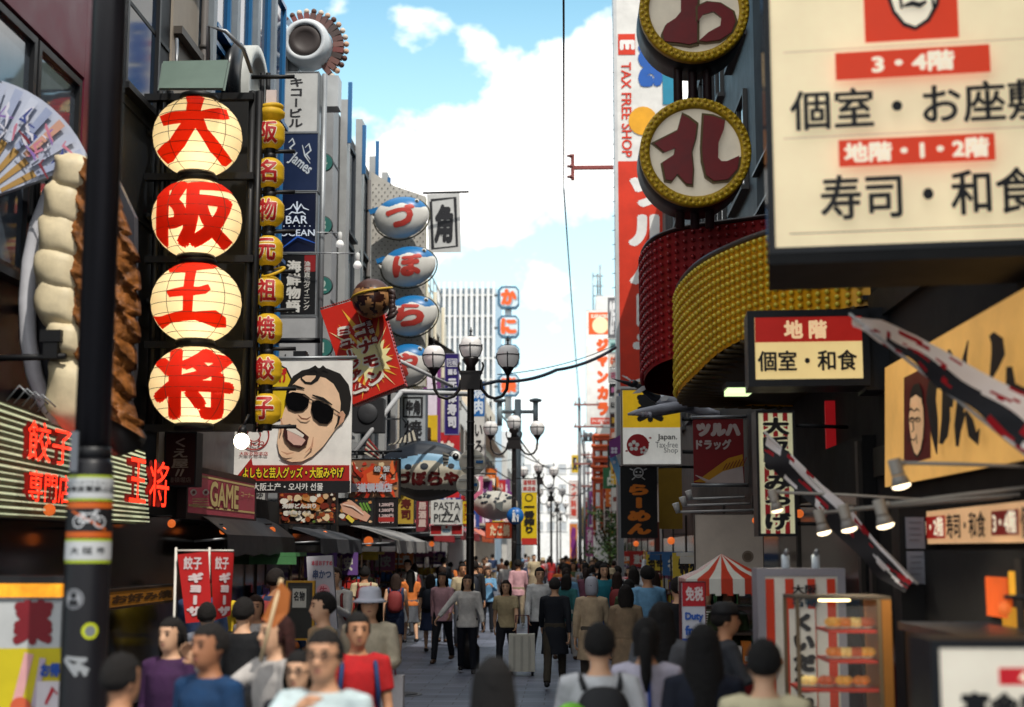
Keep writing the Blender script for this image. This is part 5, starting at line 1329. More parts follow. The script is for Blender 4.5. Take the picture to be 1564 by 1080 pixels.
# ================================================================ round bulb signs
RNG = M('#c09a18', .5, var=.3, scale=6); DRUM = M('#17181d', .45); IVO = M('#ddd2bc', .45, emit=.16); GLY = M('#7c0f14', .35, var=.35); GOLD = M('#5e4a1c', .4)
BUL = M('#d0b030', .25, var=.2)
bulb_me = None
def bulb_at(parent, p, mat, name='bulb', rr=.02):
    global _bm
    key = (mat.name, rr, name)
    if key not in _bulbs:
        m = MB(); m.ball((0,0,0), rr, mat, 8, 6); o = m.build(name); _bulbs[key] = o.data
    else: o = link(bpy.data.objects.new(name, _bulbs[key]))
    o.parent = parent; o.location = Vector(p)-parent.location
    return o
_bulbs = {}
Z5 = lambda pts: [(840+x/3.086, y/3.086) for x, y in pts]
G1 = [Z5([(490,680),(600,622),(620,545),(650,560),(690,592),(682,660),(665,720),(672,800),(668,872),(640,868),(600,822),(575,855),(545,850),(530,770),(585,732),(590,702),(540,722)]),
      Z5([(723,550),(770,556),(822,576),(815,622),(792,680),(790,750),(806,766),(832,766),(890,740),(882,800),(836,852),(770,858),(735,832),(718,760),(715,700)])]
G0 = [Z5([(560,-120),(620,-140),(690,-120),(694,0),(692,204),(655,214),(600,205),(540,200),(530,160),(548,118),(590,92),(616,60),(616,-40),(540,-50),(500,-80)]),
      Z5([(694,40),(740,18),(800,24),(858,62),(872,110),(852,160),(800,196),(735,204),(700,200),(745,160),(800,130),(806,90),(770,62),(720,76),(695,110)])]
for (cx, cy, gl, lb) in ((1060,-3+18,G0,'upper round sign ringed with gold bulbs, cut by the top of the picture'), (1062,233,G1,'lower round sign ringed with gold bulbs above the marquee')):
    Y = 15.0; c = W(cx, cy, Y); r0 = 87*Y/F
    r = root('round_sign', lb, 'shop sign', (c.x,c.y,c.z-r0), 0, 'round bulb signs')
    m = MB(); m.lathe(c, [(r0*.98,.03),(r0,.05),(r0,.62),(r0*.9,.66),(.01,.66)], DRUM, 56, 'y'); m.build('drum', r)
    m = MB(); m.lathe(c, [(r0*.82,.03),(r0*.82,-.035),(r0*.86,-.05),(r0*.98,-.05),(r0*1.0,-.03),(r0*1.0,.048)], RNG, 64, 'y'); m.build('ring', r)
    pl = PF(Y); B = Board(pl); B.h = -.02; B.disc(cx, cy, 87*.82, IVO, 48)
    for g in gl:
        gx = sum(p[0] for p in g)/len(g); gy = sum(p[1] for p in g)/len(g)
        B.h += .02; B.mb.ppoly(pl, [pl.uv(gx+(p[0]-gx)*1.12, gy+(p[1]-gy)*1.07) for p in g], B.h+.02, GOLD, .05); B.mb.ppoly(pl, [pl.uv(*p) for p in g], B.h+.035, GLY, .02)
    B.mb.build('face', r)
    for k in range(48):
        for q_, rad in ((0, .885), (1, .955)):
            a = 2*math.pi*(k+.5*q_)/48; bulb_at(r, c+Vector((r0*rad*math.cos(a), -.055, r0*rad*math.sin(a))), BUL, rr=.021)
m = MB()
for dx in (-.16, 0, .16): a = W(1062, 350, 15.3); m.tube([Vector((a.x+dx,15.33,5.45)), Vector((a.x+dx,15.33,W(1062,-200,15.3).z))], .05, M('#2a1416', .5), 8)
tag(m.build('sign_mast', None, Vector((a.x,15.33,5.45))), 'dark red steel mast behind the two round bulb signs', 'sign mast')
# ================================================================ marquee with bulbs
def catmull(P, n=8):
    out = []
    for i in range(len(P)-1):
        p0, p1, p2, p3 = P[max(i-1,0)], P[i], P[i+1], P[min(i+2,len(P)-1)]
        for k in range(n):
            t = k/n; out.append(tuple(.5*((2*p1[j])+(-p0[j]+p2[j])*t+(2*p0[j]-5*p1[j]+4*p2[j]-p3[j])*t*t+(-p0[j]+3*p1[j]-3*p2[j]+p3[j])*t**3) for j in range(len(p1))))
    out.append(tuple(P[-1])); return out
mq = root('marquee', 'curved theatre style marquee covered in rows of bulbs, gold band over a dark red one', 'marquee', W(1150, 600, 16))
# path points: X, Y, ztop, zbottom
RP = catmull([(2.72,15.3,5.62,4.3),(2.0,15.75,5.62,4.26),(1.40,16.1,5.62,4.18),(1.10,16.35,5.58,4.12),(.97,16.75,5.55,4.06),(.95,17.3,5.52,4.0),(1.1,18.4,5.5,4.0),(1.7,19.2,5.5,4.0),(2.74,19.5,5.5,4.0)])
YP = catmull([(2.73,12.75,4.96,4.16),(2.45,12.95,4.97,4.15),(1.98,13.55,5.0,4.09),(1.6,14.4,5.0,4.0),(1.38,15.2,4.98,3.84),(1.27,15.95,4.9,3.74),(1.32,16.6,4.8,3.7),(1.6,17.0,4.8,3.7),(2.74,17.3,4.8,3.7)])
def resample(P, d):
    out = [P[0]]; acc = 0
    for a, b in zip(P, P[1:]):
        L_ = math.hypot(b[0]-a[0], b[1]-a[1]); t = d-acc
        while t <= L_:
            f = t/L_; out.append(tuple(a[j]+(b[j]-a[j])*f for j in range(4))); t += d
        acc = (acc+L_) % d
    return out
def band_mesh(P, mat, name, edge):
    m = MB(); vs = []
    for p in P: vs += [(p[0],p[1],p[3]),(p[0],p[1],p[2])]
    m.add(vs, [(2*i,2*i+1,2*i+3,2*i+2) for i in range(len(P)-1)], mat, True)
    m.build(name, mq)
    e = MB(); e.tube([(p[0],p[1],p[2]+.02) for p in P], .03, edge, 6); e.build('top_edge', mq)
band_mesh(RP, M('#92181e', .4, var=.25), 'red_band', M('#22090b', .4)); band_mesh(YP, M('#d89c12', .4, var=.25), 'gold_band', M('#4a4444', .35))
m = MB()   # roof lids and ribbed underside
for P, z in ((RP, 0), (YP, 1)):
    c_ = (2.4, 17.0 if z == 0 else 15.6)
    m.add([(p[0],p[1],p[2]-.02) for p in P]+[(c_[0],c_[1],P[0][2]-.02)], [(i,i+1,len(P)) for i in range(len(P)-1)], M('#17110f'))
m.build('roof', mq)
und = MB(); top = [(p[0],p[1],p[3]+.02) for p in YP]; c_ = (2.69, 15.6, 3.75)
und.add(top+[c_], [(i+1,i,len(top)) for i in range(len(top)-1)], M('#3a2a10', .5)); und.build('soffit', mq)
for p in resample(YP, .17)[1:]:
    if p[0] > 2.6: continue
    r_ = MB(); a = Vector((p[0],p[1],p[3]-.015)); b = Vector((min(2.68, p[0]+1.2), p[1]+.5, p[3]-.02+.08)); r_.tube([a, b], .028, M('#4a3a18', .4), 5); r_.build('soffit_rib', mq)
def bulbs(P, n, mat, d, name):
    near = []; 
    pts = resample(P, d)
    for i, p in enumerate(pts[1:-1], 1):
        q = pts[min(i+1, len(pts)-1)]; o_ = pts[i-1]
        tx, ty = q[0]-o_[0], q[1]-o_[1]; L_ = math.hypot(tx, ty) or 1; nx, ny = ty/L_, -tx/L_
        if nx*(2-p[0])*0 + (nx*(-p[0]) + ny*(-p[1])) < 0: nx, ny = nx, ny
        # outward = away from the inside of the curve
        if (nx*(2.7-p[0]) + ny*(16.2-p[1])) > 0: nx, ny = -nx, -ny
        for k in range(n): near.append(Vector((p[0]+nx*.03, p[1]+ny*.03, p[3]+(p[2]-p[3])*(k+.6)/(n+.2))))
    vis = [v for v in near if v.y < 18]
    return vis
rb = bulbs(RP, 15, None, .105, 'r'); yb = bulbs(YP, 12, None, .105, 'y')
RB = M('#8a1c22', .2, var=.2); YBM = M('#cbb438', .2, var=.2)
rb.sort(key=lambda v: -((v.y < 17)*10 - v.y)); yb.sort(key=lambda v: v.y)
allb = [(v, YBM) for v in yb[60:130]] + [(v, RB) for v in rb[:30]]
for v, mt in allb: bulb_at(mq, v, mt, rr=.026)
rest = MB()
keep = set(id(v) for v, _ in allb)
for L_, mt in ((yb, YBM), (rb, RB)):
    for v in L_:
        if id(v) not in keep: rest.ball(v, .026, mt, 8, 5)
o = rest.build('bulbs', mq); o['kind'] = 'stuff'
r = root('light_box', 'small greenish lit panel under the marquee', 'lamp', W(1131, 597, 14.6))
m = MB(); a, b_ = W(1112,600,14.6), W(1149,592,14.6); m.box((a.x,14.6,a.z),(b_.x,14.95,b_.z), M('#cfe8a8', .4, emit=1.2)); m.build('panel', r); m = MB(); m.box((a.x-.02,14.59,b_.z+.003),(b_.x+.02,14.97,b_.z+.06), BLK); m.build('housing', r)

# ================================================================ striped and hanging signs, mid right
vp = PF(13.6)
CRS = M('#dcd9b0', .5, emit=.22); RS = M('#9a161c', .5, emit=.12)
def stripes(B, x0, y0, x1, y1, n, a, b):
    for k in range(n):
        if k % 2: B.rect(x0+(x1-x0)*k/n, y0, x0+(x1-x0)*(k+1)/n, y1, b); B.h -= .003
    B.h += .003
def d(B):
    stripes(B, 1160, 631, 1212, 815, 7, CRS, RS)
    B.text('大阪のみやげ', 1164, 636, 1209, 812, CRS, .14, True); B.text('大阪のみやげ', 1165, 637, 1208, 811, INK, .055, True)
sign('shop_sign', 'vertical red and cream striped souvenir sign with black characters in a black frame', 'shop sign', vp, (1160,631,1212,815), CRS, d, FRB, 4, .3, extra=bars((W(1216,650,13.7), Vector((XR,13.9,W(1216,650,13.7).z))), (W(1216,800,13.7), Vector((XR,13.9,W(1216,800,13.7).z)))))
def d(B):
    B.text('ん', 1282, 640, 1300, 725, LW, .1); B.text('ん', 1283, 643, 1300, 722, INK, .04)
sign('shop_banner', 'glowing red banner half hidden behind the black pillar', 'banner', PF(14.6), (1262,612,1298,735), M('#a8141a', .5, emit=.25), d, None, depth=.05)
def d(B):
    WT = M('#b9aaa6'); YW = M('#b98418')
    B.text('ツルハ', 1063, 646, 1131, 667, WT, .11); B.text('ドラッグ', 1063, 671, 1117, 687, WT, .06)
    B.poly([(1059,736),(1068,732),(1112,700),(1134,694),(1136,712),(1090,738)], YW); B.poly([(1076,738),(1104,720),(1134,712),(1136,738)], WT)
    for k in range(7): B.line([(1104+k*5, 718-k), (1110+k*5, 708-k*1.5)], 1.2, M('#6a1416'))
    B.line([(1062,726),(1070,730),(1078,734),(1086,736)], [1,3,4,2], WT)
sign('drugstore_banner', 'dark red drugstore banner with white lettering and a gold sweep', 'banner', PF(22), (1059,640,1136,738), M('#7a171c', .55), d, None, depth=.03, extra=bars((W(1056,638,22), W(1152,636,22)), (W(1056,741,22), W(1152,741,22)), (W(1150,637,22.05), Vector((XR+.05,22.2,W(1150,637,22).z))), r=.03, mat=STEEL))
def d(B):
    Y_ = M('#e0b418', .5, emit=.22); RDk = M('#a8141e'); K = M('#1a1a1a')
    B.rect(951, 596, 1039, 653, Y_); B.text('薬', 972, 600, 1014, 645, K, .07)
    B.disc(974, 680, 17, RDk, 30)
    for k in range(5):
        a = R(90+72*k); B.disc(968+5.5*math.cos(a), 681-5.5*math.sin(a), 3.2, M('#e6e2dc'), 10); B.h -= .0025
    for k in range(5):
        a = R(80+72*k); B.disc(983+4*math.cos(a), 688-4*math.sin(a), 2.3, M('#e6e2dc'), 8); B.h -= .0025
    for p in ((993,669),(957,689),(990,676)): B.disc(*p, 2.2, RDk, 8, 1.4)
    B.text('Japan.', 1004, 663, 1034, 674, K, .02); B.text('Tax-free', 1001, 675, 1035, 684, M('#5a5a5c'), .0); B.text('Shop', 1014, 684, 1035, 694, M('#5a5a5c'), .0)
sign('drugstore_sign', 'box sign, yellow above and white below, with a red blossom circle and tax-free wording', 'shop sign', PF(28), (951,596,1039,709), M('#d6d5ce', .45, emit=.25), d, M('#77706c', .4), 2.5, .3, extra=bars((W(1042,640,28.1), Vector((XR+.05,28.3,W(1042,640,28.1).z))), (W(1042,690,28.1), Vector((XR+.05,28.3,W(1042,690,28.1).z))), r=.04))
# crane sculpture
r = root('crane_sculpture', 'flying crane sculpture with dark head and grey wings in front of the yellow sign', 'sculpture', W(1040, 640, 25.5))
C_ = lambda x, y, d_=0: W(x, y, 25.5+d_)
GRYB = M('#a4a6b0', .4, var=.25, scale=5); DKB = M('#17181e', .4); WHB = M('#cfcfd0', .4)
m = MB(); m.tube([C_(1112,633,.25), C_(1080,629,.15), C_(1050,618,.05), C_(1028,612), C_(1012,612,-.05), C_(1002,613,-.1)], [.02,.08,.15,.17,.12,.05], GRYB, 14); m.build('body', r)
m = MB(); m.tube([C_(1010,612,-.05), C_(996,606,-.12), C_(986,598,-.2), C_(978,591,-.25), C_(970,588,-.3)], [.09,.065,.055,.05,.045], DKB, 10); m.build('neck', r)
m = MB(); m.ball(C_(967,586,-.3), .075, DKB, 12, 8, sc=(1.3,1,.9)); m.ball(C_(965,584,-.36), .022, M('#a8321c'), 8, 6); m.build('head', r)
m = MB(); m.tube([C_(961,586,-.3), C_(947,582,-.34), C_(934,578,-.38)], [.04,.022,.004], M('#3a3a40', .35), 8); m.build('beak', r)
def wing(name, pts, mat, th): 
    w_ = MB(); w_.poly([C_(*p) for p in pts], mat, th, (0,-1,.2)); return w_.build(name, r)
w_ = MB()
for k in range(7): 
    w_.tube([C_(1056-k*4,618+k*.8,-.1), C_(1010-k*3,624+k*1.2,-.3), C_(972-k*2+k*k*.9,630+k*.6,-.42), C_(959+k*6,633+k*.5,-.45)], [.10,.085,.05,.02], M('#8c8490', .4) if k % 2 else GRYB, 8, sx=1.0)
w_.build('wing', r)
w_ = MB()
for k in range(5): w_.tube([C_(1030-k*3,610,.1), C_(1012-k*6,598-k*1.5,.25), C_(990+k*3,590-k*3,.35), C_(975+k*9,584-k*2.5,.4)], [.09,.075,.05,.015], DKB if k % 2 else M('#8a6a3c', .4), 8)
w_.build('wing', r)
m = MB(); m.poly([C_(966,601,-.34), C_(980,590,-.34), C_(993,583,-.3), C_(990,592,-.3), C_(978,600,-.33)], WHB, .03, (0,-1,0)); m.poly([C_(1008,608,-.25), C_(1018,603,-.25), C_(1024,604,-.25), C_(1018,612,-.25), C_(1010,613,-.25)], WHB, .03, (0,-1,0)); m.build('white_patch', r)
m = MB()
for k in range(5): m.tube([C_(1075,626,.12), C_(1100+k*3,632+k*.8,.2+.04*k), C_(1122-k*4,634+k*1.6,.25+.05*k)], [.07,.04,.01], DKB if k % 2 else GRYB, 8)
m.build('tail', r)
m = MB(); m.tube([C_(1050,612,.15), Vector((XR+.05,26.2,C_(1050,560).z))], .03, STEEL, 6); m.build('mount', r)
# ramen banner
def d(B):
    O_ = M('#d8761a'); B.text('らーめん', 956, 738, 996, 818, O_, .08, True)
    Wt = M('#b9b9b8')
    B.ring(975, 722, 8, 1.6, Wt, 16); 
    for s_ in (-1, 1): B.line([(975+s_*8,718),(975+s_*13,716)], 1.5, Wt); B.disc(975+s_*3, 721, 1.5, Wt, 8); B.line([(975+s_*5,729),(975+s_*10,733)], 1.5, Wt)
    B.line([(970,726),(980,726)], 1.5, Wt)
sign('ramen_banner', 'black cloth banner with orange ramen lettering below the tax-free sign', 'banner', PF(30), (948,713,1004,822), M('#0d0d10', .6), d, None, depth=.03, extra=bars((W(946,712,30), W(1010,712,30)), (W(1008,712,30.05), Vector((XR+.05,30.2,W(1008,712,30).z)))))
sign('shop_banner', 'narrow mustard yellow panel right of the black ramen banner', 'banner', PF(31), (1006,715,1042,808), M('#8a6a14', .6), None, None, depth=.05, extra=bars((W(1006,714,31), Vector((XR+.05,31.1,W(1006,714,31).z)))))
sign('billboard', 'plain beige panel board above the striped canopy', 'sign board', PF(18.4), (1062,786,1165,876), M('#d4c8ba', .7), lambda B: (B.disc(1142,850,9,M('#8a7a6a')), B.disc(1142,850,6,M('#6a5a4c'))), M('#5a5048'), 1.5, .08, extra=bars((W(1165,790,18.5), Vector((XR+.02,18.6,W(1165,790,18.5).z))), (W(1165,870,18.5), Vector((XR+.02,18.6,W(1165,870,18.5).z)))))
for i, (x, y, Y, L_) in enumerate(((1036,782,20.2,1.5),(1046,772,20.8,1.4),(1055,762,21.4,1.3))):
    c = W(x, y, Y); r = root('spot_lamp', ('lowest','middle','highest')[i]+' of three thin white spot arms left of the beige panel', 'lamp', c, 0, 'thin white spot arms')
    m = MB(); m.tube([c, Vector((XR+.02,Y+.05,c.z+.03))], .018, M('#b9b9b8', .4), 6); m.build('arm', r)
    m = MB(); m.tube([c+Vector((0,0,-.01)), c+Vector((-.04,-.02,.12))], [.035,.05], M('#c9c9c6', .4), 10); m.build('head', r)
# ================================================================ tall red drugstore tower
def d(B):
    RT = M('#cf3214', .5); WT = M('#e4e2de'); 
    B.rect(945, 246, 1034, 600, RT)
    B.text('ツルハドラッグ', 958, 262, 1036, 690, WT, .065, True)
    B.rect(944, 52, 970, 84, RT); B.text('E', 950, 58, 966, 80, WT, .06, rot=-90)
    B.text('TAX FREE SHOP', 882, 160, 1032, 175, RT, .02, rot=-90)
    B.text('DRUG', 936, 60, 1050, 96, M('#1b57a8'), .12, rot=-90); B.disc(982, 185, 22, M('#e0a020'), 20); B.rect(1012, 110, 1034, 160, M('#1f7f9c'))
    B.line([(950,574),(957,577),(964,582)], [1,3,1], WT)
tp4 = PF(40)
r = sign('drugstore_tower_sign', 'very tall red and white drugstore tower sign, the tallest sign on the right', 'shop sign', tp4, (944,-60,1036,590), M('#dcdad5', .5), d, M('#c3c4c4', .45), 5, 1.0)
m = MB(); a, b_ = W(944,600,40.1), W(1036,600,40.1); m.box((a.x-.05,40.02,0.2),(a.x+.12,40.9,a.z-.1), STEEL); m.box((b_.x-.12,40.02,0.2),(b_.x+.05,40.9,a.z-.1), STEEL); m.build('leg', r)
m = MB()
for k in range(26):
    p = W(940, 20+k*22, 40.0); m.tube([p+Vector((.0,.1,0)), p+Vector((-.09,.1,-.02))], .012, STEEL, 5)
m.build('stud_row', r)
p = W(905, 262, 38.6)
r = root('cable_bracket', 'rusty pink steel bracket with insulators fixed to the tall red tower sign', 'bracket', W(938,262,40.0))
m = MB(); a = W(936,262,40.0); b_ = W(872,264,39.2); m.box((b_.x,39.5,a.z-.05),(a.x,39.62,a.z+.05), M('#8a4440', .5)); m.box((b_.x,39.48,a.z-.35),(b_.x+.1,39.64,a.z+.38), M('#8a4440', .5)); m.build('arm', r)
for dz in (-.3, 0, .3):
    m = MB(); q = Vector((b_.x-.03,39.4,a.z+dz)); m.lathe(q, [(.02,-.08),(.05,-.06),(.03,-.02),(.06,.01),(.03,.05),(.05,.08)], M('#6a3a38', .35), 10, 'x'); m.build('insulator', r)
# ================================================================ karaoke tower and the stack of small signs
def d(B):
    O_ = M('#dd5a24'); B.rect(899, 477, 931, 511, O_); B.disc(917, 497, 12.5, M('#f0dcb0')); B.text('KARAOKE', 903, 480, 930, 486, M('#f2e8d8'), .03)
    B.text('ジャンカラ', 910, 515, 931, 637, O_, .10, True); B.rect(902, 638, 931, 648, M('#d23a1c')); B.text('ジャンボカラオケ', 904, 640, 930, 646, M('#f0e6e0'), .04)
sign('karaoke_sign', 'tall white vertical karaoke sign with orange katakana', 'shop sign', PF(80), (896,474,931,651), M('#e3e2de', .5), d, M('#c9c9c8'), 1, .6)
r = root('stair_tower', 'white rooftop stair tower with thin antennas behind the karaoke sign', 'roof structure', W(925, 470, 84))
m = MB(); a, b_ = W(912,690,84), W(945,452,84); m.box((a.x,84,0.0),(b_.x,88,b_.z), M('#d9dad8', .6)); m.build('wall', r)
for x, y in ((913,418),(917,405)):
    m = MB(); p = W(x, 452, 85); m.tube([p, Vector((p.x,85,W(x,y,85).z))], .06, STEEL, 6); m.build('antenna', r)
m = MB(); p = W(911,452,84.5)
for k in range(3): m.tube([p+Vector((-.2,0,k*.6)), p+Vector((.4,0,k*.6))], .04, STEEL, 5)
m.tube([p+Vector((-.2,0,-1)), p+Vector((-.2,0,1.4))], .04, STEEL, 5); m.build('ladder', r)
SS = [((929,455,942,515),'#5f5f64','2F','#d8d8d8','tall grey tenant sign with a floor number'),((930,518,943,538),'#a9d0cc','茶','#3a6a6a','pale turquoise tenant sign'),((930,541,944,561),'#e6d8cc','@YU','#d25a2c','white tenant sign with orange capitals'),
      ((930,564,944,583),'#e0dcd8','花','#c85a78','white tenant sign with a pink flower character'),((931,586,944,605),'#2a2428','美','#d878a8','black tenant sign with a pink character'),((931,608,945,630),'#dcdad4','ほ','#2a2a2a','white tenant sign with a black hiragana'),
      ((932,632,945,652),'#3a1814','酒','#e8b83a','dark tenant sign with a yellow character'),((932,654,945,676),'#d8643c','串','#f0d8c8','orange tenant sign with a pale character'),((933,700,945,740),'#e4b83c','丼','#7a2a14','mustard tenant sign'),((934,745,946,780),'#d8d8d2','鍋','#8a3a2a','low white tenant sign with a brown character')]
for rc, col, ch, tc_, lb in SS:
    def d(B, rc=rc, ch=ch, tc_=tc_): B.text(ch, rc[0]+2, rc[1]+4, rc[2]-2, rc[3]-4, M(tc_), .06, fit=len(ch) > 1)
    sign('tenant_sign', lb+' in the stack left of the red tower', 'shop sign', PF(62), rc, M(col, .5), d, M('#8f9092'), .5, .25, 'stack of small tenant signs', extra=bars((W(rc[2],(rc[1]+rc[3])/2,62.1), Vector((XR,62.2,W(rc[2],(rc[1]+rc[3])/2,62.1).z))), mat=STEEL))
for rc, col, ch, tc_, lb, Y in (((922,733,932,760),'#9a1c1c','大','#e0d0c8','dark red vertical sign low beside the pagoda roofs',66),((922,762,933,810),'#d8d4cc','鶏料理','#3a2a2a','white vertical sign below the dark red one',66),((870,735,882,792),'#ddd0c8','フグ料理','#c83a28','white sign with red characters near the street end',125),
        ((873,695,883,722),'#d8b020','質','#2a2a2a','yellow square sign on the far utility pole',118),((870,800,882,858),'#d8843a','祭','#7a2a7a','orange festival banner far down the street',105),((895,805,906,850),'#b04a8a','茶屋','#e8d8e0','magenta banner far down the right side',90)):
    def d(B, rc=rc, ch=ch, tc_=tc_): B.text(ch, rc[0]+1.5, rc[1]+3, rc[2]-1.5, rc[3]-3, M(tc_), .06, len(ch) > 1)
    sign('shop_sign', lb, 'shop sign', PF(Y), rc, M(col, .5), d, M('#8a4a44') if 'red' in lb else None, .6, .25, extra=bars((W(rc[2],rc[1]+6,Y+.1), Vector((XR,Y+.2,W(rc[2],rc[1]+6,Y).z))), mat=STEEL))
# pagoda roofs
r = root('pagoda_sign', 'orange red ornament of stacked curved roofs on the right fronts', 'ornament', W(920, 780, 72))
PGR = M('#c2562c', .5)
for i, (x, y, w) in enumerate(((921,668,15),(920,684,17),(919,702,15),(920,716,18),(919,734,16))):
    m = MB(); pts = []
    for k in range(13):
        t = k/12*2-1; pts.append(W(x+w*t, y - 4*abs(t)**3 + 3*(1-t*t)*-1, 72))
    m.tube(pts, [.09]*13, PGR, 6); m.poly(pts+[W(x+w*.7,y+4,72), W(x-w*.7,y+4,72)], M('#a8401e', .5), .7, (0,-1,0)); m.build('roof_tier', r)
m = MB()
for x in (908, 919, 931): a = W(x,810,72.4); m.tube([a, Vector((a.x,a.y,W(x,665,72.4).z))], .09, PGR, 6)
for y in (725, 750, 775): m.tube([W(906,y,72.4), W(933,y,72.4)], .08, PGR, 6)
m.build('frame', r)
# two small flags
def d(B):
    for k in range(4): a = R(90*k+45); B.disc(938+3.5*math.cos(a), 688-3.5*math.sin(a), 2.6, M('#d8d0e0'), 8)
sign('flag', 'purple flag with a white blossom mark left of the tax-free sign', 'flag', PF(34), None, M('#7a3a7c', .7), d, quad=[(930,674),(948,664),(948,692),(932,700)], depth=.02, extra=bars((W(930,672,34), Vector((XR,34.1,W(960,640,34).z))), r=.012))
sign('flag', 'pale blue pennant hanging below the purple flag', 'flag', PF(34.3), None, M('#6fa4cc', .7), lambda B: B.disc(938, 706, 2.5, M('#d8dce6')), quad=[(930,697),(940,692),(947,716),(946,742)], depth=.02, extra=bars((W(930,695,34.3), Vector((XR,34.4,W(960,660,34.3).z))), r=.012))
# ================================================================ street lamps
LBK = M('#1f1b1b', .4); GLOBE = M('#d6d3d0', .3, emit=.12, var=.06); HOOP = M('#17151a', .4)
def street_lamp(x, Y, label, first=None):
    if first is not None:
        o = copy_tree(first); o.location = (x, Y, 0); o['label'] = label; return o
    r = root('street_lamp', label, 'street lamp', (x, Y, 0), 0, 'three globed street lamps'); P = Vector((x, Y, 0))
    m = MB(); m.lathe(P, [(.17,0),(.17,.35),(.13,.42),(.09,.5),(.07,1.2),(.06,4.9),(.058,5.05)], LBK, 16); m.build('pole', r)
    for z in (2.2, 2.6, 3.0, 3.4, 3.8, 4.2):
        m = MB(); m.lathe(P+Vector((0,0,z)), [(.06,0),(.074,.003),(.074,.022),(.06,.025)], M('#4a4848', .4), 14); m.build('pole_band', r)
    m = MB(); m.box(P+Vector((-.17,-.1,4.78)), P+Vector((.17,.1,5.06)), LBK); m.box(P+Vector((-.2,-.12,5.063)), P+Vector((.2,.12,5.1)), LBK); m.lathe(P+Vector((0,0,5.1)), [(.09,0),(.08,.1),(.15,.2),(.12,.26)], LBK, 14); m.build('collar', r)
    for s_ in (-1, 1):
        m = MB(); m.tube([P+Vector((s_*q, 0, z)) for q, z in ((.17,4.95),(.20,4.78),(.30,4.66),(.42,4.62),(.55,4.66),(.63,4.78),(.65,4.95),(.65,5.08))], .028, LBK, 8)
        m.tube([P+Vector((s_*q, 0, z)) for q, z in ((.15,5.0),(.2,5.12),(.22,5.2),(.2,5.26))], .02, LBK, 6); m.build('arm', r)
    for dx, z in ((0, 5.52), (-.65, 5.36), (.65, 5.36)):
        c = P+Vector((dx, 0, z))
        if dx == 0 or True:
            m = MB(); m.lathe(c, [(.09,-.20),(.155,-.13),(.19,-.03),(.19,.06),(.165,.13),(.11,.185),(.02,.20)], GLOBE, 22); g_ = m.build('globe', r)
            h = MB(); n = 20
            h.tube([c+Vector((.195*math.cos(2*math.pi*j/n), .195*math.sin(2*math.pi*j/n), .02)) for j in range(n+1)], .011, HOOP, 5, caps=False)
            for a in (0, 90, 180, 270):
                ca_, sa_ = math.cos(R(a+90)), math.sin(R(a+90)); h.tube([c+Vector((q*ca_, q*sa_, zz)) for q, zz in ((.10,-.20),(.162,-.13),(.196,-.03),(.196,.06))], .011, HOOP, 5)
            sub(g_, h, 'cage')
            h = MB(); h.lathe(c, [(.06,.195),(.045,.21),(.015,.22),(.012,.27),(.03,.28),(.012,.30),(.008,.36)], HOOP, 10); h.tube([c+Vector((-.03,0,.31)), c+Vector((.03,0,.31))], .008, HOOP, 5); sub(g_, h, 'finial')
            h = MB(); h.lathe(c, [(.03,-.34),(.05,-.30),(.085,-.24),(.115,-.2),(.105,-.19)], HOOP, 14); sub(g_, h, 'cup')
    return r
p = W(718, 840, 25); lamp0 = street_lamp(p.x, 25, 'nearest three globed street lamp, with round mirror backs on its post')
for px, Y, lb in ((785, 40, 'second three globed street lamp, with a blue round sign on its post'), (823, 62, 'third three globed street lamp, beside the yellow beer banner'), (842, 84, 'fourth three globed street lamp, smaller and farther away'), (851, 108, 'fifth three globed street lamp, near the end of the row'), (856, 140, 'tiny sixth street lamp at the far end of the row')):
    street_lamp(W(px,840,Y).x, Y, lb, lamp0)
# round mirror backs and the pedestrian sign
MIR = M('#ebe4d2', .5)
for (x, y, Y, rr, lb) in ((721,706,25.12,20,'beige back of a round traffic mirror on the first lamp post, upper of two'), (714,741,25.12,17.5,'beige back of a round traffic mirror on the first lamp post, lower of two')):
    c = W(x, y, Y); q = rr*Y/F; r = root('traffic_mirror', lb, 'mirror', (c.x,c.y,c.z-q), 0, 'round mirror backs')
    m = MB(); m.lathe(c, [(.01,-.01),(q*.95,-.01),(q,.01),(q,.05),(.01,.08)], MIR, 28, 'y'); m.build('back', r)
    m = MB()
    for dz in (-.45, .45): m.box(c+Vector((-q*.75,-.035,q*dz-.02)), c+Vector((q*.75,-.013,q*dz+.02)), M('#c4c2b8', .4))
    m.build('brace', r)
    m = MB(); m.box(c+Vector((q*.3,-.04,-.02)), c+Vector((q*.85,-.014,.03)), M('#2a6aa4')); m.build('label_plate', r)
c = W(787, 788, 39.85); q = 13*39.85/F
r = root('pedestrian_sign', 'round blue sign with white adult and child figures on the second lamp post', 'road sign', (c.x,c.y,c.z-q))
pl = PF(39.85); B = Board(pl); B.mb.lathe(c, [(.01,0),(q,0),(q,.03),(.01,.03)], M('#1a62a8', .35), 28, 'y'); WT = M('#dfe3e6'); B.h = .006
B.disc(784.5, 780.5, 1.7, WT, 10); B.line([(784.5,783),(785,790),(783,797)], [4,4,2], WT); B.line([(785,789),(787,797)], [2,2], WT); B.disc(791, 787, 1.3, WT, 10); B.line([(791,789),(791,797)], [2.5,2], WT); B.line([(786,785),(790,791)], 1.4, WT)
B.mb.build('disc', r); m = MB(); m.box(c+Vector((-.1,.035,-.04)), c+Vector((.1,.09,.04)), STEEL); m.build('clamp', r)
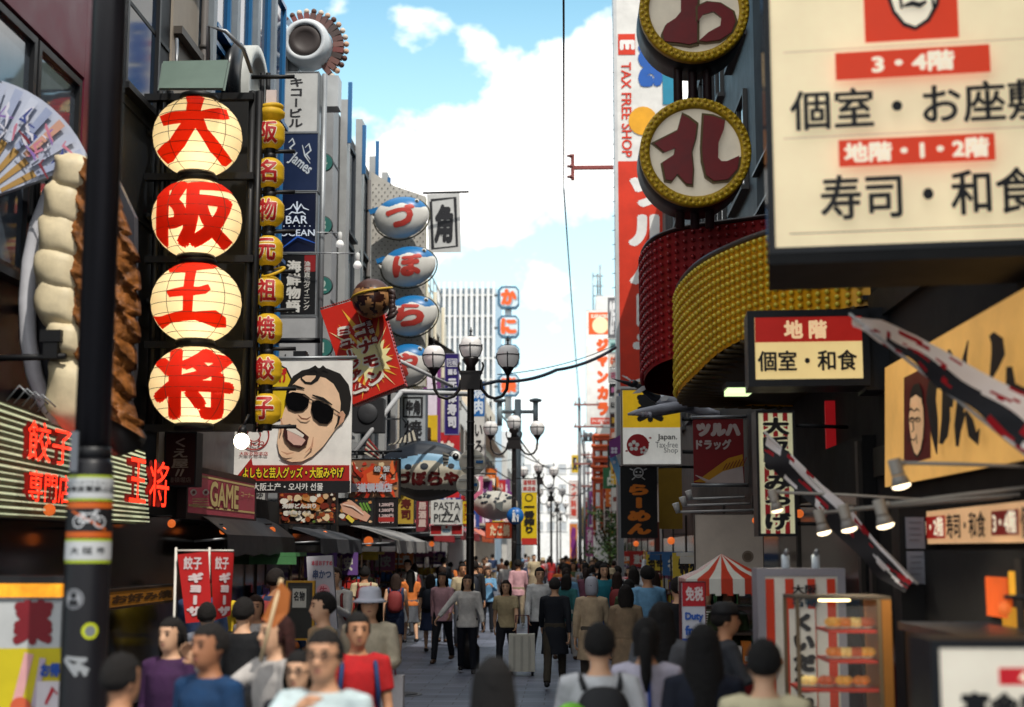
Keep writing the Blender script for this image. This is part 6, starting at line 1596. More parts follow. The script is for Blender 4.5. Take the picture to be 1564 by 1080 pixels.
def d(B):
    B.rect(797, 731, 820, 752, M('#dcdad6')); B.text('道頓堀', 799, 733, 818, 741, M('#c0322a'), .02); B.text('商店会', 799, 743, 818, 750, M('#c0322a'), .02)
    K = M('#1c1a18'); B.ring(808, 760, 6, 1.2, K, 16); B.text('一番搾り', 800, 768, 817, 815, K, .06, True); B.rect(797, 822, 820, 832, M('#c03028'))
sign('beer_banner', 'long yellow vertical banner with black brush lettering and a white top beside the lamp posts', 'banner', PF(42), (797,731,820,832), M('#e2c21c', .5), d, None, depth=.03, extra=bars((W(786,731,42), W(821,731,42)), (W(786,832,42), W(821,832,42)), r=.015))
# old-style tall steel frame behind the second lamp
r = root('sign_gantry', 'grey steel pole with twin lamp arms behind the second lamp post', 'pole', W(790, 840, 46)-Vector((0,0,2)))
m = MB(); a = W(791,840,46); m.tube([Vector((a.x,46,0)), Vector((a.x,46,W(791,610,46).z))], .11, M('#6f7d84', .4), 10); m.build('pole', r)
m = MB(); m.tube([W(762,629,46), W(820,629,46)], .06, M('#8a979c', .4), 8); m.tube([W(781,650,46), W(770,640,46), W(764,630,46)], .03, M('#8a979c', .4), 6); m.build('crossarm', r)
for x in (763, 818):
    m = MB(); c = W(x, 629, 46); m.tube([c-Vector((0,0,.45)), c+Vector((0,0,.3))], .09, M('#7f8f97', .4), 10); m.lathe(c+Vector((0,0,.3)), [(.1,0),(.2,.03),(.2,.1),(.05,.14)], M('#5d6d75', .4), 12); m.build('lamp_head', r)
# ================================================================ utility poles, cables
def upole(px, Y, h, label):
    x = W(px, 840, Y).x; r = root('utility_pole', label, 'utility pole', (x, Y, 0))
    m = MB(); m.tube([(x,Y,0),(x,Y,h)], [.12,.08], M('#6f7276', .6), 10); m.build('pole', r)
    for dz, w in ((.4,1.1),(1.6,1.3),(3.6,1.0)):
        m = MB(); m.box((x-.3,Y-.2,h-dz-.05),(x+w,Y-.1,h-dz+.05), M('#8a5a54', .5)); m.build('crossarm', r)
        for k in (-.2, .3, w-.1):
            m = MB(); m.lathe((x+k,Y-.15,h-dz+.05), [(.05,0),(.07,.05),(.04,.1),(.06,.16),(.02,.2)], M('#c9c6c2', .3), 8); m.build('insulator', r)
    m = MB()
    for k in (.35, .62, .9): m.lathe((x+k,Y-.16,h-2.3), [(.1,0),(.12,.03),(.12,.3),(.08,.36),(.04,.4)], M('#4a4c50', .4), 10)
    m.box((x+.1,Y-.2,h-2.4),(x+1.1,Y-.1,h-2.3), M('#5a5a5c')); m.build('transformer', r)
    return r
upole(886, 78, 10.2, 'concrete utility pole with pink crossarms left of the karaoke sign')
upole(893, 92, 9.6, 'second concrete utility pole close behind the first')
upole(899, 112, 9.5, 'third concrete utility pole farther down the right side')
def cable(label, pts, rr, sag=0.0, mat=None, n=24):
    m = MB(); out = []
    for (a, b) in zip(pts, pts[1:]):
        a, b = Vector(a), Vector(b)
        for k in range(n): 
            t = k/n; q = a.lerp(b, t); q.z -= sag*4*t*(1-t); out.append(q)
    out.append(Vector(pts[-1])); m.tube(out, rr, mat or M('#1b2430', .5), 6)
    return tag(m.build('cable', None, out[0]), label, 'cable')
cable('overhead wire running straight down the middle of the sky to the far pole', [(0,6,9.9),(0,20.5,9.75),(-.02,38.9,11.9)], .016, .15)
cable('long overhead wire from the bracket down to the first utility pole', [(-.02,38.9,11.9), (W(886,640,78).x,78,9.6)], .022, .25)
cable('thick black cable sagging across the street to the red tower', [W(585,596,30), W(760,582,33), W(850,565,36), W(940,531,39.8)], .045, .1)
cable('thin wire above the thick street cable', [W(760,572,33), W(940,527,39.8)], .012, .15)
cable('thin wire from the second lamp post down the street', [W(790,665,40.5), W(838,715,70), W(890,747,110)], .025, .2)
cable('thin wire crossing low over the far street', [W(740,705,60), W(850,745,85), W(905,742,78)], .03, .5)
cable('thin wire from the left fronts to the far utility pole', [W(700,610,52), W(790,690,66), W(888,712,80)], .025, .4)
cable('thin wire fan from the big puffer fish to the left fronts', [W(615,640,34), W(690,690,44), W(790,700,60)], .015, .2)
cable('thin wires looping between the two utility poles', [W(886,645,78), W(894,690,92), W(899,700,112)], .03, .6)
r = root('support_strut', 'pale steel strut rising diagonally beside the tilted red board', 'strut', W(540,690,27))
m = MB(); m.tube([W(541,692,27), W(612,600,28)], .05, M('#a9aaac', .4), 8); m.tube([W(610,598,28), W(715,602,30)], .05, M('#b9babc', .4), 8); m.tube([W(612,552,28), W(690,590,30)], .04, M('#b9babc', .4), 8); m.tube([W(541,692,27), Vector((XL-.2,27.2,W(541,692,27).z))], .05, STEEL, 8); m.build('strut', r)
c = W(563, 633, 27.5); r = root('loudspeaker', 'dark box loudspeaker under the tilted red board', 'loudspeaker', c)
m = MB(); m.box(c+Vector((-.3,-.15,-.35)), c+Vector((.3,.25,.3)), M('#26272a', .6), None); m.build('cabinet', r); m = MB(); m.lathe(c+Vector((0,-.16,0)), [(.02,0),(.18,-.015),(.2,.005)], M('#3a3b3e', .5), 18, 'y'); m.build('cone', r); m = MB(); m.tube([c+Vector((0,.25,0)), Vector((XL-.2,28,c.z))], .03, BLK, 6); m.build('bracket', r)
# far tree on the right
def tree(label, x, Y, h, cr, seed):
    r = root('street_tree', label, 'tree', (x, Y, 0)); q = random.Random(seed)
    m = MB(); m.tube([(x,Y,0),(x+.05,Y,h*.4),(x-.03,Y,h*.75)], [.12,.09,.04], M('#4a3a2c', .8), 8)
    for k in range(6):
        a = q.uniform(0,6.28); m.tube([(x,Y,h*(.4+.05*k)),(x+cr*.7*math.cos(a),Y+cr*.7*math.sin(a),h*(.6+.05*k))], [.05,.015], M('#4a3a2c', .8), 5)
    m.build('trunk', r)
    m = MB(); gs = [M('#2c4a22', .6), M('#45682e', .6), M('#1f3a1c', .6), M('#6a8444', .6)]
    cl = [(Vector((q.uniform(-1,1)*cr, q.uniform(-1,1)*cr, h*.35+q.uniform(0,1)*h*.62)), q.uniform(.25,.5)) for _ in range(24)]
    for cc, rr in cl:
        for _ in range(60):
            p = Vector((x,Y,0))+cc+Vector((q.gauss(0,rr*.5), q.gauss(0,rr*.5), q.gauss(0,rr*.45))); s_ = q.uniform(.06,.13)
            u = Vector((q.uniform(-1,1),q.uniform(-1,1),q.uniform(-1,1))).normalized(); w_ = u.orthogonal().normalized()
            m.add([p-u*s_, p+w_*s_*.5, p+u*s_, p-w_*s_*.5], [(0,1,2,3)], q.choice(gs))
    m.build('crown', r); return r
tree('small leafy street tree far down the right side under the signs', 1.95, 66, 3.9, .95, 3)

# ================================================================ stalls and goods on the right
def boxp(mb, c, sx, sy, sz, mat): c = Vector(c); mb.box(c-Vector((sx/2,sy/2,0)), c+Vector((sx/2,sy/2,sz)), mat)
SW = M('#d8d6cc', .5); SR = M('#c23a1e', .5)
kx0, kx1 = W(1046,900,15).x, W(1190,900,15).x; kz = W(1100,905,15).z
r = root('souvenir_cart', 'souvenir cart with a red and white striped canopy', 'cart', ((kx0+kx1)/2, 15.0, 0)); kc = (kx0+kx1)/2
m = MB(); n = 16; ap = Vector((kc-.06, 15.4, W(1107,846,15).z)); zb = W(1107,884,15).z
edge = []
for k in range(4*n):
    t = k/n; s_ = int(t); f = t-s_; a = [(kx0,14.9),(kx1,14.9),(kx1,15.9),(kx0,15.9),(kx0,14.9)]; edge.append(Vector((a[s_][0]+(a[s_+1][0]-a[s_][0])*f, a[s_][1]+(a[s_+1][1]-a[s_][1])*f, zb)))
for k in range(4*n):
    a, b = edge[k], edge[(k+1) % (4*n)]; mt = SR if (k//2) % 2 else SW
    ma, mb_ = a.lerp(ap, .45)-Vector((0,0,.03)), b.lerp(ap, .45)-Vector((0,0,.03))
    m.add([a, b, mb_, ma], [(0,1,2,3)], mt); m.add([ma, mb_, ap], [(0,1,2)], mt); m.add([a-Vector((0,0,.15+.02*(k % 2))), b-Vector((0,0,.15+.02*(k % 2))), b, a], [(0,1,2,3)], mt)
m.build('canopy', r)
m = MB()
for x in (kx0+.04, kx1-.04):
    for y in (14.95, 15.85): m.tube([(x,y,0.1),(x,y,zb)], .022, M('#7a7a7c', .4), 6)
m.build('post', r)
m = MB(); m.box((kx0,14.92,.35),(kx1,15.9,.85), M('#7a1a1a', .5)); 
for z in (1.12, 1.38): m.box((kx0+.05,15.3,z),(kx1-.05,15.88,z+.03), M('#4a3a30'))
m.build('counter', r)
for x in (kx0+.15, kx1-.15):
    m = MB(); m.lathe((x,14.98,.18), [(.05,-.02),(.18,-.03),(.18,.03),(.05,.02)], BLK, 20, 'y'); m.build('wheel', r)
q = random.Random(9); names = [('toy_box','small %s toy box on the cart','#c43a3a red'),('gift_bag','%s gift bag on the cart','#d8a82a yellow'),('biscuit_tin','%s biscuit tin on the cart','#3a5a9a blue'),('toy_box','small %s toy box on the cart','#4a8a4a green'),('gift_bag','%s gift bag on the cart','#d8d0c8 white'),('biscuit_tin','%s biscuit tin on the cart','#c8742a orange'),('toy_box','small %s toy box on the cart','#8a3a7a purple'),('gift_bag','%s gift bag on the cart','#c8647a pink')]
for i, (nm, lb, cc) in enumerate(names):
    hx, cn = cc.split(); x = kx0+.1+(kx1-kx0-.2)*(i+.5)/8; m = MB(); boxp(m, (x,15.1,.853), .085, .16, .12+.05*(i % 3), M(hx, .4)); boxp(m, (x,15.015,.88), .05, .006, .05, SW); o = m.build(nm, None, (x,15.1,.853)); tag(o, lb % cn, 'goods', 'goods on the souvenir cart')
# vertical banner and free-standing signs near the cart
def d(B):
    B.rect(1042, 890, 1078, 926, M('#b8202a')); B.text('免税', 1047, 896, 1074, 918, M('#e0d0d0'), .04); B.rect(1042, 975, 1078, 1003, M('#2a4a9a')); B.text('Duty', 1046, 935, 1074, 950, M('#2a5ab0'), .05); B.text('free', 1046, 955, 1074, 970, M('#2a5ab0'), .05)
sign('stand_sign', 'tall red, white and blue duty free stand sign left of the souvenir cart', 'sign', PF(13.8), (1042,890,1078,1100), M('#c9cbd4', .5), d, M('#5a1a20'), 1.5, .2)
# striped signboard
b11 = PF(11.0)
def d(B):
    RS_ = M('#cc3a1c', .5); B.rect(1173, 884, 1186, 1235, RS_); B.rect(1203, 884, 1216, 1235, RS_); B.rect(1237, 884, 1249, 1235, RS_); B.rect(1267, 884, 1280, 1235, RS_); B.rect(1208, 930, 1248, 1235, SW)
    B.text('大阪', 1209, 893, 1247, 907, INK, .04); B.text('名物', 1209, 911, 1247, 927, M('#1c3a4a'), .04); B.text('くいだおれ', 1210, 935, 1247, 1090, INK, .09, True)
def ex(mb, rt):
    for x in (1200, 1246):
        c = W(x, 868, 11.02); l = MB(); l.tube([c-Vector((0,0,.03)), c+Vector((0,0,.10))], .03, M('#a9b4bc', .3, emit=.1), 8); l.tube([c+Vector((0,0,.10)), c+Vector((0,-.08,.13))], .02, STEEL, 6); l.build('lamp', rt)
sign('striped_signboard', 'tall red and white striped standing signboard with big black hiragana and a grey frame', 'sign', b11, (1172,880,1284,1240), SW, d, M('#8d8c94', .4), 12, .3, extra=ex)
# glass food case
fx0, fx1 = W(1216,950,9.3).x, W(1362,950,9.3).x; y0, y1 = 9.3, 9.85; zt = W(1290,916,9.3).z
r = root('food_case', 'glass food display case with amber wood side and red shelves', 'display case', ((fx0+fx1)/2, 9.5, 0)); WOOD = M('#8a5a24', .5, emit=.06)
m = MB(); m.box((fx0,y0,0),(fx1,y1,.72), M('#3a2a1c', .5)); m.build('base', r)
m = MB(); m.box((fx1-.06,y0,.723),(fx1,y1,zt), WOOD); m.build('side_panel', r)
m = MB()
for x, y in ((fx0+.012,y0+.012),(fx0+.012,y1-.012),(fx1-.075,y0+.012)): m.box((x-.012,y-.012,.723),(x+.012,y+.012,zt), M('#6a5a44', .4))
m.box((fx0,y0,zt+.002),(fx1,y1,zt+.02), M('#4a4238', .4)); m.build('frame', r)
added_strip = MB(); added_strip.box((fx0+.2,y0+.3,zt-.02),(fx1-.2,y0+.33,zt-.004), M('#ffdf9a', .4, emit=6)); added_strip.build('light_strip', r)  # glowing strip added only to brighten the goods in the case
SHF = M('#b02a14', .4)
gm = bpy.data.materials.new('case_glass'); gm.use_nodes = True; gb = gm.node_tree.nodes['Principled BSDF']; gb.inputs['Base Color'].default_value = (1,1,1,1); gb.inputs['Roughness'].default_value = .03; gb.inputs['Alpha'].default_value = .04
m = MB(); m.add([(fx0+.03,y0+.006,.73),(fx1-.09,y0+.006,.73),(fx1-.09,y0+.006,zt-.04),(fx0+.03,y0+.006,zt-.04)], [(0,1,2,3)], gm); m.build('glass_front', r)
foods = [('#d89a3a','fried'),('#c8742a','orange'),('#e0c070','pale'),('#b0522a','brown')]
k_ = 0
for lvl, py in enumerate((962, 1008, 1052)):
    z = W(1300, py, 9.4).z; m = MB(); xa = fx0+(.0 if lvl == 2 else .18); m.box((xa+.03,y0+.05,z-.018),(fx1-.065,y1-.03,z), SHF); m.build('shelf', r)
    for i in range(4):
        x = xa+.08+(fx1-.15-xa)*(i+.2)/4; hx, nm = foods[(i+lvl) % 4]
        o = root('food_plate', '%s coloured snacks on a plate, %s plate of the %s red shelf' % (nm, ('first','second','third','last')[i], ('top','middle','bottom')[lvl]), 'food', (x,y0+.2,z), 0, 'snack plates in the glass case')
        m = MB(); m.lathe((x,y0+.2,z+.001), [(.04,0),(.06,.012),(.055,.014),(.002,.006)], M('#d0c8b8', .3), 14); m.build('plate', o)
        for j in range(4):
            m = MB(); a = j*1.57+lvl; m.ball((x+.028*math.cos(a),y0+.2+.028*math.sin(a),z+.044), .034, M(hx, .45, var=.35, scale=30, emit=.2), 10, 7, sc=(1,1,.85)); m.build('snack', o)  # glow put into the snack colour so the food looks lit
# lit kitchen shelf far right
r = root('kitchen_hatch', 'warm glowing kitchen hatch behind the low peach strip', 'hatch', WX(1530, 1000, XR-.04))
m = MB(); P_ = [WX(1498,863,XR-.02), WX(1640,850,XR-.02), WX(1640,1010,XR-.02), WX(1500,965,XR-.02)]; m.poly(P_, M('#6a3a10', .5, emit=.5, var=.6, scale=4), .02, (-1,0,0)); m.build('back_glow', r)
m = MB(); 
for a, b in ((P_[0],P_[1]),(P_[3],P_[2])): m.tube([a+Vector((-.04,0,0)), b+Vector((-.04,0,0))], .035, M('#7a4a18', .5), 6)
m.build('frame', r)
for i, (x, y, w, h, hx, lb) in enumerate(((1520,880,30,60,'#c8521c','tall orange packet glowing in the kitchen hatch'),(1555,872,20,40,'#e0a02a','yellow packet glowing in the kitchen hatch'),(1545,930,40,40,'#b07a1a','wide amber box glowing in the kitchen hatch'))):
    m = MB(); p = WX(x, y+h, XR-.1); q = WX(x+w, y, XR-.1); m.box((p.x-.05,q.y,p.z),(p.x+.02,p.y,p.z+(q.z-p.z)*.96), M(hx, .5, emit=.35, var=.3)); tag(m.build('packet', None, p), lb, 'packet')  # patches of the kitchen's orange glow, put in as emissive boxes
m = MB(); a = WX(1400,962,XR-.55); b_ = WX(1640,985,XR-.55); m.box((XR-.62,b_.y,a.z-1.0),(XR-.03,a.y,a.z), M('#0d1016', .4)); m.box((XR-.66,b_.y-.02,a.z+.003),(XR-.03,a.y+.02,a.z+.05), M('#1a2028', .35)); o = m.build('counter', None, (XR-.3,b_.y,0)); tag(o, 'black snack counter along the right front', 'counter')
# ================================================================ goods and signs at lower left
nb = PF(9.0, 14, 40)
def d(B):
    B.rect(-20, 922, 92, 990, M('#b9bcbc')); B.text('薬', 20, 915, 82, 985, M('#7a1420'), .07)
    B.rect(-20, 990, 92, 1090, M('#c9b818')); B.line([(22,1088),(45,998)], 14, M('#d8a0a0')); B.line([(52,1080),(66,1005)], 9, M('#b9a8b8')); B.text('お得', 62, 1012, 92, 1034, M('#1f4aa0'), .06); B.rect(56, 1040, 92, 1090, M('#d8d0d4')); B.line([(70,1075),(82,1050),(88,1060)], [4,7,3], M('#b82030')); B.disc(32, 1080, 16, M('#c85a3a'))
sign('pharmacy_board', 'stand board with a dark red medicine character over a yellow poster at lower left', 'sign', nb, (-25,916,92,1100), M('#a8abab', .5), d, M('#55585a'), 2, .2)
r = root('light_strip', 'amber lit strip above the medicine board', 'lamp', W(45, 905, 9.3)); m = MB(); a, b_ = W(-20,912,9.3), W(93,892,9.3); m.box((a.x,9.3,a.z),(b_.x,9.42,b_.z), M('#d88a1c', .5, emit=.9, var=.35, scale=12)); m.build('strip', r); m = MB(); m.box((a.x-.02,9.32,b_.z+.003),(b_.x+.02,9.46,b_.z+.05), BLK); m.tube([(a.x+.1,9.4,0),(a.x+.1,9.4,b_.z)], .03, BLK, 6); m.tube([(b_.x-.03,9.4,0),(b_.x-.03,9.4,b_.z)], .03, BLK, 6); m.build('frame', r)
# red nobori flags
for i, (q4, lb) in enumerate((([(271,847),(318,842),(324,948),(284,952)], 'left red dumpling flag with white lettering'), ([(322,843),(357,844),(352,940),(326,948)], 'right red dumpling flag with white lettering, narrower'))):
    def d(B, q4=q4):
        cx = (q4[0][0]+q4[1][0])/2; w = (q4[1][0]-q4[0][0])*.5; WT = M('#d8c8c8'); B.text('餃子', cx-w*.6, 850, cx+w*.6, 870, WT, .03); B.text('ギョーザ', cx-w*.55+4, 874, cx+w*.55+4, 942, WT, .08, True)
    Y = 13.0+.3*i
    sign('nobori_flag', lb, 'flag', PF(Y, 6-10*i, 320), None, M('#b81818', .65), d, quad=q4, depth=.012, group='red dumpling flags', extra=lambda mb, rt, Y=Y, q4=q4: (mb.tube([(W(q4[0][0]-2,840,Y).x, Y+.02, 0), W(q4[0][0]-2, 836, Y+.02)], .012, SW, 6), mb.tube([W(q4[0][0]-2,841,Y+.02), W(q4[1][0],841,Y+.02)], .01, SW, 6)))
def d(B):
    B.text('本日おすすめ', 476, 856, 508, 864, M('#b84a5a'), .04); B.text('串かつ', 478, 870, 506, 884, M('#4a5a7a'), .04); B.disc(494, 902, 10, M('#d8a0a8')); B.text('生', 488, 895, 500, 909, M('#b84a5a'), .03)
sign('menu_stand', 'white tilted menu stand with pink print on the left pavement', 'sign', PF(17.5), None, M('#b4b4bc', .55), d, M('#8a8a90'), quad=[(468,850),(507,848),(515,960),(474,962)], depth=.08, extra=lambda mb, rt: (mb.tube([W(476,962,17.5), Vector((W(476,962,17.5).x,17.45,0))], .02, STEEL, 6), mb.tube([W(513,960,17.5), Vector((W(513,960,17.5).x,17.45,0))], .02, STEEL, 6)))
def d(B):
    B.rect(443, 895, 473, 930, M('#3a3a36')); B.rect(447, 899, 468, 928, M('#b9b9ae')); B.text('名物', 449, 903, 466, 918, INK, .03)
sign('menu_stand', 'yellow framed menu stand with a small black and white card', 'sign', PF(15), (439,890,477,975), M('#2a2a26', .5), d, M('#b98a1c'), 3, .06, extra=lambda mb, rt: [mb.tube([W(x,976,15), Vector((W(x,976,15).x,14.97,0))], .018, STEEL, 6) for x in (443,473)])
def d(B): B.text('お好み焼', 170, 905, 262, 918, M('#3a2208'), .05)
sign('shop_sign', 'long ochre fascia board over the dark shop at left', 'shop sign', PL(-4.7), (166,900,268,922), M('#7a4e14', .5, emit=.15), d, M('#2a1a0a'), 1, .15)
# random small shop signs that fill both fronts farther away
q = random.Random(21); KAN = ['酒場','寿司','焼鳥','土産','喫茶','薬局','鍋','麺','丼','串','茶','時計','靴','占い','鮨','肉','花']
COLS = [('#b8242a','red','#e8dcd0'),('#d8d4cc','white','#a02a24'),('#d8b424','yellow','#3a2418'),('#2a4a94','blue','#d8dce8'),('#1f1f22','black','#d8b45a'),('#d8702a','orange','#f0e4d0'),('#2f6a44','green','#e0e8d8'),('#7a3a7a','purple','#e8dcec'),('#c86a86','pink','#f4ecec')]
SZ = ['small', 'square', 'narrow', 'tall']; used = set()
for side in (-1, 1):
    Y = 45.0 if side < 0 else 44
    while Y < 190:
        hx, cn, tcol = q.choice(COLS); z = q.choice([2.9,3.3,3.9,4.6,5.6]); w = q.uniform(.5,1.0); h = q.choice([.6,.9,1.6,2.4,3.0]); ch = q.choice(KAN)
        lb = '%s %s hanging sign lettered %s on the far %s fronts' % ({.6:'low',.9:'squarish',1.6:'upright',2.4:'tall',3.0:'very tall'}[h], cn, ch, 'left' if side < 0 else 'right')
        if lb in used: continue
        used.add(lb)
        X = (XL if side < 0 else XR); pl = PF(Y); xa = X+.12 if side < 0 else X-.12-w
        B = Board(pl); r = root('shop_sign', lb, 'shop sign', (xa+w/2, Y, z), 0, 'hanging signs far down the street')
        u0 = (Vector((xa,Y,z))-pl.O).dot(pl.U); v0 = z-pl.O.z
        m = MB(); m.pbox(pl, u0, v0, u0+w, v0+h, -.2, 0, M(hx, .5))
        vert = h > w*1.3
        for v, f, k in letters2d(ch, u0+w*.18, v0+h*.12, u0+w*.82, v0+h*.88, .06, vert): m.add([pl.pos(a, b, .012+k*.0006) for a, b in v], f, M(tcol))
        m.build('panel', r)
        m = MB(); m.tube([(X,Y+.1,z+h*.8),(xa+w*.2 if side < 0 else xa+w*.8,Y+.1,z+h*.8)], .03, STEEL, 5); m.build('bracket', r)
        Y += q.uniform(1.5, 3.6)*(1+Y/200)
# ================================================================ racks of goods in front of the shops
q = random.Random(33); GC = [('#b8302a','red'),('#d8b83a','yellow'),('#3a6aa0','blue'),('#d0ccc4','white'),('#c8702a','orange'),('#4a8050','green'),('#b06a8a','pink'),('#6a4a8a','purple')]
spots_ = [(-1, y) for y in (22.6, 26.9, 29.6, 32.4, 36.0, 40.2, 45.5, 51)] + [(1, y) for y in (21.4, 24.0, 26.6, 29.4, 32.6, 36.4, 44, 49.5, 55)]
TPL = ['under a %s canopy','with a %s backboard','with a %s price banner']; used_ = set()
for i, (sd, y) in enumerate(spots_):
    X = XL if sd < 0 else XR; s_ = -sd; (c1, n1), (c2, n2) = q.sample(GC, 2); k = i % 3
    lb = 'wooden goods rack of %s packets %s, on the %s pavement' % (n1, TPL[k] % n2, 'left' if sd < 0 else 'right')
    if lb in used_: lb = 'second '+lb
    used_.add(lb)
    r = root('goods_rack', lb, 'goods rack', (X+s_*.5, y, 0), 0, 'goods racks by the shop fronts'); w = q.uniform(.7, 1.0)
    m = MB()
    for z in (.45, .85, 1.2): m.box((X+s_*.5-.28,y-w/2,z),(X+s_*.5+.28,y+w/2,z+.03), M('#5a4028', .6))
    m.build('shelf', r)
    m = MB()
    for a in (-.27, .27):
        for b in (-w/2+.03, w/2-.03): m.box((X+s_*.5+a-.015,y+b-.015,0),(X+s_*.5+a+.015,y+b+.015,1.9), M('#3a2c20', .6))
    m.build('frame', r)
    m = MB()
    for z in (.48, .88, 1.23):
        for a in range(5):
            for b in range(3):
                h = q.uniform(.1,.24); xx = X+s_*.5-.24+.12*a-.0; yy = y-w/2+.14+b*(w-.28)/2
                m.box((xx-.045,yy-.08,z+.003),(xx+.045,yy+.08,z+h), M(c1 if q.random() < .6 else q.choice(GC)[0], .45))
    m.build('goods', r)['kind'] = 'stuff'
    m = MB(); mt = M(c2, .55)
    if k == 0: m.box((X+s_*.5-.36,y-w/2-.08,1.9),(X+s_*.5+.36,y+w/2+.08,1.96), mt); m.box((X+s_*.5-.37,y-w/2-.09,1.78),(X+s_*.5+.37,y-w/2-.07,1.897), mt)
    else: m.box((X+s_*.5-.3,y-w/2-.03,1.5),(X+s_*.5+.3,y-w/2-.005,1.95), mt); B = Board(Plane((X+s_*.5, y-w/2-.03, 1.5), (0,-1,0))); ch = q.choice(['特売','名物','土産','激安']); [m.add([B.pl.pos(a, b, .004+kk*.0004) for a, b in v], f, SW if n2 not in ('white','yellow') else INK) for v, f, kk in letters2d(ch, -.2, .08, .2, .37, .05)]
    m.build('canopy' if k == 0 else 'header_board', r)
# ================================================================ people
DUM = bpy.data.materials.new('cloth_slot')
def remesh(mb, voxel, name, smooth_it=2):
    me = bpy.data.meshes.new(name); me.from_pydata([tuple(v) for v in mb.v], [], mb.f)
    o = bpy.data.objects.new('shaping', me); COL.objects.link(o)
    md = o.modifiers.new('join', 'REMESH'); md.mode = 'VOXEL'; md.voxel_size = voxel; md.use_smooth_shade = True
    sm = o.modifiers.new('soften', 'SMOOTH'); sm.iterations = smooth_it; sm.factor = .5
    dg = bpy.context.evaluated_depsgraph_get(); dg.update()
    out = bpy.data.meshes.new_from_object(o.evaluated_get(dg)); out.name = name
    bpy.data.objects.remove(o); bpy.data.meshes.remove(me)
    return out
def adir(a, o, sx): return Vector((sx*math.sin(R(o)), -math.sin(R(a))*math.cos(R(o)), -math.cos(R(a))*math.cos(R(o))))
POSES = {   # arms (swing, out, elbow, forearm-out) left, right; legs (swing, knee) left, right; lean, head turn
    'stand': (((4,9,12,4),(-3,9,14,4)), ((3,2),(-3,3)), 2),
    'walk': (((24,8,22,3),(-22,8,12,4)), ((-20,10),(20,6)), 3),
    'stroll': (((-14,9,14,4),(14,9,18,4)), ((12,4),(-14,12)), 3),
    'armup': (((8,10,20,4),(150,18,25,10)), ((4,2),(-8,6)), 0),
    'carry': (((10,10,75,-14),(-8,9,12,4)), ((9,4),(-12,10)), 2),
    'phone': (((22,6,95,-22),(22,6,95,-22)), ((2,2),(-2,2)), 3),
    'point': (((10,9,14,4),(62,12,40,-52)), ((4,2),(-4,3)), 2),
    'pennant': (((12,10,30,4),(58,12,78,0)), ((4,2),(-4,3)), 2),
    'hold': (((12,12,14,10),(18,38,14,34)), ((6,3),(-12,12)), 2)}
def skel(pose):
    arms, legs, lean = POSES[pose]; S = {}
    tl = lambda p: Vector((p[0], p[1] - math.sin(R(lean))*max(0, p[2]-.9), p[2]))
    S['tl'] = tl; zs = []
    for sx, a, l, k in ((1, arms[0], legs[0], 'L'), (-1, arms[1], legs[1], 'R')):
        sh = tl((sx*.172, .0, 1.385)); el = sh + adir(a[0], a[1], sx)*.285; wr = el + adir(a[0]+a[2], a[3], sx)*.25
        S['arm'+k] = (sh, el, wr, adir(a[0]+a[2], a[3], sx))
        if pose == 'point' and k == 'R':     # hand lifted across the chest, pointing
            el, wr = tl((-.235,-.20,1.21)), tl((-.03,-.36,1.37)); S['armR'] = (sh, el, wr, (wr-el).normalized())
        hp = Vector((sx*.088, 0, .90)); kn = hp + adir(l[0], 2, sx)*.43; an = kn + adir(l[0]-l[1], 1, sx)*.405
        S['leg'+k] = (hp, kn, an); zs.append(an.z)
    S['dz'] = .075 - min(zs)
    return S
TORSO = [(.84,.0,.13,.10),(.92,.005,.165,.118),(1.0,.0,.150,.105),(1.08,-.003,.142,.10),(1.2,-.008,.158,.112),(1.32,-.004,.172,.108),(1.395,.008,.145,.085),(1.435,.012,.075,.062),(1.47,.008,.054,.057),(1.505,.002,.054,.058)]
HEAD = [(1.475,-.012,.046,.05),(1.492,-.028,.045,.06),(1.52,-.02,.060,.080),(1.56,-.01,.071,.092),(1.61,.0,.077,.098),(1.655,.004,.076,.096),(1.69,.008,.060,.074),(1.713,.01,.024,.032)]
def loft(mb, rings, tl, n=20, grow=0.0):
    vs = []
    for z, cy, rx, ry in rings:
        for k in range(n):
            a = 2*math.pi*k/n; vs.append(tl(((rx+grow)*math.cos(a), cy+(ry+grow)*math.sin(a), z)))
    fs = [(i*n+k, i*n+(k+1) % n, (i+1)*n+(k+1) % n, (i+1)*n+k) for i in range(len(rings)-1) for k in range(n)]
    fs += [tuple(reversed(range(n))), tuple(range((len(rings)-1)*n, len(rings)*n))]
    mb.add(vs, fs, DUM, True)
def hand(mb, w, d, sx):
    d = d.normalized(); n_ = (Vector((-sx, 0, 0)) - d*d.dot(Vector((-sx, 0, 0))))
    n_ = n_.normalized() if n_.length > .1 else Vector((0,0,-1)); s_ = d.cross(n_)*sx
    if s_.y > 0: s_ = -s_
    b = MB(); b.ball((0,0,0), 1, DUM, 10, 6); c = w+d*.045
    mb.add([c + d*v.z*.055 + s_*v.x*.041 + n_*v.y*.017 for v in b.v], b.f, DUM, True)
    for i, L_ in enumerate((.070,.080,.075,.058)):
        q = w+d*.085+s_*(.030-.020*i); cu = .012+.004*i
        mb.tube([q-d*.02, q+d*L_*.45+n_*cu*.4, q+d*L_*.8+n_*cu*1.5, q+d*L_*.95+n_*cu*2.6], [.0095,.009,.008,.006], DUM, 6)
    q = w+d*.025+s_*.034
    mb.tube([q-s_*.01, q+s_*.02+d*.028+n_*.01, q+s_*.024+d*.055+n_*.018], [.012,.010,.007], DUM, 6)
_pm = {}
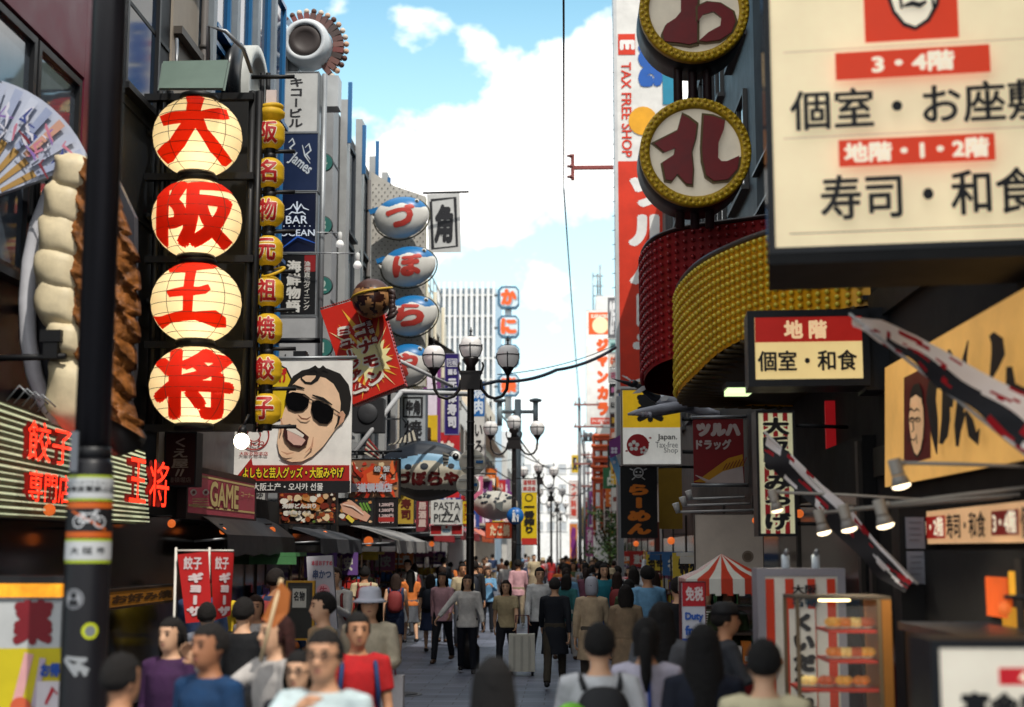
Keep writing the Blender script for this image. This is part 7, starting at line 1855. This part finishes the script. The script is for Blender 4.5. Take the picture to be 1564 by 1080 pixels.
def mesh_add(me, mb, mi=0):
    """append plain geometry to a mesh (hands, eyes)"""
    bm = bmesh.new(); bm.from_mesh(me); vs = [bm.verts.new(v) for v in mb.v]
    for f in mb.f:
        try: q = bm.faces.new([vs[i] for i in f]); q.smooth = True; q.material_index = mi
        except ValueError: pass
    bm.to_mesh(me); bm.free()
def body_mesh(pose, fine=False):
    key = ('body', pose, fine)
    if key in _pm: return _pm[key]
    S = skel(pose); tl = S['tl']; m = MB(); up = Vector((0,0,S['dz']))
    loft(m, TORSO, tl); loft(m, HEAD, tl)
    m.tube([tl((0,-.085,1.612)), tl((0,-.104,1.585)), tl((0,-.112,1.568)), tl((0,-.094,1.556))], [.010,.014,.017,.010], DUM, 8)
    for sx in (-1, 1):
        e = MB(); e.ball((0,0,0), 1, DUM, 10, 6); m.add([tl((sx*.079+v.x*.011, .012+v.y*.022, 1.588+v.z*.034)) for v in e.v], e.f, DUM, True)
    for k, sx in (('L',1),('R',-1)):
        sh, el, wr, d = S['arm'+k]; m.tube([sh+Vector((-sx*.06,0,.01)), sh, sh.lerp(el,.5), el, el.lerp(wr,.35), wr, wr+d*.03], [.058,.056,.047,.039,.040,.027,.025], DUM, 12)
        hp, kn, an = S['leg'+k]; m.tube([hp+Vector((0,0,.06)), hp.lerp(kn,.2), hp.lerp(kn,.7), kn, kn.lerp(an,.3), kn.lerp(an,.8), an], [.085,.086,.066,.053,.056,.038,.036], DUM, 12)
        m.tube([an+Vector((0,.05,-.03)), an+Vector((0,.0,-.035)), an+Vector((0,-.10,-.045)), an+Vector((0,-.17,-.05))], [.032,.042,.038,.022], DUM, 10)
    me = remesh(m, .011 if fine else .016, 'body')
    h = MB()
    for k, sx in (('L',1),('R',-1)): hand(h, S['arm'+k][2]+S['arm'+k][3]*.015, S['arm'+k][3], sx)
    mesh_add(me, h)
    f = MB()
    for sx in (-1, 1):
        b = MB(); b.ball((0,0,0), 1, DUM, 10, 6)
        f.add([tl((sx*.032+v.x*.014, -.091+v.y*.008, 1.607+v.z*.007)) for v in b.v], b.f, DUM, True)
        f.tube([tl((sx*.014,-.097,1.628)), tl((sx*.034,-.096,1.633)), tl((sx*.052,-.084,1.628))], [.003,.005,.003], DUM, 6)
    mesh_add(me, f, 1)
    f = MB(); f.tube([tl((-.024,-.086,1.532)), tl((-.008,-.098,1.536)), tl((.008,-.098,1.536)), tl((.024,-.086,1.532))], [.003,.007,.007,.003], DUM, 6); mesh_add(me, f, 2)
    for v in me.vertices: v.co += up
    for _ in range(3): me.materials.append(DUM)
    _pm[key] = me; return me
def top_mesh(pose, typ):
    key = ('top', pose, typ)
    if key in _pm: return _pm[key]
    S = skel(pose); tl = S['tl']; m = MB(); low = {'long': .80, 'coat': .55, 'tee': .86, 'vest': .86, 'dress': .52}[typ]
    rings = [(z, cy, rx, ry) for z, cy, rx, ry in TORSO if z > .9 and z < 1.44]
    base = [(low, .0, .165+.10*(.92-low), .125+.13*(.92-low)), (.92,.005,.172,.125)] if low < .9 else [(low,.0,.162,.118)]
    loft(m, base+[r_ for r_ in rings if r_[0] > .93], tl, 22, .016)
    for k, sx in (('L',1),('R',-1)):
        sh, el, wr, d = S['arm'+k]
        if typ in ('long','coat','dress'): m.tube([sh+Vector((-sx*.07,0,.005)), sh, sh.lerp(el,.5), el, el.lerp(wr,.4), wr], [.066,.068,.060,.053,.050,.040], DUM, 12)
        elif typ == 'tee': m.tube([sh+Vector((-sx*.07,0,.005)), sh, sh.lerp(el,.5), sh.lerp(el,.72)], [.066,.070,.066,.066], DUM, 12)
        else: m.tube([sh+Vector((-sx*.07,0,.005)), sh], [.066,.062], DUM, 12)
    me = remesh(m, .015, 'top', 3)
    for v in me.vertices:
        p = v.co; n_ = mnoise.noise(Vector((p.x*9, p.y*9, p.z*5))); v.co += Vector((p.x, p.y, 0)).normalized()*n_*.008; v.co.z += S['dz']
    me.materials.append(DUM); _pm[key] = me; return me
def bottom_mesh(pose, typ):
    key = ('bot', pose, typ)
    if key in _pm: return _pm[key]
    S = skel(pose); m = MB(); idt = lambda p: Vector(p)
    if typ == 'skirt':
        loft(m, [(.48,0,.23,.20),(.62,0,.21,.17),(.80,0,.185,.14),(.92,.005,.168,.122),(1.02,0,.152,.108)], idt, 22, .01)
    else:
        loft(m, [(.80,0,.145,.105),(.92,.005,.168,.122),(1.03,0,.152,.108)], idt, 20, .01)
        for k in 'LR':
            hp, kn, an = S['leg'+k]
            if typ == 'shorts': m.tube([hp+Vector((0,0,.05)), hp.lerp(kn,.3), hp.lerp(kn,.9)], [.096,.100,.090], DUM, 12)
            else: m.tube([hp+Vector((0,0,.05)), hp.lerp(kn,.25), hp.lerp(kn,.75), kn, kn.lerp(an,.5), an+Vector((0,0,-.005))], [.096,.098,.078,.068,.064,.058], DUM, 12)
    me = remesh(m, .015, 'bottom', 2)
    for v in me.vertices:
        p = v.co; v.co.x += .006*mnoise.noise(Vector((p.x*8, p.y*8, p.z*9))); v.co.z += S['dz']
    me.materials.append(DUM); _pm[key] = me; return me
def hair_mesh(pose, typ):
    key = ('hair', pose, typ)
    if key in _pm: return _pm[key]
    S = skel(pose); tl = S['tl']; m = MB(); n, k_ = 40, 26; vs = []
    for a in range(k_+1):
        t = math.pi*a/k_
        for b in range(n):
            p = 2*math.pi*b/n; d = Vector((math.sin(t)*math.cos(p), math.sin(t)*math.sin(p), math.cos(t)))
            hl = -.60 if typ in ('short','cap') else -.95
            face = d.y < -.34+.10*mnoise.noise(d*9) and d.z < .40+.12*mnoise.noise(Vector((d.x*7,3,1)))
            side = abs(d.x) > .6 and d.z < -.25 and d.y < .1
            k2 = min(1, max(0, (d.z-hl+.12*mnoise.noise(d*8))/.34)); low_ = .84+.16*k2*k2*(3-2*k2)
            s_ = .80 if face or d.z < hl-.1 or (side and typ == 'short') else low_ + .05*mnoise.noise(d*5) + .03*mnoise.noise(d*14)
            vs.append(tl((d.x*.092*s_, .012+d.y*.113*s_, 1.612+d.z*.118*s_)))
    m.add(vs, [(a*n+b, (a+1)*n+b, (a+1)*n+(b+1) % n, a*n+(b+1) % n) for a in range(k_) for b in range(n)], DUM, True)
    if typ in ('long','bob','pony'):
        zb = {'long': 1.20, 'bob': 1.42, 'pony': 1.5}[typ]; nn = 16; vs = []; N_ = 8
        for i in range(N_+1):
            z = 1.66 + (zb-1.66)*i/N_; w = (.093 + .022*math.sin(math.pi*i/N_)) if typ != 'pony' else .085
            for j in range(nn+1):
                a = R(-12+204*j/nn); q = 1+.06*mnoise.noise(Vector((j*.9, i*.5, 2)))
                vs.append(tl((w*q*math.cos(a), .02+.10*q*math.sin(a)+.012*i/N_, z-(.02*abs(math.cos(a)) if i == N_ else 0))))
        m.add(vs, [(i*(nn+1)+j, (i+1)*(nn+1)+j, (i+1)*(nn+1)+j+1, i*(nn+1)+j+1) for i in range(N_) for j in range(nn)], DUM, True)
    if typ == 'pony': m.tube([tl((0,.11,1.64)), tl((0,.17,1.62)), tl((0,.18,1.5)), tl((0,.16,1.36)), tl((0,.155,1.27))], [.03,.04,.042,.034,.008], DUM, 10)
    me = bpy.data.meshes.new('hair'); me.from_pydata([tuple(v+Vector((0,0,S['dz']))) for v in m.v], [], m.f)
    for p in me.polygons: p.use_smooth = True
    me.materials.append(DUM); _pm[key] = me; return me
def shoe_mesh(pose, k):
    key = ('shoe', pose, k)
    if key in _pm: return _pm[key]
    S = skel(pose); an = S['leg'+k][2]; m = MB()
    m.tube([an+Vector((0,.062,-.035)), an+Vector((0,.03,-.03)), an+Vector((0,-.06,-.036)), an+Vector((0,-.15,-.046)), an+Vector((0,-.195,-.055))], [.03,.044,.044,.04,.016], DUM, 10)
    for v in m.v: v.z = max(v.z, an.z-.073)
    me = bpy.data.meshes.new('shoe'); me.from_pydata([tuple(v+Vector((0,0,S['dz']))) for v in m.v], [], m.f)
    for p in me.polygons: p.use_smooth = True
    me.materials.append(DUM); _pm[key] = me; return me
SKINS = ['#bd8e6e', '#cca080', '#b08060', '#9c6a4c']
def striped(h1, h2):
    key = ('stripe', h1, h2)
    if key in _mats: return _mats[key]
    m = M(h1, .85, var=.2, scale=6).copy(); m.name = 'striped_cloth'; t = m.node_tree; b = t.nodes['Principled BSDF']
    w = t.nodes.new('ShaderNodeTexWave'); w.bands_direction = 'Z'; w.inputs['Scale'].default_value = 9; w.inputs['Distortion'].default_value = .6
    g = t.nodes.new('ShaderNodeTexCoord'); t.links.new(g.outputs['Object'], w.inputs['Vector'])
    rp = t.nodes.new('ShaderNodeValToRGB'); rp.color_ramp.interpolation = 'CONSTANT'; rp.color_ramp.elements[0].color = (*lin(h1), 1); rp.color_ramp.elements[1].position = .55; rp.color_ramp.elements[1].color = (*lin(h2), 1)
    t.links.new(w.outputs['Fac'], rp.inputs[0]); t.links.new(rp.outputs[0], b.inputs['Base Color']); _mats[key] = m; return m
def part(r, name, me, *mats):
    o = bpy.data.objects.new(name, me); link(o); o.parent = r
    for i, mt in enumerate(mats):
        o.material_slots[i].link = 'OBJECT'; o.material_slots[i].material = mt
    return o
def person(label, x, Y, h=1.68, rz=0, pose='stand', skin=0, top=('long','#888888'), bot=('trousers','#1c1e26'), hair=('short','#14100e'), shoe='#1a1a1c', fine=False, group=None, headwear=None, pack=None, glasses=False):
    """rz in degrees: 0 faces the viewer, 180 walks away"""
    r = root('person', label, 'person', (x, Y, 0), R(rz), group); s_ = h/1.72; wd = 1+.10*mnoise.noise(Vector((x*3.1, Y*1.7, 2))) if not fine else 1; r.scale = (s_*wd, s_*wd, s_)
    part(r, 'body', body_mesh(pose, fine), M(SKINS[skin], .55, var=.08), M('#17100d', .4), M('#9a5a50', .5))
    part(r, 'shirt' if top[0] in ('tee','vest') else 'dress' if top[0] == 'dress' else 'coat' if top[0] == 'coat' else 'blouse' if hair[0] in ('long','pony','bob') else 'shirt', top_mesh(pose, top[0]), striped(*top[1:]) if len(top) > 2 else M(top[1], .85, var=.3, scale=7, bump=.7))
    part(r, bot[0], bottom_mesh(pose, bot[0]), M(bot[1], .85, var=.3, scale=7, bump=.7))
    part(r, 'hair', hair_mesh(pose, hair[0]), M(hair[1], .85, var=.6, scale=40, bump=.8))
    for k in 'LR': part(r, 'shoe', shoe_mesh(pose, k), M(shoe, .5))
    S = skel(pose); tl = S['tl']; dz = Vector((0,0,S['dz']))
    def local(mb, name):
        me = bpy.data.meshes.new(name); me.from_pydata([tuple(v+dz) for v in mb.v], [], mb.f)
        ms = []
        for m in mb.m:
            if m not in ms: ms.append(m)
        for m in ms: me.materials.append(m)
        me.polygons.foreach_set('material_index', [ms.index(m) for m in mb.m]); me.polygons.foreach_set('use_smooth', mb.sm)
        o = bpy.data.objects.new(name, me); link(o); o.parent = r; return o
    if headwear:
        kind, hx = headwear; mt = M(hx, .7); m = MB()
        if kind == 'cap':
            m.lathe(tl((0,.012,1.645)), [(.098,-.01),(.100,.02),(.086,.07),(.05,.092),(.004,.097)], mt, 20, sc=(.95,1.13,1)); m.poly([tl((-.07,-.09,1.655)), tl((-.06,-.17,1.648)), tl((.06,-.17,1.648)), tl((.07,-.09,1.655))], mt, .012); local(m, 'cap')
        elif kind == 'hat':
            m.lathe(tl((0,.012,1.64)), [(.165,-.03),(.12,-.005),(.100,.005),(.098,.06),(.08,.095),(.004,.105)], mt, 24, sc=(.96,1.1,1)); local(m, 'hat')
        else:
            m.lathe(tl((0,.015,1.60)), [(.085,-.14),(.10,-.08),(.102,.02),(.09,.09),(.05,.125),(.004,.13)], mt, 20, sc=(.95,1.1,1)); local(m, 'headscarf')
    if pack:
        mt = M(pack, .7); b = MB(); b.ball((0,0,0), 1, mt, 18, 12)
        m = MB(); m.add([tl((v.x*abs(v.x)**-.25*.155 if v.x else 0, .20+v.y*.10, 1.17+(v.z*abs(v.z)**-.3 if v.z else 0)*.22)) for v in b.v], b.f, mt, True)
        for sx in (-1, 1): m.tube([tl((sx*.10,.13,1.37)), tl((sx*.115,.02,1.435)), tl((sx*.12,-.10,1.36)), tl((sx*.135,-.13,1.2)), tl((sx*.15,-.02,1.05)), tl((sx*.12,.13,1.02))], .018, mt, 6)
        local(m, 'backpack')
    if glasses:
        m = MB(); mt = M('#1c1a1a', .3)
        for sx in (-1, 1):
            m.tube([tl((sx*.034+.024*math.cos(2*math.pi*j/14), -.106, 1.606+.018*math.sin(2*math.pi*j/14))) for j in range(15)], .003, mt, 5, caps=False); m.tube([tl((sx*.058,-.104,1.61)), tl((sx*.084,-.01,1.612))], .003, mt, 5)
        m.tube([tl((-.01,-.108,1.61)), tl((.01,-.108,1.61))], .003, mt, 5); local(m, 'glasses')
    return r
def PX(px, Y): return W(px, 840, Y).x
def hh(py, Y): return CAMH - (py-840)*Y/F     # real height of a head top seen at row py
T = lambda t, c: (t, c)
# ---- the near crowd
person('man in black glasses and a pale tee pointing across the street', PX(500,6.57), 6.57, hh(962,6.57), -8, 'point', 0, T('tee','#b4c4c6'), T('trousers','#2a3038'), T('short','#15110f'), fine=True, glasses=True)
person('man in a navy blue polo looking to the side at lower left', PX(328,7.44), 7.44, hh(953,7.44), -32, 'stand', 3, T('tee','#0f3357'), T('trousers','#20242c'), T('short','#1a1614'), fine=True)
person('woman with reddish brown bob in a pale grey cardigan', PX(428,8.56), 8.56, hh(937,8.56), -48, 'pennant', 1, T('long','#a9a4a0'), T('skirt','#3a3c44'), T('bob','#3a1a16'), fine=True)
person('man in a red tee with a navy backpack behind the pointing man', PX(548,9.42), 9.42, hh(936,9.42), 15, 'stand', 2, T('tee','#b01a1e'), T('trousers','#23262e'), T('short','#14110f'), pack='#1f3560')
person('woman in a white bucket hat and cream jacket with long dark hair', PX(566,12.10), 12.10, hh(899,12.10), 6, 'carry', 1, T('long','#c9bda4'), T('trousers','#23304a'), T('long','#191413'), headwear=('hat','#b9bcc8'))
person('short haired boy in a tan tee left of the woman in the bucket hat', PX(498,11.66), 11.66, hh(905,11.66), -60, 'stand', 1, T('tee','#a8906c'), T('shorts','#3a3c40'))
person('person in a black jacket beside the red dumpling flags', PX(372,11.44), 11.44, hh(912,11.44), 165, 'stroll', 1, T('long','#131417'), T('trousers','#1a1c22'))
person('woman in a purple scarf coloured top with dark bob at left', PX(268,9.42), 9.42, hh(944,9.42), -20, 'stand', 1, T('long','#3d1f44'), T('trousers','#1c1c22'), T('bob','#17120f'))
person('man in a dark teal tee bent low at the left edge of the black post', PX(188,6.45), 6.45, hh(1000,6.45), 150, 'stand', 2, T('tee','#10384a'), T('trousers','#1f2228'))
person('person in a brown jacket standing behind the medicine board', PX(38,11.66), 11.66, hh(925,11.66), 20, 'stand', 3, T('long','#4a3628'), T('trousers','#23211f'))
person('boy in a grey tee in front of the red dumpling flags', PX(318,12.4), 12.4, hh(921,12.4), 180, 'stand', 1, T('tee','#6a6e78'), T('shorts','#2a2c34'))
person('girl in sunglasses between the cardigan woman and the pointing man', PX(462,7.69), 7.69, hh(994,7.69), -10, 'stand', 1, T('long','#26262c'), T('skirt','#2a2a30'), T('bob','#120f0e'), glasses=True)
person('woman with very long black hair seen from behind at bottom centre', PX(754,6.20), 6.20, hh(1004,6.20), 180, 'stand', 1, T('long','#17171a'), T('trousers','#1c1c20'), T('long','#0f0d0d'), fine=True)
person('person in a white shirt with a black backpack seen from behind', PX(915,7.94), 7.94, hh(943,7.94), 184, 'walk', 1, T('tee','#bdbfc2'), T('trousers','#24262c'), T('short','#0f0d0c'), pack='#1c1d20', fine=True)
person('woman in a lavender white blouse with a black ponytail seen from behind', PX(985,8.68), 8.68, hh(944,8.68), 176, 'stand', 1, T('long','#b4b0c0'), T('trousers','#3a3c48'), T('pony','#0f0d0d'))
person('woman in a grey jacket with long black hair walking away', PX(1008,10.66), 10.66, hh(918,10.66), 172, 'stroll', 1, T('long','#55585e'), T('trousers','#262830'), T('long','#100e0e'))
person('woman in a navy coat with long black hair on the right', PX(1072,7.94), 7.94, hh(951,7.94), 178, 'stroll', 1, T('coat','#0f1524'), T('trousers','#14161c'), T('long','#0c0a0a'), fine=True)
person('person in a black cap and charcoal jacket in profile by the stand sign', PX(1100,10.91), 10.91, hh(922,10.91), 95, 'phone', 2, T('long','#33363c'), T('trousers','#1c1e24'), headwear=('cap','#121316'))
person('man in a cream shirt with a black shoulder strap seen from behind', PX(1163,6.94), 6.94, hh(976,6.94), 172, 'stand', 1, T('tee','#c9bf9c'), T('trousers','#2a2c32'), T('short','#0f0d0c'), fine=True)
m = MB(); x0 = PX(1163,6.94); z1 = hh(976,6.94)-.30; m.tube([(x0-.16,7.05,z1+.0),(x0-.06,7.09,z1-.12),(x0+.08,7.08,z1-.3),(x0+.2,7.04,z1-.5)], .022, M('#16161a', .6), 6); m.box((x0+.14,6.95,z1-.78),(x0+.3,7.1,z1-.48), M('#16161a', .6)); tag(m.build('shoulder_bag', None, (x0,7.05,z1-.6)), 'black shoulder bag of the man in the cream shirt', 'bag')
person('person in a black vest and white sleeves near the duty free sign', PX(1036,16), 16, hh(882,16), 195, 'stand', 1, T('vest','#15161b'), T('trousers','#17181d'))
# ---- the middle of the street
person('woman in a white blouse and black trousers walking toward the viewer', PX(714,24), 24, 1.58, 4, 'hold', 1, T('long','#d0ccc6'), T('trousers','#12151f'), T('long','#1c1412'))
person('woman in a beige top walking beside the white suitcase', PX(773,24), 24, 1.53, -4, 'walk', 1, T('tee','#b3a27e'), T('trousers','#14151c'), T('bob','#2a1a14'))
sx_ = PX(797,23.6); r = root('suitcase', 'white hard shell suitcase with a pull handle on the street', 'suitcase', (sx_,23.6,0))
m = MB(); m.box((sx_-.21,23.5,.07),(sx_+.21,23.75,.66), M('#c9c6b8', .4)); 
for k in (-.12, 0, .12): m.box((sx_+k-.02,23.482,.1),(sx_+k+.02,23.497,.63), M('#b4b1a4', .4))
m.build('shell', r); m = MB(); m.tube([(sx_-.1,23.7,.66),(sx_-.1,23.7,.95),(sx_+.1,23.7,.95),(sx_+.1,23.7,.66)], .014, M('#5a2a34', .4), 6); m.build('handle', r)
for k in (-.17, .17): m = MB(); m.lathe((sx_+k,23.6,.036), [(.01,-.02),(.035,-.02),(.035,.02),(.01,.02)], BLK, 12, 'x'); m.build('wheel', r)
person('man in a dark navy suit walking away in mid street', PX(847,21.5), 21.5, hh(889,21.5)+.1, 178, 'walk', 1, T('coat','#161a22'), T('trousers','#3a342a'), T('short','#2a2624'))
person('man in a white shirt beside the man in the navy suit', PX(824,25), 25, hh(866,25), 10, 'stroll', 1, T('long','#d2d2d0'), T('trousers','#16181f'))
person('person in a beige coat and grey headscarf walking away', PX(903,20), 20, hh(880,20), 176, 'stroll', 1, T('coat','#b09c80'), T('trousers','#4a443c'), T('short','#2a2422'), headwear=('headscarf','#a4a6b0'))
person('person in a long brown dress right of the beige coat', PX(955,18.5), 18.5, hh(893,18.5), 185, 'stand', 1, T('dress','#8a765e'), T('skirt','#7a6852'), T('bob','#1a1412'))
person('woman in a white top raising one arm to take a picture', PX(967,26), 26, hh(862,26)-.06, -160, 'armup', 1, T('long','#c9ccd2'), T('trousers','#6a6a70'), T('bob','#1c1512'))
person('woman in a teal cardigan facing the viewer right of centre', PX(922,27), 27, hh(862,27), 8, 'stand', 1, T('long','#1f7180'), T('skirt','#20407a'), T('long','#1a1412'))
bx = PX(596,12.0); r = root('shopping_bag', 'white paper shopping bag carried beside the woman in the bucket hat', 'bag', (bx,12.05,.55)); m = MB(); m.box((bx-.13,11.98,.55),(bx+.12,12.1,.98), M('#c9c4c4', .6)); m.build('body', r); m = MB(); m.tube([(bx-.06,12.04,.98),(bx-.04,12.04,1.08),(bx+.04,12.04,1.08),(bx+.05,12.04,.98)], .008, M('#a03a4a'), 5); m.build('handle', r)
bx = PX(985,8.5); m = MB(); m.box((bx-.0,8.5,.75),(bx+.15,8.6,1.02), M('#123f96', .5)); m.tube([(bx+.02,8.56,1.02),(bx+.02,8.58,1.26)], .01, M('#123f96')); tag(m.build('handbag', None, (bx,8.55,.75)), 'bright blue bag hanging at the back of the lavender blouse', 'bag')
bx = PX(872,7.6); m = MB(); m.ball((bx,7.7,1.06), .14, M('#6ab02c', .6), 16, 10, sc=(.8,.5,1.1)); tag(m.build('pouch', None, (bx,7.7,.9)), 'lime green pouch slung beside the black backpack', 'bag')
r = root('banner_on_stick', 'orange brown pennant held up by the woman in the grey cardigan', 'flag', W(420,950,8.2)); m = MB(); m.poly([W(400,945,8.18), W(428,888,8.18), W(443,905,8.2), W(440,935,8.2), W(418,960,8.18)], M('#a8602a', .6), .02, (0,-1,0)); m.build('cloth', r); m = MB(); m.tube([W(398,1010,8.15), W(430,884,8.2)], .012, M('#c9b08a'), 6); m.build('stick', r)
# ---- the far crowd
TOPC = [('#c8c6c2','white'),('#17181d','black'),('#2a3a5a','navy'),('#8a8c90','grey'),('#b8a888','beige'),('#6fa0c4','sky blue'),('#a82a2a','red'),('#d0b028','yellow'),('#2f6a6a','teal'),('#7a4a5a','plum'),('#c89aa0','pink'),('#4a5a3a','olive'),('#d87a3a','orange'),('#5a3a2a','brown')]
BOTC = [('#15171e','black'),('#2a3550','denim blue'),('#8a7c66','khaki'),('#55585e','grey'),('#c4c0b8','cream')]
q = random.Random(11); used = set()
HN = {'short': 'short black hair', 'long': 'long black hair', 'bob': 'a dark bob', 'pony': 'a ponytail'}
def random_person(x, Y, where):
    for _ in range(400):
        tc_, tn = TOPC[min(int(q.random()**1.25*len(TOPC)), len(TOPC)-1)]; bc, bn = q.choice(BOTC); tt = q.choice(['long','long','tee','tee','coat','vest']); bt = q.choice(['trousers','trousers','trousers','skirt','shorts']); hr = q.choice(['short','short','long','bob','pony'])
        hw = q.choice([None,None,None,None,('cap','#1c2030'),('hat','#b9a888')]); away = q.random() < .55
        lb = 'person in %s %s and %s %s with %s%s, %s %s' % (tn, {'long':'long sleeves','tee':'tee','coat':'coat','vest':'vest'}[tt], bn, bt, HN[hr], '' if not hw else ' under a '+hw[0], 'back turned' if away else 'facing us', where)
        if len(lb.split()) > 16: lb = lb.replace(' long sleeves', ' top')
        if len(lb.split()) > 16: lb = lb.replace(' with '+HN[hr], ' with '+{'short':'cropped hair','long':'long hair','bob':'bobbed hair','pony':'ponytail'}[hr])
        if len(lb.split()) > 16: lb = lb.replace(', back turned', ' walking away,').replace(', facing us', ' approaching,')
        if lb in used or len(lb.split()) > 16: continue
        used.add(lb); break
    male = hr == 'short'; st = tt in ('long','tee') and q.random() < .22
    if st: lb = lb.replace(' long sleeves', ' stripes').replace(' tee ', ' striped tee ').replace(' top ', ' striped top ')
    if len(lb.split()) > 16: st = False; lb = lb.replace(' striped', '')
    person(lb, x, Y, q.uniform(1.62, 1.80) if male else q.uniform(1.50, 1.66), (180 if away else 0)+q.uniform(-25, 25), q.choice(['walk','stroll','stand','carry','phone','walk']), q.choice([0,1,1,2]), (tt, tc_) if not st else (tt, tc_, '#c8c6c2' if tn != 'white' else '#2a3a5a'), (bt, bc), (hr, q.choice(['#120f0e','#1c1512','#2c1c14'])), q.choice(['#1a1a1c','#b9b9b4','#4a3424']), group='people in the distant crowd', headwear=hw, pack=q.choice([None,None,None,None,'#20242e','#7a2a2a']))
spots = []
def free(x, Y): return all((x-a)**2 + ((Y-b)*.55)**2 > .33 for a, b in spots)
def scatter(n, x0, x1, Y0, Y1, where, power=1.0):
    k = 0
    for _ in range(n*30):
        if k >= n: break
        Y = Y0+(Y1-Y0)*q.random()**power; x = q.uniform(x0, x1)
        if not free(x, Y): continue
        spots.append((x, Y)); random_person(x, Y, where); k += 1
scatter(9, -4.3, -2.9, 13.5, 24, 'on left pavement')
scatter(16, -4.4, -1.9, 25, 38, 'by left awnings')
scatter(14, -.2, 2.0, 26, 38, 'right of centre')
scatter(26, -4.3, 2.0, 38, 56, 'in mid crowd')
scatter(34, -4.2, 2.0, 56, 95, 'far off')
scatter(4, .9, 2.1, 15.5, 23, 'by right stalls')
